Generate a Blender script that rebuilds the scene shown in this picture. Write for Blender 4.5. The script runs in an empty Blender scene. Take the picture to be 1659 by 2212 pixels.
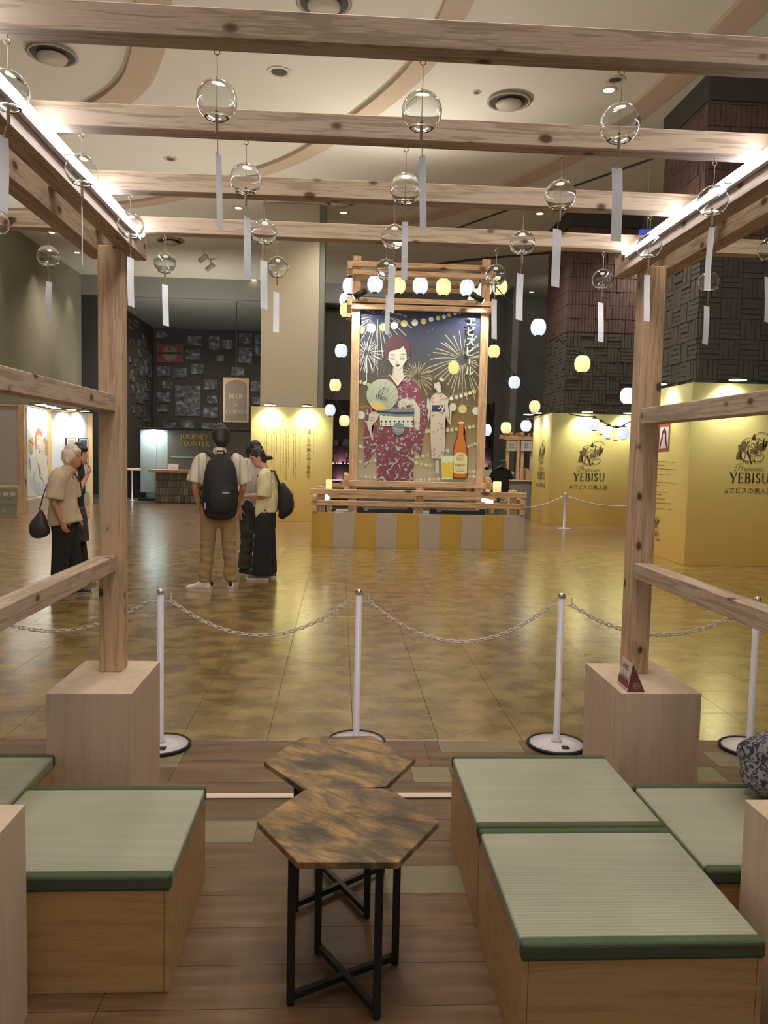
import bpy, bmesh, math, random
from math import pi, sin, cos, radians
from mathutils import Vector, Matrix
random.seed(7)
S = bpy.context.scene
COL = S.collection

# ------------------------------------------------------------------ camera
FOC, PITCH, YAW, ROLL = 1707.0, 0.0726, 0.0577, 0.0219
EYE = Vector((0, 0, 1.5))
_f = Vector((sin(YAW)*cos(PITCH), cos(YAW)*cos(PITCH), -sin(PITCH)))
_r = Vector((cos(YAW), -sin(YAW), 0)); _u = _r.cross(_f)
CR = _r*cos(ROLL)+_u*sin(ROLL); CU = -_r*sin(ROLL)+_u*cos(ROLL); CF = _f
cam = bpy.data.cameras.new('camera'); cam.sensor_fit = 'HORIZONTAL'; cam.sensor_width = 36
cam.lens = FOC*36/1659; cam.clip_start = 0.05; cam.clip_end = 200
co = bpy.data.objects.new('camera', cam); COL.objects.link(co)
co.matrix_world = Matrix(((CR.x, CU.x, -CF.x, EYE.x), (CR.y, CU.y, -CF.y, EYE.y), (CR.z, CU.z, -CF.z, EYE.z), (0, 0, 0, 1)))
S.camera = co

# ------------------------------------------------------------------ world, exposure
S.view_settings.view_transform = 'Standard'; S.view_settings.look = 'None'
S.view_settings.gamma = 1; S.view_settings.exposure = 0.5; S.view_settings.use_curve_mapping = False
W = bpy.data.worlds.new('world'); S.world = W; W.use_nodes = True
W.node_tree.nodes['Background'].inputs[0].default_value = (1.0, 0.92, 0.84, 1)
W.node_tree.nodes['Background'].inputs[1].default_value = 0.22

def lamp(kind, loc, aim, power, col=(1, .85, .66), size=.1, angle=60, blend=.6):
    l = bpy.data.lights.new('light', kind); l.energy = power; l.color = col
    if kind == 'SPOT':
        l.spot_size = radians(angle); l.spot_blend = blend; l.shadow_soft_size = size
    elif kind == 'AREA':
        l.shape = 'DISK'; l.size = size
    else: l.shadow_soft_size = size
    o = bpy.data.objects.new(kind.lower()+'_light', l); COL.objects.link(o); o.location = loc
    d = Vector(aim)-Vector(loc); o.rotation_euler = d.to_track_quat('-Z', 'Y').to_euler()
    return o
WARM = (1, .90, .77); COOL = (.86, .93, 1)
# recessed ceiling downlights of the hall (the fittings are built further down)
for x in (-7, -3.5, 0, 3.5, 7):
    for y in (6.0, 11.5, 17, 23):
        lamp('SPOT', (x, y, 6.9), (x, y, 0), 150 if y < 8 else 330, WARM, .25, 125, .9)
# added soft overhead fill for the seating, with no fitting of its own
lamp('AREA', (0.2, 1.6, 5.2), (0.2, 2.0, 0.3), 105, (1, .93, .83), 2.6)
# added upward spots that brighten the ceiling, set on tops without fittings
for p, q, e in [((1.2, 14.2, 4.9), (.9, 12.6, 7), 190), ((-1.9, 17.2, 2.75), (-2.4, 13, 7), 330), ((5.7, 17.9, 2.75), (4.5, 16, 7), 260), ((5.6, 11.6, 2.8), (4, 11, 7), 300), ((-7.3, 18.6, 2.75), (-5.5, 16.5, 7), 330), ((-.87, 3.45, 2.45), (-1.5, 9, 7), 330), ((1.23, 3.45, 2.45), (1.8, 9, 7), 330)]:
    lamp('SPOT', p, q, e*1.0, (1, .975, .92), .35, 125 if q[1] < 13.5 and p[1] > 16 else 150, 1)
# added lamps that brighten the low-ceilinged annex with the photo wall
for x in (-6, -3.5, -1.8):
    for y in (27.5, 30.5): lamp('SPOT', (x, y, 6.3), (x, y, 0), 150, (1, .93, .84), .3, 150, 1)
lamp('AREA', (-4.5, 24, 3.2), (-4.6, 30, 6.2), 120, (1, .95, .88), 1.5)  # added upward fill for the grey low ceiling, no fitting
# added fill spots that lift the dark wall at the back of the hall
for x in (.6, 3.4, 6.6): lamp('SPOT', (x, 23.5, 6.8), (x, 27, 3), 150, (1, .96, .9), .3, 150, 1)

# ------------------------------------------------------------------ pixel rays (1659x2212 photo) to points on real planes
def ray(px, py): return CF+CR*((px-829.5)/FOC)-CU*((py-1106)/FOC)
def at(px, py, Y): d = ray(px, py); return EYE+d*(Y/d.y)
def atz(px, py, z): d = ray(px, py); return EYE+d*((z-1.5)/d.z)
def atx(px, py, X): d = ray(px, py); return EYE+d*(X/d.x)

# ------------------------------------------------------------------ materials
def lin(c):
    if isinstance(c, str): c = tuple(int(c[i:i+2], 16) for i in (0, 2, 4))
    return tuple(((v/255)/12.92 if v/255 <= .04045 else ((v/255+.055)/1.055)**2.4) for v in c)+(1,)
MC = {}
def mat(name, c=(128, 128, 128), rough=.6, metal=0, emit=0, ec=None, noise=0, nscale=8, bump=0, bscale=60, spec=.5, trans=0, ior=1.45, stretch=(1, 1, 1)):
    if name in MC: return MC[name]
    m = bpy.data.materials.new(name); m.use_nodes = True; nt = m.node_tree; b = nt.nodes['Principled BSDF']
    b.inputs['Base Color'].default_value = lin(c); b.inputs['Roughness'].default_value = rough
    b.inputs['Metallic'].default_value = metal; b.inputs['Specular IOR Level'].default_value = spec
    b.inputs['IOR'].default_value = ior; b.inputs['Transmission Weight'].default_value = trans
    if emit:
        b.inputs['Emission Color'].default_value = lin(ec or c); b.inputs['Emission Strength'].default_value = emit
    if noise or bump:
        tc = nt.nodes.new('ShaderNodeTexCoord'); mp = nt.nodes.new('ShaderNodeMapping')
        mp.inputs['Scale'].default_value = stretch; nt.links.new(tc.outputs['Object'], mp.inputs[0])
    if noise:
        n = nt.nodes.new('ShaderNodeTexNoise'); n.inputs['Scale'].default_value = nscale; n.inputs['Detail'].default_value = 4
        nt.links.new(mp.outputs[0], n.inputs['Vector'])
        r = nt.nodes.new('ShaderNodeValToRGB'); L = lin(c)
        r.color_ramp.elements[0].position = .3; r.color_ramp.elements[1].position = .7
        r.color_ramp.elements[0].color = tuple(v*(1-noise) for v in L[:3])+(1,)
        r.color_ramp.elements[1].color = tuple(min(1, v*(1+noise)) for v in L[:3])+(1,)
        nt.links.new(n.outputs['Fac'], r.inputs[0]); nt.links.new(r.outputs[0], b.inputs['Base Color'])
    if bump:
        n2 = nt.nodes.new('ShaderNodeTexNoise'); n2.inputs['Scale'].default_value = bscale
        nt.links.new(mp.outputs[0], n2.inputs['Vector'])
        bp = nt.nodes.new('ShaderNodeBump'); bp.inputs['Strength'].default_value = bump; bp.inputs['Distance'].default_value = .01
        nt.links.new(n2.outputs['Fac'], bp.inputs['Height']); nt.links.new(bp.outputs[0], b.inputs['Normal'])
    MC[name] = m; return m

def N(nt, t, **kw):
    n = nt.nodes.new(t)
    for k, v in kw.items():
        if hasattr(n, k): setattr(n, k, v)
        else: n.inputs[k.replace('_', ' ')].default_value = v
    return n
def ramp(nt, stops):
    r = nt.nodes.new('ShaderNodeValToRGB'); e = r.color_ramp.elements
    while len(e) < len(stops): e.new(.5)
    for i, (p, c) in enumerate(stops): e[i].position = p; e[i].color = lin(c) if max(c) > 1.01 or isinstance(c, str) else tuple(c)+(1,)
    return r

def wood(name, c1, c2, axis='X', knots=True, rough=.55, scale=1.0, kscale=11, kcol=(92, 60, 42)):
    """sawn softwood: grain runs along the axis, with scattered round knots"""
    if name in MC: return MC[name]
    m = bpy.data.materials.new(name); m.use_nodes = True; nt = m.node_tree; b = nt.nodes['Principled BSDF']; L = nt.links
    tc = N(nt, 'ShaderNodeTexCoord'); mp = N(nt, 'ShaderNodeMapping')
    s = {'X': (1.8, 30, 30), 'Y': (30, 1.8, 30), 'Z': (30, 30, 1.8)}[axis]
    mp.inputs['Scale'].default_value = tuple(v*scale for v in s); L.new(tc.outputs['Object'], mp.inputs[0])
    n = N(nt, 'ShaderNodeTexNoise', Scale=1.2, Detail=5, Distortion=1.4); L.new(mp.outputs[0], n.inputs['Vector'])
    n2 = N(nt, 'ShaderNodeTexNoise', Scale=7.0, Detail=3); L.new(mp.outputs[0], n2.inputs['Vector'])
    mx = N(nt, 'ShaderNodeMath', operation='MULTIPLY_ADD'); L.new(n2.outputs['Fac'], mx.inputs[0]); mx.inputs[1].default_value = .35; L.new(n.outputs['Fac'], mx.inputs[2])
    r = ramp(nt, [(.42, tuple(v*.97 for v in c1)), (.6, c1), (.66, tuple(v*.97 for v in c2)), (.85, c2)]); L.new(mx.outputs[0], r.inputs[0])
    out = r.outputs[0]
    if knots:
        v = N(nt, 'ShaderNodeTexVoronoi', Scale=kscale); mk = N(nt, 'ShaderNodeMapping')
        mk.inputs['Scale'].default_value = {'X': (.62, 1, 1), 'Y': (1, .62, 1), 'Z': (1, 1, .62)}[axis]
        L.new(tc.outputs['Object'], mk.inputs[0]); L.new(mk.outputs[0], v.inputs['Vector'])
        kr = ramp(nt, [(.09, (1, 1, 1)), (.135, (.65, .65, .65)), (.16, (.14, .14, .14)), (.3, (0, 0, 0))]); L.new(v.outputs['Distance'], kr.inputs[0])
        mix = N(nt, 'ShaderNodeMixRGB'); L.new(kr.outputs[0], mix.inputs[0]); L.new(out, mix.inputs[1]); mix.inputs[2].default_value = lin(kcol)
        out = mix.outputs[0]
    L.new(out, b.inputs['Base Color']); b.inputs['Roughness'].default_value = rough; b.inputs['Specular IOR Level'].default_value = .3
    bp = N(nt, 'ShaderNodeBump', Strength=.12, Distance=.004); L.new(n2.outputs['Fac'], bp.inputs['Height']); L.new(bp.outputs[0], b.inputs['Normal'])
    MC[name] = m; return m

def floormat(name, stops, rough, stretch, nscale, bump=.25, rv=.12, tint=.12, coat=0, det=5):
    m = bpy.data.materials.new(name); m.use_nodes = True; nt = m.node_tree; b = nt.nodes['Principled BSDF']; L = nt.links
    g = N(nt, 'ShaderNodeNewGeometry'); mp = N(nt, 'ShaderNodeMapping'); mp.inputs['Scale'].default_value = stretch
    L.new(g.outputs['Position'], mp.inputs[0])
    n = N(nt, 'ShaderNodeTexNoise', Scale=nscale, Detail=det, Distortion=0.0, Roughness=.55); L.new(mp.outputs[0], n.inputs['Vector'])
    r = ramp(nt, stops); L.new(n.outputs['Fac'], r.inputs[0])
    oi = N(nt, 'ShaderNodeObjectInfo'); mr = N(nt, 'ShaderNodeMapRange'); L.new(oi.outputs['Random'], mr.inputs[0])
    mr.inputs[3].default_value = 1-tint; mr.inputs[4].default_value = 1+tint
    mx = N(nt, 'ShaderNodeVectorMath', operation='SCALE'); L.new(r.outputs[0], mx.inputs[0]); L.new(mr.outputs[0], mx.inputs['Scale'])
    L.new(mx.outputs[0], b.inputs['Base Color'])
    rr = N(nt, 'ShaderNodeMapRange'); L.new(n.outputs['Fac'], rr.inputs[0]); rr.inputs[1].default_value = .3; rr.inputs[2].default_value = .7
    rr.inputs[3].default_value = rough-rv; rr.inputs[4].default_value = rough+rv; L.new(rr.outputs[0], b.inputs['Roughness'])
    n2 = N(nt, 'ShaderNodeTexNoise', Scale=5.0, Detail=2); L.new(g.outputs['Position'], n2.inputs['Vector'])
    bp = N(nt, 'ShaderNodeBump', Strength=bump, Distance=.01); L.new(n2.outputs['Fac'], bp.inputs['Height']); L.new(bp.outputs[0], b.inputs['Normal'])
    b.inputs['Specular IOR Level'].default_value = .6; b.inputs['Coat Weight'].default_value = coat; b.inputs['Coat Roughness'].default_value = .19; b.inputs['Coat IOR'].default_value = 1.6
    MC[name] = m; return m

# ------------------------------------------------------------------ mesh helpers
def bm_new(): return bmesh.new()
def link(name, bm, m, parent=None, smooth=False, **kw):
    me = bpy.data.meshes.new(name)
    if parent is not None:
        off = Vector((0, 0, 0)); p = parent
        while p is not None: off += p.location; p = p.parent
        bmesh.ops.translate(bm, verts=bm.verts, vec=-off)
    bmesh.ops.recalc_face_normals(bm, faces=bm.faces)
    bm.to_mesh(me); bm.free()
    for mm in (m if isinstance(m, (list, tuple)) else [m]): me.materials.append(mm)
    if smooth:
        for p in me.polygons: p.use_smooth = True
    o = bpy.data.objects.new(name, me); COL.objects.link(o)
    if parent is not None: o.parent = parent
    for k, v in kw.items(): o[k] = v
    return o
def thing(name, label, cat, loc=(0, 0, 0), group=None):
    o = bpy.data.objects.new(name, None); COL.objects.link(o); o.location = loc; o.empty_display_size = .1
    o['label'] = label; o['category'] = cat
    if group: o['group'] = group
    return o
def tag(o, label, cat, group=None):
    o['label'] = label; o['category'] = cat
    if group: o['group'] = group
    return o
def box(bm, x0, x1, y0, y1, z0, z1, bev=0, M=None, seg=1):
    r = bmesh.ops.create_cube(bm, size=1)
    vs = r['verts']
    bmesh.ops.scale(bm, vec=(abs(x1-x0), abs(y1-y0), abs(z1-z0)), verts=vs)
    bmesh.ops.translate(bm, vec=((x0+x1)/2, (y0+y1)/2, (z0+z1)/2), verts=vs)
    if bev:
        es = list({e for v in vs for e in v.link_edges})
        rr = bmesh.ops.bevel(bm, geom=es, offset=bev, segments=seg, affect='EDGES', profile=.5)
        vs = list({v for f in rr['faces'] for v in f.verts} | {v for v in vs if v.is_valid})
    if M is not None: bmesh.ops.transform(bm, matrix=M, verts=vs)
    return vs
def bx(name, d, m, parent=None, bev=.004, M=None, seg=1, **kw):
    bm = bm_new(); box(bm, *d, bev=bev, M=M, seg=seg); return link(name, bm, m, parent, **kw)
def frame_of(d):
    d = d.normalized(); a = Vector((0, 0, 1)) if abs(d.z) < .9 else Vector((1, 0, 0))
    s = d.cross(a).normalized(); return s, s.cross(d).normalized()
def tube(bm, pts, r, n=8, cap=True, side=None):
    """tube along pts; r is a number, a list, or a list of (rx, ry)"""
    pts = [Vector(p) for p in pts]; rings = []
    for i, p in enumerate(pts):
        d = (pts[min(i+1, len(pts)-1)]-pts[max(i-1, 0)])
        if side is not None:
            dn = d.normalized(); s = Vector(side); s = (s-dn*s.dot(dn)).normalized(); t = dn.cross(s)
        else: s, t = frame_of(d)
        rr = r[i] if isinstance(r, (list, tuple)) else r
        rx, ry = rr if isinstance(rr, (list, tuple)) else (rr, rr)
        rings.append([bm.verts.new(p+s*rx*cos(2*pi*k/n)+t*ry*sin(2*pi*k/n)) for k in range(n)])
    for a, b in zip(rings, rings[1:]):
        for k in range(n): bm.faces.new((a[k], a[(k+1) % n], b[(k+1) % n], b[k]))
    if cap:
        bm.faces.new(rings[0][::-1]); bm.faces.new(rings[-1])
    return rings
def lathe(bm, c, prof, n=24):
    c = Vector(c); rings = []
    for r, z in prof:
        if r < 1e-6: rings.append([bm.verts.new(c+Vector((0, 0, z)))])
        else: rings.append([bm.verts.new(c+Vector((r*cos(2*pi*k/n), r*sin(2*pi*k/n), z))) for k in range(n)])
    for a, b in zip(rings, rings[1:]):
        for k in range(n):
            if len(a) == 1 and len(b) == 1: continue
            if len(a) == 1: bm.faces.new((a[0], b[(k+1) % n], b[k]))
            elif len(b) == 1: bm.faces.new((a[k], a[(k+1) % n], b[0]))
            else: bm.faces.new((a[k], a[(k+1) % n], b[(k+1) % n], b[k]))
def prism(bm, pts, dvec):
    """closed prism from a planar outline"""
    a = [bm.verts.new(Vector(p)) for p in pts]; d = Vector(dvec); b = [bm.verts.new(Vector(p)+d) for p in pts]
    n = len(a); bm.faces.new(a[::-1]); bm.faces.new(b)
    for i in range(n): bm.faces.new((a[i], a[(i+1) % n], b[(i+1) % n], b[i]))
def ball(bm, c, r, u=12, v=8):
    rr = (r, r, r) if not isinstance(r, (tuple, list)) else r
    q = bmesh.ops.create_uvsphere(bm, u_segments=u, v_segments=v, radius=1)
    bmesh.ops.scale(bm, vec=rr, verts=q['verts']); bmesh.ops.translate(bm, vec=c, verts=q['verts'])
    return q['verts']

# ------------------------------------------------------------------ flat print: polygons, ribbons and lettering on a plane
class Sheet:
    """maps 2-D drawing coordinates onto a plane; each layer is one thin printed mesh"""
    def __init__(s, fn, nrm, parent): s.fn = fn; s.n = Vector(nrm).normalized(); s.p = parent; s.lay = 1; s.bms = []
    def new(s): s.bm = bm_new(); return s
    def P(s, x, y): return s.fn(x, y)+s.n*(.0012*s.lay)
    def poly(s, pts):
        s.k = getattr(s, 'k', 0)+1; e = s.n*((s.k % 90)*.00001)
        vs = [s.bm.verts.new(s.P(*p)+e) for p in pts]
        try: f = s.bm.faces.new(vs)
        except ValueError: return
        if len(vs) > 4: bmesh.ops.triangulate(s.bm, faces=[f])
    def disc(s, x, y, rx, ry=None, n=18):
        ry = ry or rx; s.poly([(x+rx*cos(2*pi*k/n), y+ry*sin(2*pi*k/n)) for k in range(n)])
    def line(s, pts, w, w2=None):
        w2 = w if w2 is None else w2; n = len(pts); L = []; R = []
        for i, p in enumerate(pts):
            a = pts[max(i-1, 0)]; b = pts[min(i+1, n-1)]; dx, dy = b[0]-a[0], b[1]-a[1]; l = math.hypot(dx, dy) or 1
            ww = (w+(w2-w)*i/max(1, n-1))/2; L.append((p[0]-dy/l*ww, p[1]+dx/l*ww)); R.append((p[0]+dy/l*ww, p[1]-dx/l*ww))
        for i in range(n-1): s.poly([L[i], L[i+1], R[i+1], R[i]])
    def done(s, name, m):
        o = link(name, s.bm, m, s.p); s.lay += 1
        if any(w in name for w in ('lantern', 'firework', 'spark', 'cord', 'small_print', 'lines', 'dots', 'stroke', 'ribs', 'fish', 'flowers', 'drips', 'shading', 'drawing', 'script', 'emblem', 'outline', 'mark', 'printed')): o['kind'] = 'stuff'
        return o
def text(name, body, P0, R, U, size, m, parent, offset=0, shear=0, ext=.0008, align='CENTER', sx=1):
    cu = bpy.data.curves.new('t', 'FONT'); cu.body = body; cu.size = 1; cu.align_x = align; cu.align_y = 'CENTER'
    cu.offset = offset; cu.shear = shear; cu.extrude = 0; cu.resolution_u = 3
    t = bpy.data.objects.new('t', cu); COL.objects.link(t)
    me = bpy.data.meshes.new_from_object(t.evaluated_get(bpy.context.evaluated_depsgraph_get()))
    bpy.data.objects.remove(t)
    bm = bm_new(); bm.from_mesh(me); bpy.data.meshes.remove(me)
    R = Vector(R).normalized(); U = Vector(U).normalized(); P0 = Vector(P0)
    for v in bm.verts: v.co = P0+R*(v.co.x*size*sx)+U*(v.co.y*size)
    return link(name, bm, m, parent)
# flared roman capitals drawn as thick and thin strokes in a unit-high box
def _arc(cx, cy, ro, roy, ri, riy, a0, a1, n=14):
    o = [(cx+ro*cos(a0+(a1-a0)*k/n), cy+roy*sin(a0+(a1-a0)*k/n)) for k in range(n+1)]
    i = [(cx+ri*cos(a0+(a1-a0)*k/n), cy+riy*sin(a0+(a1-a0)*k/n)) for k in range(n+1)]
    return [[o[k], o[k+1], i[k+1], i[k]] for k in range(n)]
def _stem(x, w=.16, y0=0, y1=1): return [[(x, y0+.05), (x+w, y0+.05), (x+w, y1-.05), (x, y1-.05)], [(x-.04, y0), (x+w+.04, y0), (x+w, y0+.05), (x, y0+.05)], [(x, y1-.05), (x+w, y1-.05), (x+w+.04, y1), (x-.04, y1)]]
GL = {
 'I': (.26, _stem(.05)),
 'E': (.62, _stem(.05)+[[(.2, 0), (.56, 0), (.6, .16), (.54, .08), (.2, .08)], [(.2, .92), (.54, .92), (.57, .84), (.58, 1), (.2, 1)], [(.2, .48), (.48, .47), (.52, .4), (.52, .6), (.48, .54), (.2, .55)]]),
 'B': (.66, _stem(.05)+_arc(.26, .74, .3, .26, .14, .19, -pi/2, pi/2)+_arc(.28, .27, .36, .27, .18, .2, -pi/2, pi/2)+[[(.15, 0), (.28, 0), (.28, .07), (.15, .07)], [(.15, .47), (.28, .47), (.28, .54), (.15, .54)], [(.15, .93), (.28, .93), (.28, 1), (.15, 1)]]),
 'R': (.72, _stem(.05)+_arc(.28, .74, .32, .26, .15, .19, -pi/2, pi/2)+[[(.15, .48), (.28, .48), (.28, .55), (.15, .55)], [(.15, .93), (.28, .93), (.28, 1), (.15, 1)], [(.28, .5), (.42, .52), (.76, 0), (.54, 0)]]),
 'Y': (.8, [[(0, 1), (.22, 1), (.48, .5), (.34, .42)], [(.34, .42), (.48, .5), (.66, 1), (.8, 1), (.48, .42)], [(.33, 0), (.49, 0), (.49, .48), (.33, .45)], [(.28, 0), (.54, 0), (.49, .05), (.33, .05)]]),
 'S': (.58, _arc(.3, .74, .24, .26, .1, .18, pi*.12, pi*1.0)+[[(.06, .74), (.2, .74), (.3, .58), (.52, .36), (.54, .26), (.4, .26), (.36, .38), (.1, .6)]]+_arc(.3, .26, .24, .26, .1, .18, -pi*.88, 0)+[[(.06, .1), (.1, .25), (.13, .1)], [(.5, .88), (.46, .74), (.43, .88)]]),
 'U': (.76, _stem(.05, .15, .3, 1)[:1]+_stem(.05, .15, .3, 1)[2:]+[[(.6, .28), (.69, .28), (.69, 1), (.6, 1)], [(.56, .97), (.73, .97), (.73, 1), (.56, 1)]]+_arc(.37, .32, .32, .32, .2, .24, pi, 2*pi)),
 'O': (.86, _arc(.43, .5, .42, .51, .27, .44, 0, 2*pi, 28)), 'C': (.76, _arc(.43, .5, .42, .51, .27, .44, pi*.22, pi*1.78, 24)),
 'J': (.34, [[(.12, .1), (.28, .1), (.28, 1), (.12, 1)], [(.08, .96), (.32, .96), (.32, 1), (.08, 1)], [(.12, .12), (.28, .12), (.2, -.1), (-.06, -.2), (.06, -.08)]]),
 'N': (.84, [[(.06, 0), (.13, 0), (.13, .9), (.06, .95)], [(0, 1), (.2, 1), (.78, 0), (.72, 0)], [(.2, 1), (.78, .26), (.78, 0), (.6, .2)], [(.7, .1), (.78, 0), (.78, 1), (.71, 1)]]),
 'T': (.74, [[(.29, 0), (.45, 0), (.45, .95), (.29, .95)], [(.24, 0), (.5, 0), (.45, .05), (.29, .05)], [(.02, .93), (.72, .93), (.74, 1), (0, 1)], [(.0, 1), (.05, .93), (.0, .8)], [(.74, 1), (.69, .93), (.74, .8)]]),
 'M': (.98, [[(.08, 0), (.15, 0), (.18, 1), (.1, 1)], [(.1, 1), (.26, 1), (.52, .2), (.46, .05)], [(.46, .05), (.52, .2), (.78, 1), (.86, 1)], [(.76, 0), (.92, 0), (.88, 1), (.78, 1)]]),
 'W': (1.1, [[(0, 1), (.16, 1), (.36, .2), (.3, 0)], [(.3, 0), (.36, .15), (.56, 1), (.5, 1)], [(.48, 1), (.62, 1), (.82, .2), (.76, 0)], [(.76, 0), (.82, .15), (1.05, 1), (.98, 1)]]),
 'K': (.74, _stem(.05)+[[(.2, .5), (.24, .44), (.68, 1), (.58, 1)], [(.24, .5), (.36, .58), (.78, 0), (.56, 0)]]),
 'H': (.8, _stem(.05)+_stem(.6)+[[(.2, .46), (.62, .46), (.62, .54), (.2, .54)]]),
 ' ': (.35, [])}
def roman(name, body, P0, R, U, h, m, parent, sp=.1, align=.5, ly=0):
    R = Vector(R).normalized(); U = Vector(U).normalized(); P0 = Vector(P0)
    w = sum(GL[c][0]+sp for c in body)-sp; x = -w*align; bm = bm_new(); n = R.cross(U)*.0006
    for c in body:
        for q in GL[c][1]:
            try: f = bm.faces.new([bm.verts.new(P0+R*((x+a)*h)+U*(b*h)+n) for a, b in q])
            except ValueError: pass
        x += GL[c][0]+sp
    bmesh.ops.triangulate(bm, faces=bm.faces)
    return link(name, bm, m, parent)
INK = mat('print_ink', (58, 38, 24), .7); INKM = mat('print_ink_mid', (110, 92, 52), .7); INKL = mat('print_ink_light', (206, 196, 130), .7)
def logo(P0, R, U, k, parent, tagline=True, full=True):
    """seated fisherman emblem over the lettering; k = metres per 1000 drawing units, P0 = centre (700, 1150)"""
    R = Vector(R).normalized(); U = Vector(U).normalized(); P0 = Vector(P0)
    fn = lambda x, y: P0+R*((x-700)/1000*k)+U*((1150-y)/1000*k)
    s = Sheet(fn, R.cross(U), parent)
    s.new()
    s.poly([(370, 670), (440, 660), (450, 850), (430, 1000), (500, 1060), (320, 1050), (330, 950), (380, 820), (370, 720)])
    s.poly([(500, 540), (560, 540), (620, 760), (530, 830), (440, 830), (440, 680)])
    s.poly([(1090, 570), (1085, 760), (1030, 800), (960, 790), (930, 660), (1010, 600)])
    s.poly([(850, 720), (930, 650), (960, 800), (930, 900), (850, 900), (820, 820)])
    s.poly([(1100, 450), (1150, 530), (1235, 545), (1150, 650), (1165, 760), (1080, 850), (1130, 700), (1120, 600)])
    s.poly([(720, 780), (790, 740), (840, 800), (830, 900), (740, 880)])
    s.poly([(545, 1100), (590, 850), (615, 850), (570, 1100), (540, 1160), (515, 1150)])
    s.done('emblem_shading', INKM)
    s.new()
    s.poly([(760, 480), (790, 380), (815, 330), (850, 370), (850, 430), (875, 500), (745, 500)])
    for pts, w in [([(500, 530), (560, 490), (650, 450), (750, 450)], 12), ([(870, 455), (950, 460), (1050, 520), (1090, 570), (1095, 700), (1060, 800)], 14),
                   ([(500, 530), (460, 620), (440, 700), (440, 830)], 14), ([(580, 560), (600, 650), (600, 760)], 26), ([(640, 520), (620, 620), (640, 720)], 16),
                   ([(690, 520), (660, 600), (670, 660), (720, 690), (790, 710), (860, 690), (900, 640), (900, 560)], 16), ([(740, 630), (790, 605), (850, 635)], 20),
                   ([(740, 640), (760, 650)], 18), ([(830, 650), (850, 640)], 18), ([(720, 540), (760, 535)], 12), ([(820, 540), (860, 540)], 12), ([(930, 480), (940, 560), (920, 640)], 34),
                   ([(530, 740), (530, 800), (560, 830), (640, 820), (650, 740)], 16), ([(680, 700), (670, 800), (700, 880), (760, 930), (840, 930), (930, 880), (960, 800)], 16),
                   ([(640, 830), (680, 930), (720, 1000), (740, 1100), (790, 1180)], 44), ([(480, 860), (455, 930), (480, 1020), (550, 1100), (650, 1130), (710, 1120)], 26),
                   ([(480, 860), (540, 835), (600, 860), (680, 960)], 14), ([(600, 1130), (620, 1180), (680, 1200), (710, 1130)], 10),
                   ([(830, 985), (930, 950), (1040, 940), (1040, 860), (1010, 800)], 20), ([(1060, 900), (1110, 920), (1130, 1000), (1090, 1080), (1020, 1120), (930, 1120)], 20),
                   ([(830, 1080), (900, 1140)], 34), ([(850, 990), (850, 1060), (900, 1100)], 10), ([(740, 940), (740, 1020), (770, 1180)], 26), ([(800, 960), (820, 1040), (800, 1180)], 10),
                   ([(960, 900), (1030, 800), (1040, 900)], 12), ([(860, 370), (930, 310), (1060, 290), (1180, 330), (1260, 410), (1280, 450)], 13), ([(320, 1050), (500, 1062)], 12), ([(360, 670), (445, 662)], 16),
                   ([(1105, 450), (1150, 530), (1235, 545), (1150, 650), (1160, 740), (1090, 840)], 10), ([(850, 840), (870, 850)], 24)]:
        s.line(pts, w)
    s.done('emblem_drawing', INK)
    s.new()
    for pts, w in [([(280, 1385), (330, 1390), (400, 1360), (440, 1280), (470, 1200)], 13), ([(330, 1310), (340, 1250), (410, 1195), (500, 1190), (540, 1230), (520, 1280), (450, 1310)], 13),
                   ([(540, 1290), (500, 1390)], 12), ([(515, 1340), (560, 1290), (590, 1295)], 10), ([(590, 1350), (650, 1310), (630, 1290), (600, 1320), (590, 1370), (620, 1388), (660, 1370)], 11),
                   ([(690, 1290), (655, 1388)], 12), ([(670, 1340), (720, 1290), (735, 1310), (710, 1388)], 11), ([(722, 1340), (775, 1290), (790, 1310), (765, 1370), (780, 1388), (810, 1370)], 11),
                   ([(850, 1290), (820, 1370), (840, 1388), (870, 1370)], 12), ([(905, 1262), (912, 1275)], 16), ([(910, 1290), (885, 1360), (900, 1388), (940, 1360), (965, 1290), (945, 1370), (960, 1388), (985, 1370)], 11),
                   ([(1030, 1290), (1000, 1388)], 12), ([(1012, 1340), (1060, 1290), (1075, 1310), (1050, 1388)], 11), ([(1062, 1340), (1115, 1290), (1135, 1305), (1110, 1370), (1125, 1392), (1155, 1375)], 11)]:
        s.line(pts, w)
    s.done('script_lettering', INKM if not full else INK)
    roman('lettering', 'YEBISU', fn(740, 1735)+R.cross(U)*.002, R, U, .29*k, INK, parent, sp=.07)
    if tagline: text('tagline', '#ヱビスの美人画', fn(745, 1965)+R.cross(U)*.002, R, U, .185*k, INK, parent)
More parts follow.
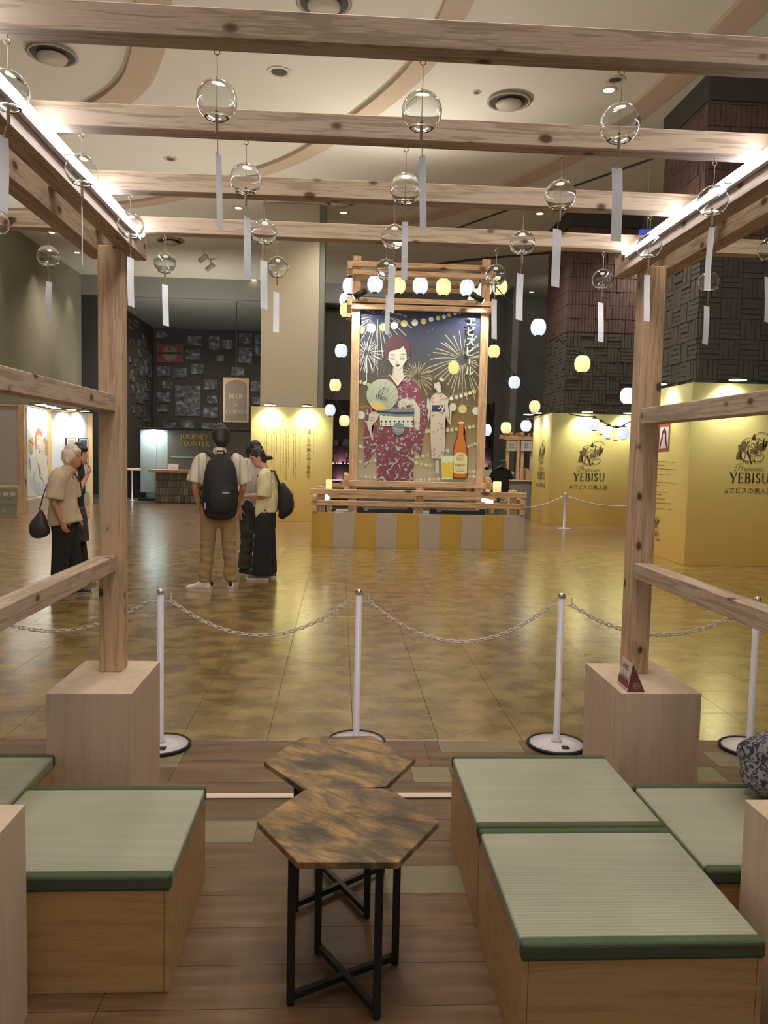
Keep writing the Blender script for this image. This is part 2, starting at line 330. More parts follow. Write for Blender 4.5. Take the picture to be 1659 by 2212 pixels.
# ================================================================== SETTING
WX0, WX1 = -8.3, 9.0
PLANK = floormat('floor_plank', [(.3, (82, 59, 38)), (.5, (102, 75, 49)), (.72, (124, 95, 66))], .45, (1.1, 9, 1), 2.2, .08, .08, .13)
PLANKG = floormat('floor_plank_sage', [(.3, (112, 102, 76)), (.7, (134, 122, 94))], .42, (1.1, 9, 1), 2.2, .08, .08, .08)
TILE = floormat('floor_tile_ochre', [(.28, (102, 80, 43)), (.45, (120, 96, 52)), (.56, (142, 116, 65)), (.7, (160, 133, 80))], .28, (1, 1.3, 1), 4.2, .02, .04, .04, .9)
FAR = floormat('floor_far_boards', [(.3, (104, 80, 56)), (.7, (138, 108, 76))], .3, (.8, 6, 1), 1.5, .05, .05, .04, .8)
bm = bm_new(); box(bm, WX0-1, WX1+1, -3, 34, -.1, -.006)
FLOOR = link('floor', bm, mat('floor_joint', (48, 34, 24), .8), kind='structure')
# wood planks by the seating, laid in staggered courses
YB = [2.046+.184*k for k in range(-3, 11)]; YB.append(4.055)
# laminate modules of three courses; single courses are sage green
SAGE = [(atz(890, 1672, 0).x, atz(974, 1672, 0).x, atz(930, 1672, 0).y), (atz(452, 1795, 0).x-.5, atz(553, 1795, 0).x, atz(500, 1795, 0).y), (atz(790, 1898, 0).x, atz(1010, 1898, 0).x+.1, atz(900, 1898, 0).y),
        (atz(330, 1644, 0).x, atz(389, 1644, 0).x, atz(360, 1644, 0).y), (atz(950, 1618, 0).x, atz(1130, 1618, 0).x, atz(1000, 1618, 0).y), (1.9, 2.3, 3.8), (1.62, 1.86, 3.6), (-2.2, -1.6, 2.5)]
random.seed(3)
for i in range(len(YB)-1):
    y0, y1 = YB[i], YB[i+1]; ym = (y0+y1)/2; mod = (len(YB)-2-i)//3
    off = (.47, -.12, .22, .6, .1)[mod % 5]; J_ = {round(off+1.22*q, 3) for q in range(-4, 4)}; sg = [q for q in SAGE if abs(q[2]-ym) < .092]
    for q in sg: J_ = {v for v in J_ if not q[0]-.04 < v < q[1]+.04}; J_ |= {q[0], q[1]}
    J_ = sorted(v for v in J_ if -3.6 < v < 4.4)
    for x, x1 in zip(J_, J_[1:]):
        bx('floor_plank', (x+.0009, x1-.0009, y0+.0009, y1-.0009, -.02, 0), PLANKG if any(q[0]-.01 < (x+x1)/2 < q[1]+.01 for q in sg) else PLANK, FLOOR, bev=0)
# ochre tiles of the hall; the 300 nearest in view singly, the rest joined
cells = []; st = .45
for j in range(19):
    for i in range(-20, 21):
        x, y = i*st+.1, 4.057+j*st
        inside = abs(x+st/2-.05*y) < .56*(y+st)+.35
        cells.append((math.hypot(x, y)+(0 if inside else 50), x, y))
cells.sort(); rest = bm_new()
me0 = None
for k, (d, x, y) in enumerate(cells):
    y1 = min(y+st, 12.6)
    if k < 290:
        if me0 is None:
            o = bx('floor_tile', (0, st-.002, 0, st-.002, -.02, 0), TILE, FLOOR, bev=.0012); me0 = o.data
        else:
            o = bpy.data.objects.new('floor_tile', me0); COL.objects.link(o); o.parent = FLOOR
        o.location = (x, y, 0)
    elif y1 > y: box(rest, x, x+st-.002, y, y1-.002, -.02, 0)
link('floor_tile_field', rest, TILE, FLOOR, kind='stuff')
# far floor of glossy boards, built as long strips
far = bm_new(); y = 12.61
while y < 22.6:
    w = min(.55, 22.68-y); box(far, WX0-1, WX1+1, y, y+w-.004, -.02, 0); y += w
link('floor_board_field', far, FAR, FLOOR, kind='stuff')
bx('carpet', (WX0-1, WX1+1, 22.69, 33.5, -.02, .004), mat('carpet_slate', (60, 66, 76), .95, bump=.4), FLOOR, bev=0)
c = bx('cable_cover', (-2.2, 2.8, 3.347, 3.387, 0, .011), mat('cover_white', (216, 196, 178), .4), bev=.005)
tag(c, 'flat white cable cover strip running across the wood planks under the tables', 'cable cover')

CEIL = mat('ceiling_paint', (206, 198, 180), .9, noise=.03, nscale=.6)
CEILD = mat('ceiling_low_paint', (134, 132, 124), .9)
bm = bm_new(); box(bm, WX0-1, WX1+1, 3.2, 26.2, 7, 7.2); box(bm, WX0-1, WX1+1, -3, 3.2, 7, 7.2); box(bm, 1.5, WX1+1, 26.2, 34, 7, 7.2)
CE = link('ceiling', bm, CEIL, kind='structure')
bm = bm_new(); box(bm, WX0-1, 1.5, 26.2, 34, 6.37, 6.5); box(bm, WX0-1, 1.5, 26.1, 26.25, 6.37, 7)
link('ceiling_low', bm, CEILD, kind='structure')['kind'] = 'structure'
# curved downstand ribs of the ceiling
def rib(name, pts, w=.32, h=.07, m=None):
    P = [Vector((x, y, 0)) for x, y in pts]; dense = []
    for i in range(len(P)-1):
        a = P[max(i-1, 0)]; b = P[i]; c = P[i+1]; d = P[min(i+2, len(P)-1)]
        for k in range(6):
            t = k/6; dense.append(.5*((2*b)+(c-a)*t+(2*a-5*b+4*c-d)*t*t+(-a+3*b-3*c+d)*t**3))
    dense.append(P[-1]); bm = bm_new(); R4 = []
    for i, p in enumerate(dense):
        d = (dense[min(i+1, len(dense)-1)]-dense[max(i-1, 0)]).normalized(); s = Vector((d.y, -d.x, 0))
        R4.append([bm.verts.new(p+s*a+Vector((0, 0, z))) for a, z in ((-w/2, 7.0), (-w/2, 7-h), (w/2, 7-h), (w/2, 7.0))])
    for a, b in zip(R4, R4[1:]):
        for k in range(4): bm.faces.new((a[k], a[(k+1) % 4], b[(k+1) % 4], b[k]))
    bm.faces.new(R4[0]); bm.faces.new(R4[-1][::-1])
    return link(name, bm, m or mat('ceiling_rib_paint', (188, 164, 140), .9), kind='structure')
rib('trim_1', [(1.5, 7.5), (1.33, 9.9), (1.02, 11.55), (.25, 13.3), (-.9, 15.2), (-2.3, 16.6), (-4.1, 18.1), (-6.2, 19.0), (-8.3, 19.5)])
rib('trim_2', [(-1.9, 8), (-2.4, 10.4), (-2.75, 11.5), (-3.2, 12.5), (-3.95, 13.4), (-5.3, 14.5), (-8.2, 15.6)], .42)
rib('trim_3', [(5.0, 7), (4.84, 9.6), (4.67, 11.9), (4.12, 14.5), (2.6, 17.6), (1.7, 18.7), (-.5, 20.2)], .4)
rib('trim_4', [(5.5, 21.3), (4.2, 22.0), (2.8, 22.9), (1.2, 24.2)], .05, .05, mat('shadow_gap', (70, 66, 58), .9))
rib('trim_5', [(6.6, 12.9), (4.6, 16.2), (3.6, 17.9), (2.4, 20)], .03, .03, mat('shadow_gap', (70, 66, 58), .9))

DARKW = mat('dark_wall', (82, 77, 68), .85, noise=.1, nscale=1.5)
def wall(name, d, m): return bx(name, d, m, None, bev=0, kind='structure')
wall('wall_left', (WX0-.3, WX0, 3.2, 26.1, 0, 7), mat('wall_plaster', (140, 134, 116), .9, noise=.05, nscale=1))
wall('wall_left_far', (-7.75, -7.55, 26.3, 33, 0, 6.37), mat('photo_wall', (62, 54, 47), .8, noise=.08, nscale=2))
wall('wall_back', (-7.7, 1.5, 32.7, 33, 0, 6.37), mat('photo_wall', (40, 35, 31), .8))
wall('wall_back_right', (-.6, 9.2, 27.0, 27.3, 0, 7), DARKW)
wall('wall_back_far', (-9.3, 9.3, 33.4, 33.6, 0, 7), DARKW)
wall('wall_left_end', (-9.3, -7.76, 26.15, 26.35, 0, 7), mat('end_wall_dark', (58, 56, 56), .9))
wall('wall_partition_right', (5.5, 5.7, 25.6, 26.99, 0, 7), DARKW)
wall('wall_partition', (-.75, -.55, 26.2, 32.7, 0, 6.37), DARKW)
wall('wall_right', (WX1, WX1+.3, 3.2, 27.3, 0, 7), mat('wall_right_dark', (70, 62, 54), .9))
wall('wall_front_left', (WX0-.3, -4.5, 3.0, 3.2, 0, 7), mat('wall_plaster', (140, 134, 116), .9))
wall('wall_front_right', (4.5, WX1+.3, 3.0, 3.2, 0, 7), mat('wall_right_dark', (70, 62, 54), .9))
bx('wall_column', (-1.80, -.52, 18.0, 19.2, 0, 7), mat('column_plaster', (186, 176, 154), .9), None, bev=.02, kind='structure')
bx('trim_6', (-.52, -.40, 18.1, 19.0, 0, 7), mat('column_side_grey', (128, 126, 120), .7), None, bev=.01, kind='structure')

# stone-clad columns: brick upper part, basket-weave stone lower part, each piece its own block
STONE = mat('dark_stone', (90, 85, 78), .85, noise=.12, nscale=9, bump=.5, bscale=30)
BRICK = mat('red_brick_tile', (104, 82, 75), .8, noise=.2, nscale=7, bump=.3, bscale=40)
def clad_column(name, x0, x1, y0, y1, zs, zt):
    col = bx(name, (x0, x1, y0, y1, 0, 7), mat('column_core', (70, 65, 58), .9), None, bev=0, kind='structure')
    cap = bx('column_capital', (x0-.05, x1+.05, y0-.05, y1+.05, 6.62, 6.999), mat('capital_dark', (76, 70, 64), .8), col, bev=.01)
    faces = [((x0, y0), (x1-x0), Vector((1, 0, 0)), Vector((0, -1, 0))), ((x0, y1), (y1-y0), Vector((0, -1, 0)), Vector((-1, 0, 0)))]
    items = []
    for (ox, oy), wd, R, Nn in faces:
        nb = max(1, round(wd/.3)); bw = wd/nb; bh = (zs-2.4)/round((zs-2.4)/.3)
        z = 2.4; r = 0
        while z < zs-.05:
            for c in range(nb):
                hor = (c+r) % 2 == 0
                for k in range(4):
                    if hor: a0, a1, z0, z1 = c*bw+.006, (c+1)*bw-.006, z+k*bh/4+.005, z+(k+1)*bh/4-.005
                    else: a0, a1, z0, z1 = c*bw+k*bw/4+.005, c*bw+(k+1)*bw/4-.005, z+.006, z+bh-.006
                    items.append(('stone_bar', Vector((ox, oy, 0)), R, Nn, a0, a1, z0, min(z1, zs), random.uniform(.012, .032), STONE))
            z += bh; r += 1
        z = zs+.02
        while z < zt:
            h = .3; n = max(4, round(wd/.075)); w = wd/n
            for c in range(n): items.append(('brick', Vector((ox, oy, 0)), R, Nn, c*w+.004, (c+1)*w-.004, z, min(z+h-.01, zt), random.uniform(.012, .03), BRICK))
            z += h
    return col, items
def build_pieces(col, items, limit):
    counts = {}
    restm = {}
    for it in items:
        nm, o, R, Nn, a0, a1, z0, z1, dp, m = it
        counts[nm] = counts.get(nm, 0)+1
        own = counts[nm] <= limit
        b = bm_new() if own else restm.setdefault(nm, (bm_new(), m))[0]
        p0 = o+R*a0; p1 = o+R*a1; q = Nn*dp
        pts = [p0, p1, p1+q, p0+q]
        vs0 = [b.verts.new(p+Vector((0, 0, z0))) for p in pts]; vs1 = [b.verts.new(p+Vector((0, 0, z1))) for p in pts]
        b.faces.new(vs0[::-1]); b.faces.new(vs1)
        for k in range(4): b.faces.new((vs0[k], vs0[(k+1) % 4], vs1[(k+1) % 4], vs1[k]))
        if own: link(nm, b, m, col)
    for nm, (b, m) in restm.items(): link(nm+'_field', b, m, col, kind='stuff')
c1, it1 = clad_column('wall_column_near', 5.17, 8.2, 11.35, 12.85, 4.45, 6.6)
build_pieces(c1, [i for i in it1 if i[6] > 2.5], 290)
c2, it2 = clad_column('wall_column_far', 5.02, 6.55, 17.6, 19.4, 4.3, 6.6)
build_pieces(c2, [i for i in it2 if i[6] > 2.35], 150)

# ------------------------------------------------------------------ ceiling fittings
def vent(px, py, lab, r=.31):
    p = atz(px, py, 7); t = thing('ceiling_vent', lab, 'air vent', (p.x, p.y, 6.9), 'round air diffusers in the ceiling')
    bm = bm_new(); lathe(bm, (p.x, p.y, 6.9), [(r*1.02, .1), (r*1.1, .06), (r*.98, .05), (r*.95, .09), (0, .095)], 32); link('rim', bm, mat('vent_paint', (150, 136, 118), .6), t, True)
    bm = bm_new(); lathe(bm, (p.x, p.y, 6.9), [(0, -.02), (r*.6, -.01), (r*.68, .03), (r*.5, .06), (0, .06)], 32); link('cone', bm, mat('vent_cone', (176, 162, 142), .6), t, True)
    bm = bm_new(); lathe(bm, (p.x, p.y, 6.9), [(0, .07), (r*.93, .06), (r*.93, .08), (0, .085)], 32); link('throat', bm, mat('vent_dark', (70, 60, 50), .8), t)
vent(113, 113, 'round air diffuser in the ceiling above the left lamp strip')
vent(1100, 215, 'round air diffuser in the ceiling right of the middle glass wind bell')
vent(368, 518, 'round ceiling diffuser just right of the top of the left post')
vent(735, 432, 'round ceiling diffuser seen just above the third cross beam', .33)
vent(700, 0, 'round ceiling diffuser at the very top edge above the first beam')
LITE = mat('downlight_glow', (255, 236, 205), .5, emit=4.5)
def downlight(px, py, lab, r=.09, on=True):
    p = atz(px, py, 7); t = thing('downlight', lab, 'ceiling light', (p.x, p.y, p.z), 'recessed lights in the ceiling')
    bm = bm_new(); lathe(bm, p, [(r*1.35, -.001), (r*1.35, -.012), (r, -.014), (r*.9, -.003)], 20); link('trim_ring', bm, mat('downlight_ring', (190, 176, 156), .5), t)
    bm = bm_new(); lathe(bm, p, [(0, -.004), (r*.88, -.004), (r*.88, -.002)], 20); link('lens', bm, LITE if on else mat('vent_dark', (70, 60, 50), .8), t)
for a in [(111, 502, 'small lit downlight next to the left wind bell on the rear beam'), (167, 545, 'small lit downlight left of the left post top'), (515, 449, 'small lit downlight above the rear beam near the cream column'),
          (742, 459, 'small lit downlight in the middle above the rear beam'), (1166, 461, 'small lit downlight above the right part of the rear beam'), (1277, 483, 'small lit downlight at the right lamp strip end', .07),
          (1315, 194, 'lit downlight between two upper right wind bells'), (1148, 631, 'small lit downlight above the right lantern string', .08)]: downlight(*a)
for a in [(603, 155, 'unlit round ceiling speaker with white rim between the first two beams', .13, False), (1330, 172, 'dark round ceiling fitting beside the lit downlight', .1, False), (368, 343, 'dark round ceiling spot between the second and third beam', .09, False),
          (1030, 199, 'tiny dark ceiling sensor left of the right diffuser', .05, False), (548, 604, 'bright spot in the ceiling over the dark photo wall', .1, True)]: downlight(*a)
def track_spot(px, py, lab):
    p = atz(px, py, 7); t = thing('ceiling_spot', lab, 'spotlight', (p.x, p.y, 6.99), 'small spotlights hanging from the ceiling')
    bm = bm_new(); tube(bm, [p, p-Vector((0, 0, .18))], .02); link('stem', bm, CEIL, t)
    bm = bm_new(); tube(bm, [p-Vector((-.1, .05, .16)), p-Vector((.12, -.03, .3))], .07, 14); link('head', bm, CEIL, t)
track_spot(440, 540, 'beige ceiling spotlight right of the left post, left of a pair'); track_spot(455, 560, 'beige ceiling spotlight right of the left post, right of a pair')
for k, (px, py) in enumerate(((75, 480), (138, 520), (184, 600))):
    p = atz(px, py, 6.9); lamp('SPOT', (WX0+.75, [19.6, 22.2, 25][k], 6.9), (WX0+.05, [19.6, 22.2, 25][k], 5.2), 42, (1, .8, .68), .05, 46, .8)

# ================================================================== PERGOLA
PX = wood('pine_along_x', (166, 142, 118), (196, 172, 146), 'X'); PY = wood('pine_along_y', (162, 138, 116), (190, 164, 140), 'Y'); PZ = wood('pine_along_z', (176, 142, 110), (202, 168, 134), 'Z')
PG = thing('wooden_pergola', 'knotty pine pergola with cross beams framing the tatami seating', 'pergola', (0, 2.6, 0))
BEAMS = [(1.755, -1.2, 1.5), (2.251, -1.2, 1.5), (2.776, -1.9, 2.6), (3.293, -2.2, 3.2)]
for y, x0, x1 in BEAMS: bx('cross_beam', (x0, x1, y, y+.058, 2.37, 2.432), PX, PG, bev=.002)
for x in (-.90, -1.06, 1.19, 1.35): bx('side_beam', (x, x+.07, 1.5, 3.47, 2.296, 2.384), PY, PG, bev=.002)
POSTS = [(-.979, -.886, 3.28, 3.373), (1.261, 1.354, 3.3, 3.393), (-.979, -.886, 1.75, 1.843), (1.261, 1.354, 1.75, 1.843)]
BH = .575
for x0, x1, y0, y1 in POSTS: bx('post', (x0, x1, y0, y1, BH, 2.31), PZ, PG, bev=.003)
for (x0, x1) in ((-.979, -.909), (1.262, 1.332)):
    for z0, z1 in ((1.65, 1.717), (.998, 1.063)): bx('rail', (x0, x1, 1.845, 3.279, z0, z1), PY, PG, bev=.003)
# LED tubes along the inner side beams
LED = mat('led_tube', (255, 252, 255), .4, emit=24, ec=(236, 242, 255))
for x, lab in ((-.802, 'glowing white LED tube under the left side beam'), (1.163, 'glowing white LED tube under the right side beam')):
    t = thing('led_strip_light', lab, 'strip light', (x, 1.55, 2.36))
    bm = bm_new(); tube(bm, [(x, 1.55, 2.357), (x, 3.29, 2.357)], .0085, 10); link('tube', bm, LED, t)
    s = -1 if x < 0 else 1
    bx('housing', (min(x+s*.0095, x+s*.026), max(x+s*.0095, x+s*.026), 1.54, 3.30, 2.338, 2.3695), mat('led_housing', (220, 220, 224), .4), t, bev=.001)  # opaque profile shaped to keep the tube's light off the beam face
    for y in (1.9, 2.4, 2.9): bx('clip', (x-.010, x+.010, y, y+.012, 2.345, 2.3479), mat('led_housing', (220, 220, 224), .4), t, bev=0)

# base boxes under the posts
PLY = wood('pale_plywood', (196, 172, 148), (206, 181, 157), 'Z', False, .55, .6)
for (x0, x1, y0, y1), lab in [((-1.09, -.77, 2.985, 3.46), 'tall pale plywood box carrying the left rear pergola post'), ((1.135, 1.46, 3.015, 3.475), 'tall pale plywood box carrying the right rear post and a red tent card'),
                              ((-1.118, -.797, 1.55, 2.037), 'pale plywood box cut by the left edge of the frame, nearest to us'), ((1.13, 1.455, 1.56, 2.05), 'pale plywood box cut by the right edge of the frame, nearest to us')]:
    t = thing('plywood_box', lab, 'box', ((x0+x1)/2, (y0+y1)/2, 0), 'plywood post boxes'); e = .012
    bx('front_panel', (x0+e, x1-e, y0, y0+e, 0, BH-e), PLY, t, bev=.0008); bx('back_panel', (x0+e, x1-e, y1-e, y1, 0, BH-e), PLY, t, bev=.0008)
    bx('side_panel', (x0, x0+e, y0, y1, 0, BH-e), PLY, t, bev=.0008); bx('side_panel', (x1-e, x1, y0, y1, 0, BH-e), PLY, t, bev=.0008)
    bx('top_panel', (x0, x1, y0, y1, BH-e, BH), PLY, t, bev=.0008)
# red tent card on the right rear box
A = atz(1355, 1495, BH); B = atz(1393, 1495, BH); C0 = atz(1333, 1476, BH)
t = thing('tent_card', 'small folded red tent card standing on the right rear box', 'card', (A.x, A.y, BH))
dx = C0-A; wq = B-A; ap = (A+B)/2+Vector((0, 0, .115))
ap.x = A.x+wq.x*.28; RED = mat('card_red', (122, 62, 54), .6); CREAM = mat('card_pale', (206, 176, 168), .5)
bm = bm_new(); prism(bm, [A, B, ap], dx); link('card_body', bm, RED, t)
nn = (ap-A).cross(dx).normalized(); nn = nn if nn.x < 0 else -nn
fn = lambda u, v: A+dx*u+(ap-A)*v
s = Sheet(fn, nn, t); s.new(); s.poly([(0, 0), (1, 0), (1, 1), (0, 1)]); s.done('printed_face', CREAM)
s.new(); s.poly([(.05, .12), (.95, .12), (.95, .36), (.05, .36)]); s.poly([(.05, .4), (.95, .4), (.95, .42), (.05, .42)]); s.done('printed_red_block', mat('card_dark_red', (118, 56, 54), .6))
s.new(); s.poly([(.06, .44), (.94, .44), (.94, .64), (.06, .64)]); s.done('printed_map', mat('card_white', (214, 204, 196), .6))
s.new(); s.line([(.25, .78), (.75, .78)], .04)
for k in range(7): s.line([(.15+random.random()*.4, .46+k*.025), (.6+random.random()*.3, .46+k*.025)], .006)
for k in range(3): s.line([(.2, .70+k*.07), (.85, .70+k*.07)], .012)
for k in range(5): s.line([(.1, .04+k*.001), (.7, .04+k*.001)], .01)
s.done('printed_lines', mat('card_print', (70, 36, 40), .6))
Rw = wq.normalized(); fc = Vector((Rw.y, -Rw.x, 0)); Uv = Vector((0, 0, 1))
for k, w_ in enumerate(('YEBISU', 'BREWERY', 'TOKYO')):
    q = A+wq*.3+Vector((0, 0, .030-.0085*k))+fc*.001
    roman('lettering', w_, q, Rw, Uv, .0058, mat('card_white', (214, 204, 196), .6), t, sp=.12, align=0)

# ================================================================== TATAMI BENCHES
BW = wood('bench_ply', (178, 138, 90), (192, 152, 104), 'X', True, .42, .6, 1.1, (120, 74, 40))
def tatami():
    m = bpy.data.materials.new('tatami'); m.use_nodes = True; nt = m.node_tree; b = nt.nodes['Principled BSDF']; L = nt.links
    g = N(nt, 'ShaderNodeNewGeometry'); sp = N(nt, 'ShaderNodeSeparateXYZ'); L.new(g.outputs['Position'], sp.inputs[0])
    w = N(nt, 'ShaderNodeMath', operation='MULTIPLY'); L.new(sp.outputs['Y'], w.inputs[0]); w.inputs[1].default_value = 2*pi/.0135
    sn = N(nt, 'ShaderNodeMath', operation='SINE'); L.new(w.outputs[0], sn.inputs[0])
    r = N(nt, 'ShaderNodeMapRange'); L.new(sn.outputs[0], r.inputs[0]); r.inputs[1].default_value = -1
    no = N(nt, 'ShaderNodeTexNoise', Scale=3.0, Detail=5); L.new(g.outputs['Position'], no.inputs['Vector'])
    cr = ramp(nt, [(0, (146, 146, 124)), (.3, (157, 156, 134)), (1, (161, 160, 139))]); L.new(r.outputs[0], cr.inputs[0])
    mx = N(nt, 'ShaderNodeMixRGB', blend_type='MULTIPLY'); mx.inputs[0].default_value = .3; L.new(cr.outputs[0], mx.inputs[1])
    c2 = ramp(nt, [(.3, (200, 200, 200)), (.7, (255, 255, 255))]); L.new(no.outputs['Fac'], c2.inputs[0]); L.new(c2.outputs[0], mx.inputs[2]); L.new(mx.outputs[0], b.inputs['Base Color'])
    bp = N(nt, 'ShaderNodeBump', Strength=.3, Distance=.0015); L.new(r.outputs[0], bp.inputs['Height']); L.new(bp.outputs[0], b.inputs['Normal'])
    b.inputs['Roughness'].default_value = .62; return m
TAT = tatami(); EDG = mat('green_cloth_edge', (76, 84, 60), .85, bump=.2, bscale=300)
def bench(x0, y0, lab, w=.603, d=.592):
    x1, y1 = x0+w, y0+d; t = thing('tatami_bench', lab, 'bench', ((x0+x1)/2, (y0+y1)/2, 0), 'tatami topped box benches'); e = .018; h = .292
    bx('front_panel', (x0+e, x1-e, y0+.003, y0+e, 0, h), BW, t, bev=.001); bx('back_panel', (x0+e, x1-e, y1-e, y1-.003, 0, h), BW, t, bev=.001)
    bx('side_panel', (x0+.003, x0+e-.001, y0+.002, y1-.002, 0, h), BW, t, bev=.001); bx('side_panel', (x1-e+.001, x1-.003, y0+.002, y1-.002, 0, h), BW, t, bev=.001)
    tm_ = bx('tatami_mat', (x0, x1, y0+.03, y1-.03, h, .336), TAT, t, bev=.009, seg=3)
    for a, b in ((y0-.002, y0+.032), (y1-.032, y1+.002)): bx('cloth_edge', (x0-.001, x1+.001, a, b, h-.001, .338), EDG, tm_, bev=.010, seg=3)
bench(.458, 1.79, 'large tatami bench in the right foreground, nearest to us'); bench(.458, 2.395, 'tatami bench behind the right foreground one, beside the rear box')
bench(1.073, 2.12, 'tatami bench at the right edge with the patterned bag on it'); bench(-1.045, 2.115, 'tatami bench in the left foreground behind the near box'); bench(-1.66, 2.41, 'tatami bench cut by the left edge of the frame')
# patterned bag
t = thing('patterned_bag', 'slumped bag of grey and white flecked fabric on the right bench', 'bag', (1.56, 2.62, .34))
def fleck(name, c1, c2, sc, p=.5):
    m = bpy.data.materials.new(name); m.use_nodes = True; nt = m.node_tree; b = nt.nodes['Principled BSDF']; L = nt.links
    tc = N(nt, 'ShaderNodeTexCoord'); n = N(nt, 'ShaderNodeTexNoise', Scale=sc, Detail=5, Distortion=2.2); L.new(tc.outputs['Object'], n.inputs['Vector'])
    r = ramp(nt, [(p-.03, c1), (p+.03, c2)]); L.new(n.outputs['Fac'], r.inputs[0]); L.new(r.outputs[0], b.inputs['Base Color']); b.inputs['Roughness'].default_value = .85
    MC[name] = m; return m
bm = bm_new()
ball(bm, (1.56, 2.60, .452), (.15, .13, .115), 28, 20)
for v in bm.verts:
    v.co.x += .012*sin(v.co.z*40+v.co.y*13); v.co.y += .01*sin(v.co.x*50); v.co.z = max(.3385, v.co.z)
link('bag_body', bm, fleck('flecked_fabric', (66, 64, 76), (158, 152, 156), 34), t, True)
bm = bm_new(); tube(bm, [(1.50, 2.55, .55), (1.52, 2.55, .60), (1.58, 2.56, .62), (1.64, 2.58, .59), (1.65, 2.58, .54)], .009, 8); link('strap', bm, mat('strap_grey', (70, 68, 78), .8), t, True)

# ================================================================== HEX TABLES
def rustic():
    m = bpy.data.materials.new('rustic_board'); m.use_nodes = True; nt = m.node_tree; b = nt.nodes['Principled BSDF']; L = nt.links
    g = N(nt, 'ShaderNodeNewGeometry'); mp = N(nt, 'ShaderNodeMapping'); mr_ = N(nt, 'ShaderNodeMapping'); mr_.inputs['Rotation'].default_value = (0, 0, radians(40)); mp.inputs['Scale'].default_value = (3.2, 6, 3)
    L.new(g.outputs['Position'], mr_.inputs[0]); L.new(mr_.outputs[0], mp.inputs[0])
    n = N(nt, 'ShaderNodeTexNoise', Scale=1.6, Detail=9, Distortion=.5, Roughness=.62); L.new(mp.outputs[0], n.inputs['Vector'])
    r = ramp(nt, [(.38, (70, 58, 46)), (.46, (94, 78, 58)), (.52, (122, 96, 62)), (.6, (160, 124, 78))]); L.new(n.outputs['Fac'], r.inputs[0])
    mp2 = N(nt, 'ShaderNodeMapping'); mp2.inputs['Scale'].default_value = (5, 60, 5); L.new(mr_.outputs[0], mp2.inputs[0])
    n2 = N(nt, 'ShaderNodeTexNoise', Scale=2, Detail=3); L.new(mp2.outputs[0], n2.inputs['Vector'])
    r2 = ramp(nt, [(.35, (.45, .42, .38)), (.5, (1, 1, 1))]); L.new(n2.outputs['Fac'], r2.inputs[0])
    mx = N(nt, 'ShaderNodeMixRGB', blend_type='MULTIPLY'); mx.inputs[0].default_value = .55; L.new(r.outputs[0], mx.inputs[1]); L.new(r2.outputs[0], mx.inputs[2]); L.new(mx.outputs[0], b.inputs['Base Color'])
    bp = N(nt, 'ShaderNodeBump', Strength=.2, Distance=.002); L.new(n2.outputs['Fac'], bp.inputs['Height']); L.new(bp.outputs[0], b.inputs['Normal'])
    b.inputs['Roughness'].default_value = .42; return m
RUS = rustic(); BLK = mat('black_powder_coat', (34, 31, 30), .45)
def table(cx, cy, a, leg, lab):
    t = thing('hexagonal_table', lab, 'table', (cx, cy, 0), 'hexagonal side tables'); R = .259; zt = .459
    pts = [(cx+R*cos(a+k*pi/3), cy+R*sin(a+k*pi/3), zt-.019) for k in range(6)]
    bm = bm_new(); prism(bm, pts, (0, 0, .019)); bmesh.ops.bevel(bm, geom=[e for e in bm.edges], offset=.0015, segments=1, affect='EDGES'); link('tabletop', bm, RUS, t)
    q = .0105
    L4 = [Vector((x, y, 0)) for x, y in leg]
    for k, p in enumerate(L4):
        bx('leg', (p.x-q, p.x+q, p.y-q, p.y+q, .006, zt-.0195), BLK, t, bev=.002)
        bm = bm_new(); tube(bm, [(p.x, p.y, 0), (p.x, p.y, .008)], .010, 10); link('foot_pad', bm, mat('pad_black', (24, 22, 22), .7), t)
    for (i, j), nm in (((0, 2), 'a'), ((1, 3), 'b')):
        for z in (.022, zt-.031):
            a_, b_ = L4[i], L4[j]; d = (b_-a_); l = d.length; d.normalize(); M = Matrix.Translation((a_+b_)/2+Vector((0, 0, z if nm == 'a' else z+.0005)))@Matrix.Rotation(math.atan2(d.y, d.x), 4, 'Z')
            bx('crossbar', (-l/2+.008, l/2-.008, -.0095, .0095, -.0095, .0095), BLK, t, bev=.0015, M=M)
    bm = bm_new(); p = L4[2]; tube(bm, [(p.x-.0105, p.y-.0108, .30), (p.x-.0105, p.y-.013, .30)], .004, 10); link('screw', bm, mat('screw_steel', (200, 200, 200), .3, 1), t)
F1 = [atz(627, 2169, 0), atz(813, 2199, 0), atz(853, 2080, 0), atz(686, 2057, 0)]
table(.044, 2.176, -.0147, [(p.x, p.y) for p in F1], 'hexagonal rustic board table on black legs, the nearer one')
c = (.022, 2.629); off = [(-.119, -.044), (.052+.06, -.078), (.119, .044), (-.112, .078)]
G1 = [atz(638, 1967, 0), atz(792, 1982, 0)]; cx, cy = .030, 2.62
G4 = [(G1[0].x, G1[0].y), (G1[1].x, G1[1].y), (2*cx-G1[0].x, 2*cy-G1[0].y), (2*cx-G1[1].x, 2*cy-G1[1].y)]
table(.022, 2.629, .0566, G4, 'hexagonal rustic board table on black legs, the one behind')
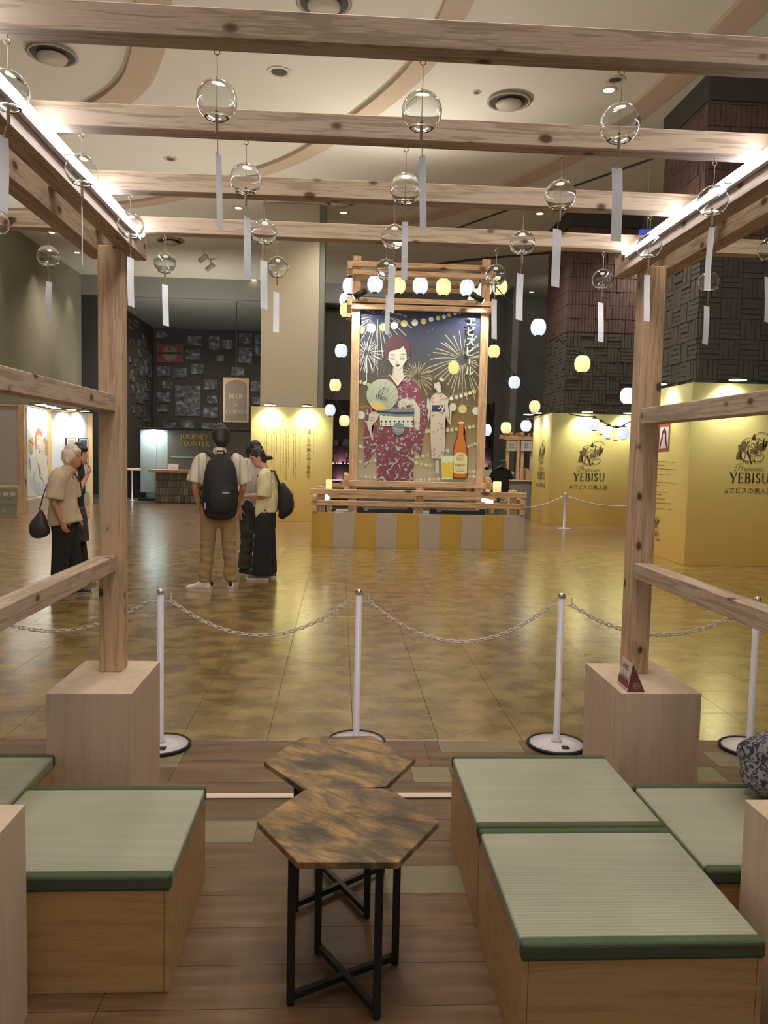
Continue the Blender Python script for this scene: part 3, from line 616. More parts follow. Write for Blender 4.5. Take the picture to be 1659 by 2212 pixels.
# ================================================================== GLASS WIND BELLS
GLS = mat('clear_glass', (250, 252, 252), .0, trans=1, ior=1.45)
STR = mat('string_white', (186, 172, 150), .8); TUB = mat('clapper_tan', (158, 128, 94), .5); BRS = mat('brass_hook', (196, 170, 120), .35, .8)
PAP = mat('paper_strip', (240, 238, 240), .85, noise=.04, nscale=60)
_g = bm_new(); prof = []
for k in range(19):
    a = pi-(pi*.86)*k/18+0; prof.append((.044*sin(a) if k else .003, -.044*cos(a)))
prof = [(.0442*sin(th), .0435*cos(th)) for th in [i*pi*.83/20 for i in range(21)]]
prof[0] = (.0016, .0435)
inner = [(max(.0012, r-.0011), z-.0011*(z/.0435)) for r, z in prof][::-1]
lathe(_g, (0, 0, 0), prof+inner+[prof[0]], 40)
gm = link('glass_globe', _g, GLS, None, True); GME = gm.data; bpy.data.objects.remove(gm)
BELLS = [ # row, hook px, globe centre px, strip top px, strip bottom px, strip apparent width px
 (0, (15, 92), (18, 196), (7, 292), (7, 455), 13), (0, (470, 108), (467, 217), (471, 328), (476, 490), 9), (0, (914, 132), (911, 241), (912, 333), (914, 495), 12), (0, (1342, 158), (1340, 267), (1333, 360), (1331, 518), 18),
 (1, (175, 287), (178, 368), (176, 445), (179, 572), 7), (1, (532, 302), (531, 388), (534, 466), (535, 594), 13), (1, (877, 321), (876, 408), (875, 477), (873, 602), 12), (1, (1213, 337), (1210, 422), (1203, 494), (1200, 617), 19), (1, (1543, 352), (1540, 434), (1536, 490), (1528, 626), 5),
 (2, (-8, 410), (-12, 482), (-12, 560), (-12, 665), 12), (2, (281, 413), (283, 487), (282, 555), (283, 660), 11), (2, (571, 430), (571, 501), (570, 562), (570, 665), 19), (2, (853, 447), (851, 512), (847, 572), (844, 673), 19), (2, (1131, 455), (1128, 525), (1124, 590), (1121, 690), 15), (2, (1406, 462), (1401, 532), (1399, 592), (1396, 693), 8), (2, (1668, 470), (1666, 539), (1660, 597), (1657, 695), 15),
 (3, (104, 492), (104, 554), (106, 607), (105, 696), 13), (3, (355, 503), (357, 568), (357, 614), (358, 702), 16), (3, (600, 516), (599, 577), (597, 630), (596, 716), 13), (3, (835, 526), (834, 583), (838, 637), (836, 722), 9), (3, (1073, 537), (1071, 594), (1068, 645), (1067, 731), 10), (3, (1306, 543), (1300, 604), (1298, 652), (1297, 737), 16), (3, (1535, 553), (1531, 609), (1527, 660), (1523, 742), 13)]
RN = ['front', 'second', 'third', 'rear']
rc = {0: 4, 1: 5, 2: 7, 3: 7}; idx = {}
ORD = ['leftmost', 'second from left', 'third from left', 'fourth from left', 'fifth from left', 'sixth from left', 'rightmost']
for row, hk, gc, s0, s1, sw in BELLS:
    Y = BEAMS[row][0]+.029; i = idx.get(row, 0); idx[row] = i+1
    od = 'rightmost' if i == rc[row]-1 else ORD[i]
    H = at(hk[0], hk[1], Y); G = at(gc[0], gc[1], Y); H.z = 2.368; H.x = (H.x+G.x)/2; G.x = H.x
    A = at(s0[0], s0[1], Y); B = at(s1[0], s1[1], Y)
    t = thing('glass_wind_bell', 'glass wind bell with paper strip, %s under the %s cross beam' % (od, RN[row]), 'wind bell', (H.x, Y, G.z), 'glass wind bells on the pergola')
    o = bpy.data.objects.new('glass_globe', GME); COL.objects.link(o); o.parent = t
    bm = bm_new(); tube(bm, [(H.x, Y, 2.369), (H.x, Y, 2.360)], .0016, 6)
    tube(bm, [(H.x+.006*sin(a), Y, H.z-.0135-.006*cos(a)*-1) for a in [k*5.2/10 for k in range(11)]], .0013, 6); link('hook', bm, BRS, t)
    tubez = G.z-.034
    bm = bm_new(); tube(bm, [(H.x, Y, H.z-.019), (H.x+.001, Y, G.z+.07), (H.x, Y, tubez)], .0009, 5)
    tube(bm, [(H.x, Y, tubez-.03), (A.x*.5+H.x*.5+.001, Y, (tubez+A.z)/2-.012), (A.x, Y, A.z-.006)], .0009, 5); ball(bm, (H.x, Y, G.z+.0475), .0022, 8, 6); link('string', bm, STR, t)
    bm = bm_new(); tube(bm, [(H.x, Y, tubez+.012), (H.x+.0003, Y, tubez-.036)], .0037, 10); link('clapper', bm, TUB, t)
    wd = .024; zc = (CF.dot(A-EYE)); app = sw/FOC*zc; ang = math.acos(min(1, app/wd)); ang *= random.choice((-1, 1))
    dirv = Vector((cos(ang), sin(ang), 0))*wd/2; bm = bm_new(); fwd = Vector((-dirv.y, dirv.x, 0)).normalized()*.0005
    n = 8; rows = []
    for k in range(n+1):
        q = k/n; c0 = A.lerp(Vector((B.x, Y, B.z)), q)+Vector((0, .004*sin(q*4+row+i), 0))
        sk = Vector((0, 0, -.005 if random.random() < 2 else 0))
        rows.append([bm.verts.new(c0-dirv+fwd), bm.verts.new(c0+dirv+fwd+sk), bm.verts.new(c0+dirv-fwd+sk), bm.verts.new(c0-dirv-fwd)])
    for a, b in zip(rows, rows[1:]):
        for k in range(4): bm.faces.new((a[k], a[(k+1) % 4], b[(k+1) % 4], b[k]))
    bm.faces.new(rows[0]); bm.faces.new(rows[-1][::-1]); link('paper_strip', bm, PAP, t)

# ================================================================== STANCHIONS AND CHAINS
WH = mat('stanchion_white', (206, 198, 204), .35); RUB = mat('black_rubber', (26, 25, 24), .6); CHR = mat('chrome', (220, 220, 216), .08, 1)
def stanchion(x, y, lab, h=.805, r=.0165):
    t = thing('stanchion', lab, 'stanchion', (x, y, 0), 'white chain stanchions')
    bm = bm_new(); lathe(bm, (x, y, 0), [(0, .001), (.14, .001), (.14, .012), (.05, .022), (.0, .024)], 40); link('base', bm, WH, t, True)
    bm = bm_new(); lathe(bm, (x, y, 0), [(.139, .0), (.152, .002), (.154, .012), (.146, .019), (.1385, .014), (.139, .0)], 40); link('base_rim', bm, RUB, t, True)
    bm = bm_new(); box(bm, x+.005, x+.045, y-.10, y-.055, .0155, .021, .004); link('base_slot', bm, RUB, t)
    bm = bm_new(); lathe(bm, (x, y, 0), [(0, .02), (r*1.7, .02), (r*1.5, .034), (r, .038), (r, h-.022), (0, h-.022)], 24); link('pole', bm, WH, t, True)
    bm = bm_new(); lathe(bm, (x, y, 0), [(0, h-.022), (r*1.12, h-.022), (r*1.15, h-.012), (r*.9, h-.002), (r*.4, h+.004), (0, h+.005)], 20); link('cap', bm, CHR, t, True)
    bm = bm_new(); z = h-.062
    tube(bm, [(x-.055, y, z), (x+.055, y, z)], .0035, 8)
    for s in (-1, 1): tube(bm, [(x+s*.052, y, z-.004), (x+s*.052, y, z+.042)], .0032, 8)
    link('hook_arm', bm, WH, t)
    return Vector((x, y, z))
SP = [stanchion(-1.98, 4.02, 'white stanchion hidden beyond the left edge of the seating'), stanchion(-.881, 3.966, 'white stanchion behind the left plywood box'), stanchion(.113, 4.02, 'white stanchion standing behind the two hexagonal tables'), stanchion(1.160, 3.983, 'white stanchion left of the right plywood box'), stanchion(2.176, 3.935, 'white stanchion near the right edge behind the patterned bag')]
CHN = mat('chain_plastic', (206, 192, 182), .4)
bm = bm_new(); L_, W_ = .0135, .0075
path = [(W_*cos(a)+0, (L_ if sin(a) > 0 else -L_)*.62+W_*sin(a), 0) for a in [2*pi*k/14 for k in range(14)]]
ring = [Vector((p[1], p[0], 0)) for p in path]; rr = []
for i, p in enumerate(ring):
    d = (ring[(i+1) % 14]-ring[i-1]).normalized(); s = Vector((-d.y, d.x, 0))
    rr.append([bm.verts.new(p+s*.0034*cos(a)+Vector((0, 0, .0034*sin(a)))) for a in [2*pi*k/6 for k in range(6)]])
for i in range(14):
    for k in range(6): bm.faces.new((rr[i][k], rr[i][(k+1) % 6], rr[(i+1) % 14][(k+1) % 6], rr[(i+1) % 14][k]))
tmp = link('chain_link', bm, CHN, None, True); LKM = tmp.data; bpy.data.objects.remove(tmp)
def chain(a, b, sag, lab):
    t = thing('plastic_chain', lab, 'chain', a, 'plastic chains between the stanchions')
    pts = [a.lerp(b, k/200)-Vector((0, 0, sag*(1-(2*k/200-1)**2))) for k in range(201)]
    s = [0]
    for p, q in zip(pts, pts[1:]): s.append(s[-1]+(q-p).length)
    n = int(s[-1]/.0262); stp = s[-1]/n; j = 0
    for i in range(n):
        u = (i+.5)*stp
        while s[j+1] < u: j += 1
        d = (pts[j+1]-pts[j]).normalized(); p = pts[j].lerp(pts[j+1], (u-s[j])/(s[j+1]-s[j]))
        up = Vector((0, 0, 1)); side = up.cross(d).normalized(); up = d.cross(side)
        tw = radians(20 if i % 2 else 95); y = side*cos(tw)+up*sin(tw); z = d.cross(y)
        o = bpy.data.objects.new('chain_link', LKM); COL.objects.link(o); o.parent = t
        o.matrix_local = Matrix(((d.x, y.x, z.x, p.x-a.x), (d.y, y.y, z.y, p.y-a.y), (d.z, y.z, z.z, p.z-a.z), (0, 0, 0, 1)))
hx = Vector((.052, 0, .004))
for i, (sag, lab) in enumerate([(.165, 'white plastic chain passing behind the left post'), (.178, 'white plastic chain hanging left of the middle stanchion'), (.205, 'white plastic chain hanging right of the middle stanchion'), (.15, 'white plastic chain passing behind the right post')]):
    chain(SP[i]+hx, SP[i+1]-Vector((hx.x, 0, -hx.z)), sag, lab)
# far stanchion with rope
x, y = 4.80, 16.5
t = thing('rope_stanchion', 'distant white stanchion before the middle yellow panel', 'stanchion', (x, y, 0))
bm = bm_new(); lathe(bm, (x, y, 0), [(0, 0), (.15, 0), (.15, .02), (.03, .035), (.03, .74), (.036, .76), (0, .78)], 20); link('pole_and_base', bm, WH, t, True)
bm = bm_new(); tube(bm, [(x-.07, y, .69), (x+.07, y, .69)], .008); link('hook_arm', bm, WH, t)
def rope(a, b, sag, lab, r=.014):
    a = Vector(a); b = Vector(b); bm = bm_new()
    tube(bm, [a.lerp(b, k/16)-Vector((0, 0, sag*(1-(2*k/16-1)**2))) for k in range(17)], r, 8)
    tag(link('barrier_rope', bm, mat('rope_white', (206, 200, 188), .8), None, True), lab, 'rope')
rope((3.05, 15.2, .62), (x-.07, y, .69), .16, 'white rope from the stage to the distant stanchion'); rope((x+.07, y, .69), (6.9, 16.6, .66), .17, 'white rope running right from the distant stanchion')

# ================================================================== FESTIVAL STAGE
SX0, SX1, SY0, SY1, SH = -.428, 3.012, 12.6, 15.4, .56
YEL = mat('stage_yellow', (186, 148, 58), .6); STW = mat('stage_white', (176, 160, 142), .6)
ST = thing('stage_platform', 'low stage with yellow and white striped front panels', 'stage', ((SX0+SX1)/2, 14, 0))
n = 10; w = (SX1-SX0)/n
for k in range(n): bx('stripe_panel', (SX0+k*w+.001, SX0+(k+1)*w-.001, SY0, SY0+.03, 0, SH), YEL if k % 2 == 0 else STW, ST, bev=.001)
bx('side_panel', (SX0, SX0+.03, SY0+.031, SY1, 0, SH), STW, ST, bev=0); bx('side_panel', (SX1-.03, SX1, SY0+.031, SY1, 0, SH), STW, ST, bev=0)
bx('deck', (SX0+.031, SX1-.031, SY0+.031, SY1, .40, .42), mat('deck_grey', (150, 152, 150), .8), ST, bev=0)
FX = wood('fence_along_x', (176, 138, 102), (204, 168, 128), 'X', kscale=3); FY = wood('fence_along_y', (176, 138, 102), (204, 168, 128), 'Y', kscale=3); FZ = wood('fence_along_z', (176, 138, 102), (206, 170, 128), 'Z', kscale=3)
FN = thing('stage_fence', 'low timber railing standing on the striped stage', 'railing', (1.3, 12.8, .42))
def P4(nm, d, m, p=FN): return bx(nm, d, m, p, bev=.006)
for x in (-.34, 1.25, 2.78): P4('post', (x, x+.12, 12.72, 12.84, .421, .97 if x < 2 else .96), FZ)
for z in (.845, .665): P4('front_rail', (-.46, 3.04, 12.64, 12.71, z, z+.085), FX)
for x in (-.34-.075, 2.93-.0):
    for z in (.74, .57): P4('side_rail', (x, x+.07, 12.55, 15.0, z, z+.08), FY)
for x in (-.22, 2.8): P4('rear_post', (x, x+.1, 14.9, 15.0, .421, 1.02), FZ)
P4('rear_rail', (-.3, 3.0, 14.82, 14.89, .86, .95), FX); P4('rear_rail', (-.3, 3.0, 14.82, 14.89, .66, .74), FX)
# tower
TY, TB = 13.5, 14.55
LT, RT = at(766, 850, TY).x, at(1043, 850, TY).x
TW = thing('festival_tower', 'tall timber tower with crossed rails framing the big poster', 'tower', ((LT+RT)/2, 14, .42))
zt = at(763, 552, TY).z
for x, m in ((LT, FZ), (RT, FZ)):
    P4('leg', (x-.07, x+.07, TY, TY+.1, .421, zt if x < 1 else zt+.02), m, TW); P4('leg', (x-.06, x+.06, TB, TB+.1, .421, zt-.05), m, TW)
ex = .16
for py in (570, 588, 647, 661):
    z = at(905, py+6, TY).z; P4('front_rail', (LT-ex, RT+ex, TY-.081, TY-.002, z-.045, z+.04), FX, TW); P4('back_rail', (LT-.1, RT+.1, TB+.102, TB+.17, z-.045, z+.03), FX, TW)
for py in (578, 655):
    z = at(905, py+6, TY).z
    for x in (LT-.155, RT+.075): P4('side_rail', (x, x+.075, TY-.15, TB+.3, z-.045, z+.04), FY, TW)
for z in (1.0, .80): P4('front_rail', (LT-.22, RT+.28, TY-.081, TY-.002, z-.05, z+.05), FX, TW)
for z in (1.1, .9):
    for x in (LT-.15, RT+.075): P4('side_rail', (x, x+.075, TY-.2, TB+.3, z-.05, z+.05), FY, TW)
# clamp spotlights of the tower
for px, py, s, lab in ((775, 640, 1, 'black clamp spotlight on the upper left of the tower'), (1033, 648, -1, 'black clamp spotlight on the upper right of the tower')):
    p = at(px, py, TY-.2); t = thing('clamp_spotlight', lab, 'spotlight', p)
    bm = bm_new(); tube(bm, [p+Vector((s*.12, 0, .10)), p+Vector((-s*.08, 0, -.02))], .05, 14); link('lamp_head', bm, mat('spot_black', (34, 33, 34), .5), t, True)
    bm = bm_new(); tube(bm, [p+Vector((0, .02, 0)), p+Vector((0, .11, -.03))], .012, 8); link('clamp_arm', bm, mat('spot_black', (34, 33, 34), .5), t)
    bm = bm_new(); tube(bm, [p+Vector((-s*.081, 0, -.021)), p+Vector((-s*.086, 0, -.024))], .043, 14); link('lens', bm, mat('spot_glow', (255, 255, 250), .5, emit=12), t)
    lamp('SPOT', p+Vector((-s*.1, -.08, -.06)), ((LT+RT)/2+s*-.55, TY+.02, 2.6), 55, (.94, .97, 1), .04, 120, .9)
    lamp('SPOT', p+Vector((-s*.11, -.5, -.05)), ((LT+RT)/2+s*.6, TY+.02, 1.9), 46, (.97, .98, 1), .1, 90, .9)
# stage light bars and floor lamps
for x0, lab in ((.30, 'black light bar lying on the stage, left of the middle post'), (1.50, 'black light bar lying on the stage, right of the middle post')):
    t = thing('light_bar', lab, 'stage light', (x0+.5, 12.95, .42), 'black light bars on the stage')
    BB = mat('bar_black', (30, 29, 28), .5)
    bx('bar_body', (x0, x0+.93, 12.9, 13.0, .50, .62), BB, t, bev=.012)
    for x in (x0+.02, x0+.83): bx('bracket', (x, x+.08, 12.885, 13.015, .421, .64), BB, t, bev=.006)
    bx('maker_plate', (x0+.12, x0+.19, 12.896, 12.899, .575, .60), mat('plate_tan', (150, 130, 90), .5), t, bev=0)
bm = bm_new(); tube(bm, [(-.1, 13, .44), (.0, 12.97, .425), (.15, 12.98, .43), (.26, 13, .47), (.31, 12.95, .52)], .011, 8); tag(link('power_cable', bm, RUB, None, True), 'black cable looping to the left stage light bar', 'cable')
bx0 = thing('floor_lamp_box', 'small black spotlight on the stage behind the left post', 'spotlight', (-.1, 12.98, .42)); bx('housing', (-.2, -.06, 12.9, 13.05, .425, .56), BB, bx0, bev=.02); 
bm = bm_new(); tube(bm, [(-.1, 12.98, .55), (-.06, 12.96, .60)], .03, 10); link('bracket', bm, BB, bx0)
GLOW = mat('tube_glow', (255, 253, 245), .5, emit=10)
p = at(704, 1076, 12.95); t = thing('bulb_lamp', 'small bright lamp behind the left end of the stage railing', 'lamp', p); bm = bm_new(); ball(bm, p, (.055, .05, .06), 14, 10); link('bulb', bm, GLOW, t, True); bm = bm_new(); tube(bm, [p+Vector((0, .02, -.05)), (p.x, p.y+.02, .421)], .012, 8); link('stem', bm, BB, t)
a = at(1043, 1080, 13.1); b = at(1063, 1085, 12.95); t = thing('tube_lamp', 'short bright tube lamp behind the right end of the stage railing', 'lamp', a); bm = bm_new(); tube(bm, [a, b], .032, 12); link('tube', bm, GLOW, t, True); bm = bm_new(); tube(bm, [(a+b)/2+Vector((0, .03, 0)), ((a+b)/2).to_2d().to_3d()+Vector((0, .03, .421))], .012, 8); link('stem', bm, BB, t)
t = thing('paper_lamp', 'small cream cylinder lamp on the right end of the stage railing', 'lamp', (2.56, 12.76, .93)); bm = bm_new(); lathe(bm, (2.56, 12.68, .931), [(0, 0), (.065, 0), (.065, .17), (0, .17)], 20); link('shade', bm, mat('shade_glow', (240, 222, 160), .6, emit=.5), t, True)
t = thing('paper_lamp', 'small cream lamp box on the left end of the stage railing', 'lamp', (-.2, 12.76, .93)); bx('shade', (-.21, -.11, 12.66, 12.705, .931, 1.08), mat('shade_glow', (240, 222, 160), .6, emit=.5), t, bev=.006)

# ------------------------------------------------------------------ the poster
PYY = TY-.0+.05
PT = thing('kimono_poster', 'big poster of a woman in a maroon kimono, fireworks and beer', 'poster', ((LT+RT)/2, PYY, 2.4))
TL, TR_, BL, BR = at(773, 640, PYY), at(1039, 640, PYY), at(768, 1042, PYY), at(1037, 1047, PYY)
x0, x1, z0, z1 = (TL.x+BL.x)/2, (TR_.x+BR.x)/2, BL.z, TL.z
m = bpy.data.materials.new('poster_sky'); m.use_nodes = True; nt = m.node_tree; b = nt.nodes['Principled BSDF']
g = N(nt, 'ShaderNodeNewGeometry'); sp = N(nt, 'ShaderNodeSeparateXYZ'); nt.links.new(g.outputs['Position'], sp.inputs[0])
mr = N(nt, 'ShaderNodeMapRange'); mr.inputs[1].default_value = z0; mr.inputs[2].default_value = z1; nt.links.new(sp.outputs['Z'], mr.inputs[0])
r = ramp(nt, [(0, (176, 168, 148)), (.12, (168, 154, 120)), (.32, (132, 108, 60)), (.52, (84, 74, 54)), (.72, (58, 60, 66)), (.92, (40, 46, 76)), (1, (34, 38, 62))]); nt.links.new(mr.outputs[0], r.inputs[0]); nt.links.new(r.outputs[0], b.inputs['Base Color']); b.inputs['Roughness'].default_value = .6
SHEET = bx('printed_sheet', (x0, x1, PYY, PYY+.02, z0, z1), m, PT, bev=0)
sh = Sheet(lambda x, y: at(x, y, PYY), (0, -1, 0), SHEET)
def Z4(L): return [(775+x/9.76, 700+y/9.76) for x, y in L]
def Z5(L): return [(775+x/9.76, 870+y/9.76) for x, y in L]
def Z6(L): return [(925+x/8.508, 780+y/8.508) for x, y in L]
def inx(x): return 772 < x < 1036
def firework(cx, cy, r0, r1, n, w, droop=.12, seed=1):
    rnd = random.Random(seed)
    for k in range(n):
        a = 2*pi*k/n+rnd.uniform(-.08, .08); ra = r0*rnd.uniform(.8, 1.2); rb = r1*rnd.uniform(.75, 1.05); P = []
        for j in range(7):
            q = ra+(rb-ra)*j/6; x = cx+q*cos(a); y = cy-q*sin(a)+droop*q*q/r1
            if inx(x) and y > 664: P.append((x, y))
        if len(P) > 2: sh.line(P, w*.35, w)
PGD = mat('print_gold', (172, 162, 118), .6); PW = mat('print_white', (204, 206, 200), .6); PY2 = mat('print_yellow', (200, 188, 122), .6); PSK = mat('print_skin', (196, 190, 168), .6)
sh.new(); firework(817, 686, 14, 76, 26, 2.1, .5, 2); firework(999, 776, 12, 74, 34, 2.1, .18, 3); firework(902, 813, 8, 38, 30, 1.8, .15, 4); sh.line([(816, 690), (815, 815)], 1.2); sh.line([(999, 790), (998, 880)], 1.6)
sh.done('printed_fireworks', PGD)
sh.new(); firework(792, 763, 8, 37, 34, 1.3, .15, 5); sh.line([(792, 768), (792, 826)], 1.4)
for k in range(60):
    x, y = random.uniform(775, 1032), random.uniform(690, 860); sh.disc(x, y, .6, n=6)
sh.done('printed_pale_sparks', PW)
LN = [(777, 712, 9), (802, 709, 10), (828, 707, 8.5), (852, 703, 8), (873, 699, 7.5), (896, 697, 7), (915, 694, 6.5), (931, 690, 5.5), (946, 687, 5), (959, 684, 4.5), (970, 681, 4.2), (983, 677, 4), (993, 675, 3.5),
      (975, 861, 4.5), (986, 858, 4.5), (996, 855, 4), (1006, 852, 4), (1015, 849, 4), (1024, 846, 4), (966, 929, 4.5), (976, 929, 4), (987, 927, 4), (1003, 925, 4), (1014, 923, 4), (1023, 922, 4), (1011, 964, 3.5), (1019, 962, 3.5), (1026, 959, 3.5),
      (779, 825, 4), (788, 828, 4), (796, 831, 4), (778, 897, 9), (999, 884, 9.5), (1029, 888, 9), (921, 931, 5), (930, 931, 5), (901, 988, 4), (914, 986, 4), (924, 984, 3.5), (899, 1000, 4), (910, 1003, 4), (920, 1005, 4), (929, 1007, 4), (779, 964, 4), (786, 967, 3.5), (779, 997, 4), (800, 996, 4), (810, 995, 4),
      (960, 973, 3.5), (967, 974, 4), (1014, 1018, 4), (1024, 1018, 4), (1013, 1029, 4), (1024, 1029, 4)]+[(781+9.3*k, 1029+.6*k, 3.6) for k in range(4)]+[(899+9.6*k, 1036-.2*k, 3.6) for k in range(8)]
for par, mm in ((0, PY2), (1, PW)):
    sh.new()
    for k, (x, y, rr_) in enumerate(LN):
        if k % 2 == par and inx(x-2): sh.disc(max(x, 774+rr_*.6), y, rr_, n=14)
    if par == 0: sh.disc(980, 794, 12, 15, 24)
    sh.done('printed_lanterns', mm)
sh.new()
for P in ([(775, 822), (800, 833)], [(775, 880), (800, 877)], [(960, 858), (1034, 842)], [(960, 868), (1034, 880)], [(880, 929), (1034, 920)], [(900, 990), (1034, 957)], [(895, 1000), (940, 1010)], [(776, 1027), (812, 1030)], [(893, 1033), (1034, 1024)], [(776, 996), (812, 994)]): sh.line(P, .7)
sh.done('printed_cords', PGD)
m = fleck('kimono_print', (124, 66, 74), (168, 180, 178), 7.5, .57)
n1 = m.node_tree.nodes
MAR = m
sh.new()
sh.poly(Z4([(550, 1160), (640, 1070), (800, 1310), (980, 1085), (1090, 1160), (1250, 1280), (1320, 1400), (1360, 1600), (1400, 1830), (1180, 1850), (300, 1850), (330, 1500)]))
sh.poly(Z4([(1360, 1600), (1430, 1830), (1450, 1950), (1380, 2200), (1180, 2000), (1180, 1800)]))
sh.poly(Z5([(230, 70), (180, 150), (120, 400), (100, 900), (130, 1380), (370, 960), (400, 300), (400, 70)]))
sh.poly(Z5([(1170, 0), (1330, 0), (1400, 120), (1440, 280), (1440, 420), (1370, 700), (1310, 1110), (1180, 970), (1150, 500)]))
sh.poly(Z5([(420, 180), (1170, 180), (1180, 560), (1170, 1000), (1142, 1690), (385, 1680), (365, 1000), (430, 500)]))
sh.done('printed_kimono', MAR)
sh.new(); sh.poly(Z4([(620, 600), (690, 540), (860, 500), (940, 450), (1000, 590), (1010, 700), (1000, 780), (950, 860), (900, 925), (830, 975), (800, 965), (730, 900), (660, 820), (622, 720)]))
sh.poly(Z4([(730, 860), (935, 860), (935, 1020), (965, 1085), (900, 1180), (815, 1270), (700, 1100), (725, 1020)]))
sh.poly(Z4([(570, 690), (610, 700), (635, 770), (590, 750)])); sh.poly(Z4([(1065, 680), (1020, 700), (1000, 770), (1045, 740)]))
sh.poly(Z4([(830, 1690), (850, 1620), (930, 1570), (1050, 1590), (1170, 1600), (1230, 1690), (1290, 1790), (1290, 1960), (1200, 1960), (1140, 1700), (1060, 1700), (1000, 1720), (970, 1790), (930, 1740), (900, 1770), (840, 1750)]))
sh.poly(Z5([(1180, 100), (1290, 130), (1290, 300), (1275, 580), (1235, 590), (1180, 520), (1160, 300)]))
sh.poly(Z5([(215, 240), (330, 175), (430, 240), (400, 330), (350, 400), (320, 440), (270, 500), (300, 640), (300, 800), (270, 780), (220, 600), (175, 470), (210, 330)]))
sh.done('printed_skin', PSK)
sh.new(); sh.poly(Z4([(620, 770), (560, 690), (530, 560), (545, 430), (610, 320), (700, 255), (810, 225), (920, 240), (1000, 300), (1055, 380), (1085, 480), (1085, 600), (1060, 690), (1015, 760), (1000, 600), (940, 465), (860, 530), (700, 560), (640, 600), (615, 690)]))
sh.poly(Z4([(770, 865), (820, 850), (868, 860), (842, 892), (815, 905), (788, 888)])); sh.done('printed_hair', mat('print_brown', (84, 56, 56), .6))
sh.new()
for P, w in [([(665, 718), (710, 742), (755, 725)], 1.6), ([(868, 720), (910, 742), (958, 715)], 1.6), ([(650, 650), (705, 635), (775, 660)], .8), ([(850, 655), (920, 630), (985, 638)], .8), ([(665, 690), (710, 675), (760, 695)], .4), ([(865, 690), (910, 675), (960, 690)], .4), ([(798, 780), (790, 805), (806, 826)], .5),
             ([(665, 1080), (800, 1290), (960, 1090)], .6), ([(700, 1100), (830, 1230)], .5), ([(620, 600), (622, 720), (660, 820), (730, 900), (800, 965), (830, 975), (900, 925), (1000, 780)], .5), ([(730, 905), (725, 1020), (700, 1090)], .5), ([(935, 900), (935, 1020), (965, 1085)], .5), ([(880, 1620), (850, 1700)], .5), ([(930, 1640), (900, 1740)], .5), ([(980, 1660), (960, 1750)], .5)]: sh.line(Z4(P), w)
for P in ([(230, 300), (340, 330)], [(220, 360), (340, 380)], [(230, 420), (320, 430)], [(1190, 400), (1280, 440)], [(330, 180), (300, 240)]): sh.line(Z5(P), .6)
sh.done('printed_outlines', mat('print_dark', (60, 48, 44), .6))
sh.new(); sh.poly(Z4([(640, 1068), (680, 1078), (820, 1240), (960, 1085), (995, 1080), (820, 1310)])); sh.poly(Z5([(440, 250), (1140, 280), (1135, 520), (980, 510), (700, 500), (450, 490)])); sh.done('printed_collar_and_sash', mat('print_cream', (206, 208, 186), .6))
sh.new(); 
for r_ in range(2):
    for k in range(8): sh.disc(*Z5([(480+92*k, 395+8*r_*0+(k % 2)*0+r_*62-(0)), (0, 0)])[0], 1.8 if r_ == 0 else 1.3, 2.2 if r_ == 0 else 1.6, 10)
for k in range(7): sh.disc(*Z5([(530+92*k, 268), (0, 0)])[0], 1.5, 1.2, 8)
sh.done('printed_sash_dots', mat('print_dark', (60, 48, 44), .6))
sh.new(); sh.poly(Z5([(400, 165), (700, 190), (1170, 190), (1170, 235), (800, 240), (440, 205)])); sh.done('printed_navy_obi', mat('print_navy', (50, 56, 74), .6))
sh.new(); sh.poly(Z5([(500, 110), (850, 130), (1170, 110), (1170, 180), (800, 185), (420, 160)])); sh.poly(Z5([(440, 215), (800, 245), (1165, 240), (1160, 275), (800, 285), (450, 250)])); sh.disc(*Z5([(835, 555), (0, 0)])[0], 12.8, 13.6, 28); sh.done('printed_blue_bands', mat('print_bluegrey', (112, 128, 142), .6))
sh.new(); sh.line(Z5([(715, 520), (780, 560), (880, 575), (950, 560)]), 1.6); sh.line(Z5([(730, 590), (800, 610), (900, 600), (945, 590)]), 1); sh.line(Z5([(410, 165), (700, 190), (1165, 188)]), .7); sh.poly(Z4([(980, 1780), (1150, 1745), (1160, 1770), (850, 1790)])); sh.done('printed_gold_bands', mat('print_straw', (206, 180, 110), .6))
# round fan
sh.new(); sh.disc(*Z4([(495, 1495), (0, 0)])[0], 34, 34.5, 36); sh.done('printed_fan', mat('print_palegreen', (168, 178, 152), .6))
sh.new()
for k in range(19):
    a = radians(160-k*11.5); c0 = (370, 1800); P = []
    for q in (200, 720):
        x, y = c0[0]+q*cos(a)*.9, c0[1]-q*sin(a)
        P.append((x, y))
    (ax, ay), (bx_, by) = P; dd = Vector((bx_-ax, by-ay)); q = 1
    while q > .05 and math.hypot(ax+dd.x*q-495, ay+dd.y*q-1495) > 325: q -= .04
    if math.hypot(ax-495, ay-1495) < 330: sh.line(Z4([(ax, ay), (ax+dd.x*q, ay+dd.y*q)]), .6)
sh.done('printed_fan_ribs', mat('print_fangreen', (124, 138, 116), .6))
sh.new(); sh.poly(Z4([(215, 1650), (300, 1630), (430, 1655), (520, 1720), (575, 1795), (480, 1820), (360, 1822), (270, 1760)])); sh.done('printed_fan_base', mat('print_straw', (206, 180, 110), .6))
q = Z4([(470, 1590), (0, 0)])[0]; aa = radians(-14)
roman('printed_fan_lettering', 'YEBISU', at(q[0], q[1], PYY)+Vector((0, -.03, 0)), (cos(aa), 0, sin(aa)), (-sin(aa), 0, cos(aa)), .055, INK, PT, sp=.06)
q = Z4([(500, 1440), (0, 0)])[0]
ff = lambda P: [(q[0]+(x-700)*.024, q[1]+(y-760)*.024) for x, y in P]
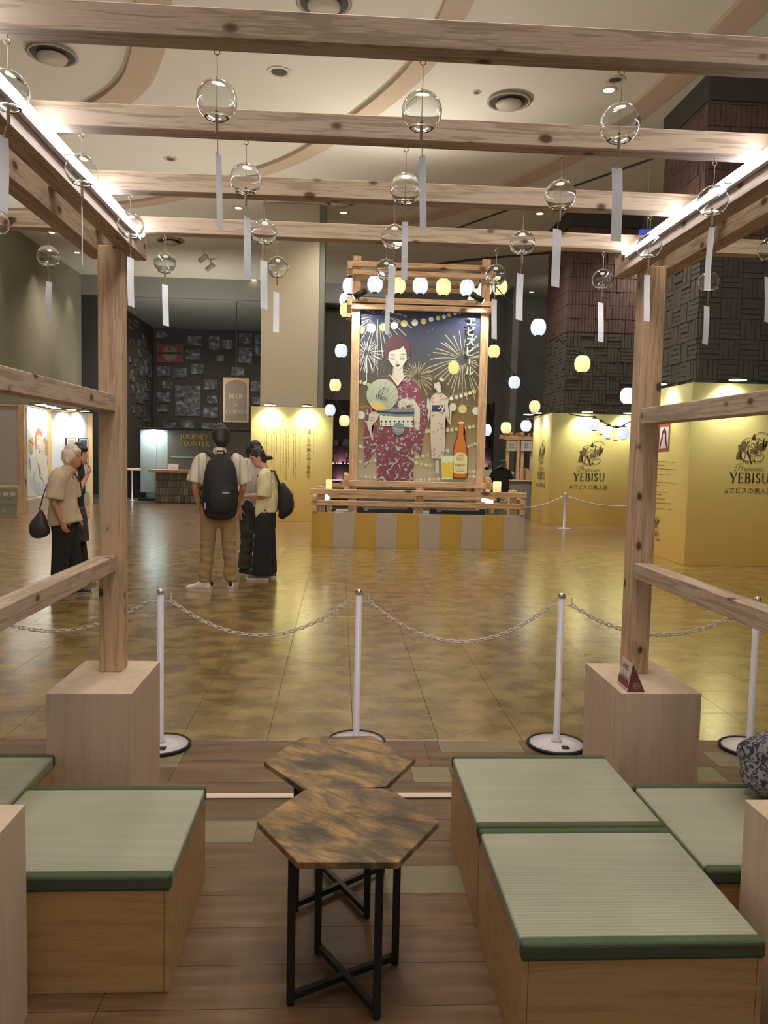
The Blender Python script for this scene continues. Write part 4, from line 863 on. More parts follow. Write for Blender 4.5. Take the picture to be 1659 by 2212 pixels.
def mini(ff, w=.9):
    for P, w_ in [([(760, 480), (815, 330), (850, 430), (875, 500)], 2.2), ([(500, 530), (650, 450), (750, 450)], 1), ([(870, 455), (1050, 520), (1090, 700)], 1), ([(500, 530), (440, 830)], 1.6), ([(680, 700), (700, 880), (840, 930), (960, 800)], 1.1), ([(640, 830), (720, 1000), (790, 1180)], 1.8), ([(480, 860), (480, 1020), (650, 1130)], 1.6), ([(1060, 900), (1130, 1000), (1020, 1120), (930, 1120)], 1.2), ([(860, 370), (1060, 290), (1260, 410)], .8), ([(1105, 450), (1235, 545), (1150, 740)], 1), ([(690, 520), (670, 660), (860, 690), (900, 560)], 1), ([(370, 670), (320, 1050), (500, 1060)], 2)]:
        sh.line(ff(P), w*w_)
sh.new(); mini(ff, .5); sh.done('printed_fan_emblem', INK)
# second woman
sh.new(); sh.poly(Z6([(60, 650), (130, 590), (250, 590), (330, 650), (375, 710), (360, 800), (430, 900), (405, 1190), (340, 1080), (310, 950), (310, 1500), (280, 1720), (230, 1800), (60, 1790), (40, 1400), (50, 950), (20, 1010), (0, 1140), (-20, 1000), (20, 800)])); sh.done('printed_pale_kimono', mat('print_beige', (196, 184, 164), .6))
sh.new(); sh.poly(Z6([(70, 812), (305, 812), (305, 935), (60, 930)])); sh.done('printed_navy_band', mat('print_navy', (50, 56, 74), .6))
sh.new(); sh.poly(Z6([(100, 420), (120, 360), (190, 370), (250, 440), (225, 490), (200, 540), (160, 545), (110, 500)])); sh.poly(Z6([(165, 530), (225, 500), (235, 600), (200, 650), (160, 590)])); sh.disc(*Z6([(450, 850), (0, 0)])[0], 8, 8.5, 20); sh.disc(*Z6([(235, 365), (0, 0)])[0], 5, 6.5, 14)
sh.poly(Z6([(0, 640), (15, 580), (-20, 700), (-30, 860), (0, 920), (20, 800)])); sh.poly(Z6([(395, 860), (440, 880), (430, 920), (400, 920)])); sh.poly(Z6([(130, 1830), (190, 1830), (190, 2060), (130, 2060)])); sh.done('printed_second_figure_skin', PSK)
sh.new(); sh.poly(Z6([(105, 420), (120, 350), (180, 335), (260, 380), (290, 440), (250, 500), (230, 450), (190, 380)])); sh.line(Z6([(165, 595), (235, 590)]), 1.6); sh.line(Z6([(125, 500), (150, 500)]), 1); sh.disc(*Z6([(175, 435), (0, 0)])[0], 1.2, n=8); sh.disc(*Z6([(120, 440), (0, 0)])[0], .9, n=8); sh.done('printed_second_figure_hair', mat('print_brown', (84, 56, 56), .6))
sh.new()
for x, y, a in [(95, 690, 70), (75, 750, 50), (235, 640, -40), (240, 705, -30), (300, 700, 80), (340, 700, 30), (250, 960, 20), (90, 1000, -30), (360, 1040, 60), (355, 1100, -70), (205, 1150, 60), (250, 1160, -50), (170, 1260, -60), (235, 1240, 70), (270, 1235, 30), (95, 1310, 80), (275, 1340, -70), (215, 1430, 85), (110, 1620, 60), (80, 1650, 20), (105, 1720, -50), (250, 1690, 80), (200, 1740, -30)]:
    dx_, dy_ = 26*cos(radians(a)), 26*sin(radians(a)); sh.line(Z6([(x-dx_, y-dy_), (x+dx_*.3, y+dy_*.3), (x+dx_, y+dy_)]), 1.6, .4)
sh.done('printed_goldfish', mat('print_red', (170, 60, 56), .6))
sh.new()
for x, y in [(225, 840), (250, 870), (280, 830), (265, 900), (235, 925), (200, 870), (285, 860)]: sh.disc(*Z6([(x, y), (0, 0)])[0], 2, n=8)
sh.done('printed_obi_flowers', PW)
# bottle and glass
sh.new(); sh.poly(Z6([(545, 1140), (655, 1140), (650, 1360), (700, 1540), (720, 1640), (720, 2120), (690, 2160), (470, 2160), (445, 2120), (445, 1640), (470, 1540), (535, 1360)])); sh.done('printed_bottle_edge', mat('print_darkbrown', (92, 48, 30), .6))
sh.new(); sh.poly(Z6([(560, 1150), (640, 1150), (636, 1360), (684, 1540), (700, 1640), (700, 2110), (680, 2140), (485, 2140), (465, 2110), (465, 1640), (490, 1540), (552, 1360)])); sh.done('printed_bottle', mat('print_amber', (198, 112, 40), .6))
sh.new(); sh.poly(Z6([(545, 1125), (600, 1112), (655, 1125), (655, 1150), (545, 1150)])); sh.poly(Z6([(460, 1750), (520, 1690), (580, 1672), (650, 1690), (712, 1750), (708, 2060), (640, 2075), (520, 2070), (460, 2050)])); sh.done('printed_label', mat('print_label', (222, 212, 150), .6))
sh.new(); sh.poly(Z6([(228, 1740), (460, 1740), (440, 2170), (250, 2170)])); sh.done('printed_glass_foam', mat('print_foam', (206, 216, 190), .6))
sh.new(); sh.poly(Z6([(240, 1865), (453, 1865), (432, 2140), (258, 2140)])); sh.done('printed_beer', mat('print_beer', (218, 190, 64), .6))
sh.new(); q2 = Z6([(585, 1775), (0, 0)])[0]; mini(lambda P: [(q2[0]+(x-760)*.017, q2[1]+(y-760)*.017) for x, y in P], .45)
sh.line(Z6([(485, 1960), (640, 1960)]), .5); sh.line(Z6([(490, 1990), (660, 1990)]), .4); sh.line(Z6([(510, 2025), (600, 2030), (640, 2020)]), .7); sh.done('printed_label_emblem', INK)
q = Z6([(578, 1935), (0, 0)])[0]; roman('printed_label_lettering', 'YEBISU', at(q[0], q[1], PYY)+Vector((0, -.035, 0)), (1, 0, 0), (0, 0, 1), .045, INK, PT, sp=.08)
R0, U0 = (1, 0, -.004), (.004, 0, 1)
for k, (ch, px, py) in enumerate((('ヱ', 1017, 697), ('ビ', 1016, 718), ('ス', 1015, 740), ('ビ', 1014, 762), ('ル', 1013, 803))):
    pz = at(px, py, PYY)
    text('printed_title_shadow', ch, pz+Vector((0, -.042, 0)), R0, U0, .168, mat('print_black', (30, 28, 30), .6), PT, offset=.05, sx=1)
    text('printed_title', ch, pz+Vector((0, -.046, 0)), R0, U0, .165, mat('print_ivory', (214, 214, 176), .6), PT, offset=.022, sx=1)
sh.lay = 36; sh.new(); sh.line([(1013.3, 775.5), (1013.3, 788.5)], 5); sh.done('printed_title_shadow', mat('print_black', (30, 28, 30), .6)); sh.new(); sh.line([(1013.3, 776.5), (1013.3, 787.5)], 3.2); sh.done('printed_title', mat('print_ivory', (214, 214, 176), .6))

# ================================================================== LANTERNS
def lantern_glow(name, c, e):
    """paper lantern lit from inside: thin paper over a lamp"""
    return mat(name, c, .8, emit=e)
LW = lantern_glow('lantern_paper_white', (214, 226, 250), .66); LY = lantern_glow('lantern_paper_yellow', (240, 234, 172), .6)
CAPM = mat('lantern_cap', (30, 28, 28), .6); RIBM = mat('lantern_rib', (170, 176, 180), .8); RIBY = mat('lantern_rib_yellow', (176, 168, 110), .8)
def lantern(px, py, d, Y, white, lab, grp='paper lanterns of the festival'):
    p = at(px, py, Y); R = d/2/FOC*(Y-.0)
    t = thing('paper_lantern', lab, 'lantern', p, grp)
    bm = bm_new(); lathe(bm, p, [(0, -R*1.06)]+[(R*(sin(a)**.72), -R*1.12*cos(a)*.98) for a in [radians(q) for q in range(22, 160, 9)]]+[(0, R*1.06)], 24); link('paper_shade', bm, LW if white else LY, t, True)
    bm = bm_new()
    for k in range(8):
        a = 2*pi*k/8+.2; tube(bm, [(p.x+1.004*R*(sin(b)**.72)*cos(a), p.y+1.004*R*(sin(b)**.72)*sin(a), p.z-R*1.1*cos(b)) for b in [radians(q) for q in range(30, 155, 12)]], R*.012, 4)
    link('ribs', bm, RIBM if white else RIBY, t)
    bm = bm_new(); lathe(bm, p, [(0, R*1.04), (R*.55, R*1.02), (R*.5, R*1.14), (R*.2, R*1.18), (R*.18, R*1.4), (0, R*1.42)], 16); link('top_cap', bm, CAPM, t); bm = bm_new(); lathe(bm, p, [(0, -R*1.16), (R*.33, -R*1.14), (R*.36, -R*1.03), (0, -R*1.03)], 16); link('bottom_cap', bm, CAPM, t)
    return p+Vector((0, 0, R*1.4))
top = [(756, 618, 32, 1), (810, 614, 33, 1), (860, 617, 32, 0), (908, 617, 33, 1), (958, 620, 33, 0), (1009, 622, 32, 1), (1047, 626, 30, 1), (1080, 620, 32, 0)]
pos = ['leftmost', 'second', 'third', 'fourth', 'fifth', 'sixth', 'seventh', 'rightmost']
for k, (px, py, d, w) in enumerate(top):
    P = lantern(px, py, d, TY+.12 if k not in (0, 7, 6) else (TY+.27 if k != 6 else TB-.2), w, '%s lantern glowing %s in the row atop the tower, counted from left' % (pos[k], 'bluish white' if w else 'pale yellow'))
for a in [(748, 670, 28, TB-.3, 0, 'yellow lantern behind the upper left tower leg'), (747, 648, 28, TB, 1, 'white lantern at the left side of the tower top'), (1030, 640, 30, TB, 0, 'yellow lantern behind the upper right tower leg'), (1022, 652, 26, TB+.2, 1, 'white lantern behind the upper right tower leg')]: lantern(a[0], a[1], a[2], a[3], a[4], a[5])
def string(name, lab, pts, sag=.1, r=.008):
    bm = bm_new(); D = []
    for a, b in zip(pts, pts[1:]):
        for k in range(6): q = k/6; D.append(a.lerp(b, q)-Vector((0, 0, sag*4*q*(1-q))))
    D.append(pts[-1]); tube(bm, D, r, 5); tag(link(name, bm, CAPM, None), lab, 'cable')
# left string receding from the tower
Ls = [(737, 758, 27, 15.6, 1, 'white lantern, highest of the string left of the poster'), (724, 832, 25, 17, 0, 'yellow lantern, second of the string left of the poster'), (713, 886, 23, 17.0, 1, 'white lantern at the top right corner of the left yellow panel'), (744, 909, 23, 18, 0, 'yellow lantern against the dark shelves left of the poster')]
string('lantern_cable', 'thin black cable of the lantern string left of the poster', [Vector((LT-.1, TB, 4.0))]+[lantern(a[0], a[1], a[2], a[3], a[4], a[5]) for a in Ls]+[Vector((-.1, 18.6, 2.75))], .05)
Rs = [(1067, 759, 26, 16.0, 0, 'yellow lantern just right of the poster'), (1111, 826, 25, 16.6, 1, 'white lantern, second of the inner right string'), (1155, 878, 24, 17.2, 0, 'yellow lantern beside the left edge of the middle yellow panel')]
string('lantern_cable', 'thin black cable of the inner lantern string on the right', [Vector((RT+.1, TB, 4.1))]+[lantern(*a) for a in Rs]+[Vector((5.0, 17.5, 2.55))], .06)
Ro = [(1163, 707, 33, 13.1, 1, 'white lantern, first of the outer right string'), (1258, 786, 34, 12.9, 0, 'yellow lantern before the far stone column'), (1356, 855, 33, 13.0, 1, 'white lantern half hidden by the right post')]
string('lantern_cable', 'thin black cable of the outer lantern string on the right', [Vector((RT+.15, TY, 4.4))]+[lantern(*a) for a in Ro]+[Vector((5.17, 12.85, 2.5))], .1)
Rb = [(1050, 929, 24, 17.8, 1, 'white lantern by the lower right tower leg'), (1093, 924, 23, 18, 0, 'yellow lantern above the small wooden booth'), (1136, 920, 23, 18, 1, 'white lantern above the right end of the booth')]
string('lantern_cable', 'thin black cable of lanterns above the wooden booth', [Vector((2.5, 17.6, 2.45))]+[lantern(*a) for a in Rb]+[Vector((4.7, 18.2, 2.5))], .04)
Rc = [(1284, 917, 25, 15.8, 1, 'white lantern, leftmost of the close cluster before the middle panel'), (1299, 925, 25, 16.0, 0, 'yellow lantern, second of the close cluster'), (1314, 934, 26, 15.8, 1, 'white lantern, third of the close cluster'), (1330, 938, 26, 15.6, 0, 'yellow lantern, fourth of the close cluster'), (1347, 936, 26, 15.4, 1, 'white lantern of the close cluster, touching the right post')]
string('lantern_cable', 'black cable of the close lantern cluster before the middle panel', [Vector((5.05, 17.35, 2.5))]+[lantern(*a) for a in Rc]+[Vector((5.45, 12.86, 2.6))], .03, .012)
# ================================================================== YELLOW PANELS
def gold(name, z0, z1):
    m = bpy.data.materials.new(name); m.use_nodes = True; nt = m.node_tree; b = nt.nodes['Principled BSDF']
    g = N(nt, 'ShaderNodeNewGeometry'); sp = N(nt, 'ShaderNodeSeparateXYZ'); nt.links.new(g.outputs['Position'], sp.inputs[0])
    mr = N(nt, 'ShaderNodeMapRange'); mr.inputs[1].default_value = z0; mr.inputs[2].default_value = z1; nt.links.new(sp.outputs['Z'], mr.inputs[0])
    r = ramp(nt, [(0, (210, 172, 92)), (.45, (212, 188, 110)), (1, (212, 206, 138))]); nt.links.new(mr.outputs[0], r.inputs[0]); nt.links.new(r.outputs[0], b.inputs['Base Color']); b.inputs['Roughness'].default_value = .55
    MC[name] = m; return m
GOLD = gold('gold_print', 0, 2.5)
LAMPB = mat('arm_lamp_black', (40, 38, 36), .5); LAMPG = mat('arm_lamp_glow', (255, 252, 235), .5, emit=12)
def arm_lamp(base, out, lab, power=38):
    """clip-on disc lamp reaching out over the top of a display panel"""
    base = Vector(base); out = Vector(out).normalized(); p = base+out*.24+Vector((0, 0, .03))
    t = thing('arm_lamp', lab, 'lamp', base, 'clip-on lamps over the display panels')
    bm = bm_new(); tube(bm, [base+Vector((0, 0, .001)), base+Vector((0, 0, .05)), p+Vector((0, 0, .03))], .009, 6); link('arm', bm, LAMPB, t)
    bm = bm_new(); lathe(bm, p, [(0, .035), (.06, .03), (.13, .005), (.125, -.004), (0, -.004)], 20); lh = link('lamp_head', bm, LAMPB, t, True)
    bm = bm_new(); lathe(bm, p, [(0, -.012), (.115, -.012), (.115, -.005), (0, -.005)], 20); link('lens', bm, LAMPG, lh)
    lamp('SPOT', p+Vector((0, 0, -.03)), base+Vector((0, 0, -.5)), power*1.25, (1, .98, .86), .05, 120, .9)
# left panel with the vertical title
yp = 17.25; a, b = at(540, 1125, yp), at(716, 1128, yp)
t = thing('yellow_info_panel', 'yellow free-standing panel with vertical lettering behind the group of visitors', 'panel', ((a.x+b.x)/2, yp, 0)); LP = t
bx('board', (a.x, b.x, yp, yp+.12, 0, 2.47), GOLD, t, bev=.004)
U1 = Vector((0, 0, 1)); R1 = Vector((1, 0, 0))
for k, ch in enumerate('ヱビスの美人画と宵祭り'): text('lettering', ch, at(667.5-.12*k, 933+9.8*k, yp)+Vector((0, -.004, 0)), R1, U1, .098, INK, t)
sh = Sheet(lambda x, y: at(x, y, yp), (0, -1, 0), t); sh.new()
rnd = random.Random(4)
for (x, y0, y1) in [(677, 928, 977), (648, 928, 1006), (639, 928, 1034), (634, 928, 1030), (623, 928, 1010), (618, 927, 1036), (612, 930, 1028), (607, 928, 1024), (597, 926, 980), (592, 926, 1016), (587, 926, 1000), (576, 925, 1000), (571, 925, 1010)]:
    y = y0
    while y < y1: l = rnd.uniform(1.0, 2.2); sh.line([(x+rnd.uniform(-.3, .3), y), (x+rnd.uniform(-.3, .3), y+l)], rnd.uniform(.5, 1.5)); y += l+.9
sh.done('small_print', INKM)
q = at(623, 1078, yp); logo(q+Vector((0, -.001, 0)), R1, U1, .21, t)
for px in (585, 664): arm_lamp((at(px, 880, yp).x, yp+.02, 2.471), (0, -1, 0), 'disc lamp on the left yellow panel, %s' % ('left one' if px < 600 else 'right one'), 42)
# middle panel (wraps the far column)
xa, xb, ya, yb = 4.70, 6.85, 17.42, 19.1
t = thing('yellow_logo_panel', 'middle yellow panel with emblem and lettering wrapping the far stone column', 'panel', ((xa+xb)/2, 18, 0))
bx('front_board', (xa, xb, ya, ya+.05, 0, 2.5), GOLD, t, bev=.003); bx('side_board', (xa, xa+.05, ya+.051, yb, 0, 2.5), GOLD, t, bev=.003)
logo(Vector((at(1271, 999, ya).x, ya-.001, at(1271, 1004, ya).z)), R1, U1, .62, t)
logo(Vector((xa-.001, 18.25, at(1271, 1004, ya).z)), (0, -1, 0), U1, .62, t)
for x in (5.42, 6.35): arm_lamp((x, ya+.02, 2.501), (0, -1, 0), 'disc lamp over the middle yellow panel front, %s' % ('left one' if x < 6 else 'right one'), 42)
for y in (17.95, 18.75): arm_lamp((xa+.02, y, 2.501), (-1, 0, 0), 'disc lamp over the narrow side of the middle yellow panel, %s' % ('near one' if y < 18.3 else 'far one'), 26)
# right panel (wraps the near column)
xa, xb, ya, yb = 4.995, 8.4, 11.07, 13.1
t = thing('yellow_logo_panel', 'large yellow panel with emblem at the right edge wrapping the near stone column', 'panel', ((xa+xb)/2, 12, 0))
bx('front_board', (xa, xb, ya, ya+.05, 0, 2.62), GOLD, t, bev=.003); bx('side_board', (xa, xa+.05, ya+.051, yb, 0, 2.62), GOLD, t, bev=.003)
logo(Vector((at(1617, 1000, ya).x, ya-.001, at(1617, 999, ya).z)), R1, U1, .505, t)
arm_lamp((at(1577, 826, ya).x, ya+.02, 2.621), (0, -1, 0), 'disc lamp over the large right yellow panel', 42); arm_lamp((7.4, ya+.02, 2.621), (0, -1, 0), 'disc lamp over the large right panel, beyond the frame edge', 42)
arm_lamp((xa+.02, 11.75, 2.621), (-1, 0, 0), 'disc lamp over the narrow side of the right yellow panel, near one', 26); arm_lamp((xa+.02, 12.45, 2.621), (-1, 0, 0), 'disc lamp over the narrow side of the right yellow panel, far one', 26)
R2 = Vector((0, -1, 0)); sh = Sheet(lambda u, v: Vector((xa, u, v)), (-1, 0, 0), t)
def yz(px, py): p = atx(px, py, xa); return (p.y, p.z)
sh.new(); sh.poly([yz(1424, 915), yz(1449, 911), yz(1446, 975), yz(1420, 977)]); sh.done('picture_mount', mat('mount_red', (134, 66, 54), .6))
sh.new(); sh.poly([yz(1417, 916), yz(1423, 915), yz(1420, 976), yz(1416, 976)]); sh.poly([yz(1427, 923), yz(1445, 922), yz(1443, 968), yz(1424, 969)]); sh.done('picture_ground', mat('mount_pale', (196, 186, 190), .6))
sh.new(); sh.poly([yz(1436, 924), yz(1440, 932), yz(1440, 952), yz(1443, 966), yz(1440, 968), yz(1436, 950), yz(1430, 952), yz(1427, 968), yz(1425, 966), yz(1429, 945), yz(1431, 932)]); sh.done('picture_hair', mat('print_dark', (60, 48, 44), .6))
sh.new(); sh.poly([yz(1433, 936), yz(1437, 936), yz(1437, 950), yz(1440, 968), yz(1430, 968), yz(1432, 950)]); sh.done('picture_face', mat('mount_flesh', (196, 166, 156), .6))
sh.new()
for py, px1 in ((988, 1424), (996, 1459), (1004, 1438), (1012, 1462), (1024, 1450), (1032, 1425), (1041, 1462), (1048, 1427), (1062, 1442), (1068, 1430), (1077, 1438), (1086, 1450), (1098, 1452)):
    x = 1413
    while x < px1-2: l = rnd.uniform(1.2, 2.6); sh.line([yz(x, py+(x-1413)*.06), yz(x+l, py+(x+l-1413)*.06)], rnd.uniform(.006, .016)); x += l+.6
sh.done('small_print', INKM)
p = atx(1417, 1140, xa); logo(p+Vector((-.001, 0, 0)), R2, U1, .22, t)

# ================================================================== GALLERY BOOTH ON THE LEFT
GA, GB, GC, GD = Vector((-7.75, 18.0, 0)), Vector((-6.98, 18.0, 0)), Vector((-7.17, 20.0, 0)), Vector((-6.75, 21.7, 0))
t = thing('gallery_booth', 'timber framed gallery booth with lit pale walls on the far left', 'booth', (-7.2, 18.6, 0)); GW = mat('gallery_white', (170, 160, 150), .7); GI = mat('gallery_inside', (206, 214, 222), .7)
def slab(nm, a, b, z0, z1, th, m, par, off=0):
    a = Vector((a.x, a.y, 0)); b = Vector((b.x, b.y, 0)); d = b-a; l = d.length; M = Matrix.Translation(Vector((a.x, a.y, 0)))@Matrix.Rotation(math.atan2(d.y, d.x), 4, 'Z')
    return bx(nm, (0, l, off, off+th, z0, z1), m, par, bev=.003, M=M)
slab('front_board', GA+Vector((.12, .02, 0)), GB-Vector((.13, -.02, 0)), .0, 2.38, .03, GW, t)
for a_, b_ in ((GA, GA+Vector((.12, 0, 0))), (GB-Vector((.13, 0, 0)), GB)): slab('frame_post', a_, b_, 0, 2.42, .1, FZ, t)
slab('frame_rail', GA+Vector((.121, 0, 0)), GB-Vector((.131, 0, 0)), 2.381, 2.42, .1, FX, t)
slab('inner_wall', GB+Vector((.01, .11, 0)), GC, .32, 2.40, .05, GI, t); slab('inner_wall', GC, GD, .32, 2.40, .05, GI, t)
slab('plinth', GB+Vector((.03, .11, 0)), GC+Vector((.03, 0, 0)), .0, .30, .06, GW, t); slab('plinth', GC+Vector((.06, -.05, 0)), GD+Vector((.04, -.03, 0)), .0, .30, .06, GW, t)
slab('ledge', GB+Vector((.03, .11, 0)), GC+Vector((.03, 0, 0)), .30, .32, .1, mat('ledge_pine', (214, 186, 136), .5), t)
slab('edge_trim', GC+Vector((.02, -.07, 0)), GC+Vector((.06, .05, 0)), .32, 2.41, .05, mat('ledge_pine', (214, 186, 136), .5), t)
slab('edge_trim', GD, GD+Vector((.12, .03, 0)), .0, 2.42, .08, mat('ledge_pine', (214, 186, 136), .5), t)
slab('top_trim', GB+Vector((.02, .11, 0)), GC+Vector((.02, 0, 0)), 2.401, 2.43, .07, mat('ledge_pine', (214, 186, 136), .5), t); slab('top_trim', GC+Vector((.09, 0, 0)), GD, 2.401, 2.43, .07, mat('ledge_pine', (214, 186, 136), .5), t)
# mural: two pale faces, red and blond hair, loose watercolour
d1 = (GC-GB-Vector((.01, .11, 0))); l1 = d1.length; d1.normalize(); n1_ = Vector((d1.y, -d1.x, 0)); o1 = GB+Vector((.01, .11, 0))
mu = tag(slab('mural', o1+n1_*.004, o1+d1*l1*.96+n1_*.004, .36, 2.36, .003, fleck('mural_wash', (176, 186, 192), (204, 208, 206), 1.5), None, -.003), 'pale watercolour mural of two women with red and blond hair on the booth wall', 'mural')
def mp_(px, py):
    dr = ray(px, py); k = (o1-EYE).dot(n1_)/dr.dot(n1_); return EYE+dr*k
sh = Sheet(mp_, n1_, mu); sh.lay = 6
G7 = lambda L: [(x/7.716, 860+y/7.716) for x, y in L]
sh.new(); sh.poly(G7([(570, 700), (590, 560), (630, 490), (680, 540), (705, 650), (700, 700), (670, 600), (610, 620), (600, 800), (580, 880), (570, 800)])); sh.done('painted_red_hair', mat('paint_orange', (196, 116, 74), .7))
sh.new(); sh.poly(G7([(700, 720), (740, 640), (790, 720), (810, 860), (780, 970), (745, 950), (745, 760)])); sh.poly(G7([(470, 700), (540, 640), (560, 760), (540, 900), (500, 940), (460, 800)])); sh.done('painted_blond_hair', mat('paint_ochre', (176, 150, 108), .7))
sh.new(); sh.poly(G7([(600, 640), (650, 610), (695, 650), (690, 760), (650, 840), (620, 830), (600, 760)])); sh.poly(G7([(680, 750), (720, 720), (745, 780), (745, 880), (710, 940), (680, 920), (670, 840)])); sh.poly(G7([(600, 840), (660, 860), (680, 940), (760, 960), (800, 1200), (740, 1440), (700, 1300), (640, 1100), (590, 1000)])); sh.done('painted_faces', mat('paint_pale', (216, 206, 194), .7))
sh.new()
for P, w in [([(610, 690), (635, 685)], 1), ([(660, 715), (680, 720)], 1), ([(620, 795), (645, 800)], 1), ([(690, 790), (700, 795)], .8), ([(722, 830), (738, 835)], 1), ([(690, 885), (712, 890)], .8), ([(500, 880), (520, 940), (550, 900)], 1.2), ([(490, 1000), (500, 1200)], .9), ([(780, 1050), (800, 1250)], .9), ([(640, 1100), (660, 1300), (700, 1380)], .9), ([(480, 700), (540, 760)], 1.2), ([(660, 620), (668, 560)], .8), ([(660, 860), (650, 920)], 1.6)]: sh.line(G7(P), w)
sh.done('painted_strokes', mat('paint_brown', (112, 86, 72), .7))
sh.new()
for x, y in ((665, 340), (585, 270), (800, 620), (690, 300), (670, 390)): sh.line(G7([(x, y-40), (x+6, y+30)]), 1.6)
sh.done('painted_blue_drips', mat('paint_blue', (122, 140, 176), .7))
d2 = GD-GC; d2.normalize(); n2_ = Vector((d2.y, -d2.x, 0))
def pr2(px, py): dr = ray(px, py); k = (GC-EYE).dot(n2_)/dr.dot(n2_); return EYE+dr*k
for i, (x0_, x1_, y0_, y1_, fr, pic, lab) in enumerate([(141, 161.5, 946, 1000, (52, 40, 40), (170, 166, 160), 'dark framed picture above the white haired woman'), (168, 188, 947, 1000, (44, 42, 50), (70, 84, 120), 'dark framed blue picture beside the bob haired woman')]):
    ff_ = tag(bx('framed_picture', (0, 1, 0, 1, 0, 1), mat('frame_dark', fr, .5), None, bev=0), lab, 'picture', 'framed pictures on the booth wall')
    bmx = bm_new(); q = [pr2(x0_, y0_), pr2(x1_, y0_), pr2(x1_, y1_), pr2(x0_, y1_)]; prism(bmx, [v+n2_*.001 for v in q], n2_*.03); me = ff_.data; bmx.to_mesh(me); bmx.free()
    s2 = Sheet(pr2, n2_, ff_); s2.lay = 28; s2.new(); s2.poly([(x0_+1, y0_+1.2), (x1_-1, y0_+1.2), (x1_-1, y1_-1.2), (x0_+1, y1_-1.2)]); s2.done('mat_board', mat('mat_white', (210, 210, 206), .6)); s2.new(); s2.poly([(x0_+3, y0_+4), (x1_-3, y0_+4), (x1_-3, y1_-4), (x0_+3, y1_-4)]); s2.done('picture', mat('picture_%d' % i, pic, .6))
ff_ = tag(bx('framed_picture', (0, 1, 0, 1, 0, 1), mat('frame_pale', (214, 214, 206), .5), None, bev=0), 'pale framed picture at the right end of the mural wall', 'picture', 'framed pictures on the booth wall')
bmx = bm_new(); prism(bmx, [mp_(*v)+n1_*.006 for v in ((117, 943), (127.5, 944), (127.5, 979), (117, 980))], n1_*.02); bmx.to_mesh(ff_.data); bmx.free()
s2 = Sheet(mp_, n1_, ff_); s2.lay = 24; s2.new(); s2.poly([(119, 946), (126.5, 947), (126.5, 976), (119, 977)]); s2.done('picture', mat('picture_grey', (120, 112, 106), .6))
for k in range(4):
    q = o1+d1*l1*(.14+.24*k); arm_lamp((q.x, q.y, 2.431), n1_, 'disc lamp over the mural, number %s from the front post' % ('one', 'two', 'three', 'four')[k], 22)
for k in range(2):
    q = GC.lerp(GD, .35+.35*k); arm_lamp((q.x, q.y, 2.431), n2_, 'disc lamp over the framed pictures, %s one' % ('near', 'far')[k], 40)
# leaning sign
sy = 17.0; t = thing('leaning_sign', 'framed direction sign with arrow leaning at the far left edge', 'sign', (-7.2, sy, 0)); M = Matrix.Translation((at(5, 1110, sy).x, sy, 0))@Matrix.Rotation(radians(-9), 4, 'X')
GF = mat('sign_gold', (186, 166, 122), .4, .3)
bx('frame', (-.45, .33, 0, .04, .0, .68), GF, t, bev=.008, M=M); bx('face', (-.41, .29, -.004, 0, .04, .62), mat('sign_face', (132, 126, 110), .35), t, bev=0, M=M)
mm3 = M.to_3x3(); rt = mm3@Vector((1, 0, 0)); ut = mm3@Vector((0, 0, 1)); sgn = lambda x, z: M@Vector((x, -.007, z))
for x in (-.17, .0, .17): pass
for k, x in enumerate((-.12, .04, .19)): 
    bm = bm_new(); prism(bm, [sgn(x-.05, .46), sgn(x+.05, .46), sgn(x+.05, .55), sgn(x-.05, .55)], mm3@Vector((0, .003, 0))); link('picture_tile', bm, mat('sign_tile', (178, 166, 150), .5), t)
roman('lettering', 'YEBISU STORY', sgn(.22, .37), rt, ut, .06, mat('sign_letter', (96, 88, 74), .5), t, align=1); roman('lettering', 'MUSEUM TOUR', sgn(.25, .235), rt, ut, .06, mat('sign_letter', (96, 88, 74), .5), t, align=1)
s3 = Sheet(lambda x, z: sgn(x, z), mm3@Vector((0, -1, 0)), t); s3.new(); s3.line([(.0, .15), (.1, .15)], .012); s3.line([(.04, .19), (.0, .15), (.04, .11)], .012); s3.done('arrow', mat('sign_tile', (178, 166, 150), .5))

# ================================================================== JOURNEY COUNTER AND PHOTO WALL
cy = 22.8; a, b = at(336, 1017, cy), at(560, 1020, cy)
t = thing('reception_counter', 'reception counter faced in brown tiles under a wood top', 'counter', ((a.x+b.x)/2, cy, 0))
bx('counter_top', (a.x-.12, b.x, cy-.35, cy+.45, .86, .94), wood('counter_top_wood', (150, 108, 80), (172, 130, 98), 'X', False), t, bev=.006); bx('core', (a.x+.02, b.x-.02, cy-.1, cy+.4, .006, .859), mat('counter_core', (50, 46, 42), .8), t, bev=0)
x = a.x+.02; z = .01; rnd = random.Random(9); tm = [mat('tile_%s' % nme, c_, .4) for nme, c_ in (('brown', (92, 82, 66)), ('umber', (80, 72, 60)), ('olive', (102, 92, 72)), ('grey', (108, 110, 100)))]
while z < .84:
    x = a.x+.02
    while x < b.x-.03:
        w = rnd.choice((.07, .12, .12, .16)); x1 = min(x+w, b.x-.02)
        bx('wall_tile', (x+.004, x1-.004, cy-.101-rnd.uniform(.012, .03), cy-.1, z+.004, min(z+.208, .857)-.004), tm[3] if w < .08 else rnd.choice(tm[:3]), t, bev=0); x = x1
    z += .212
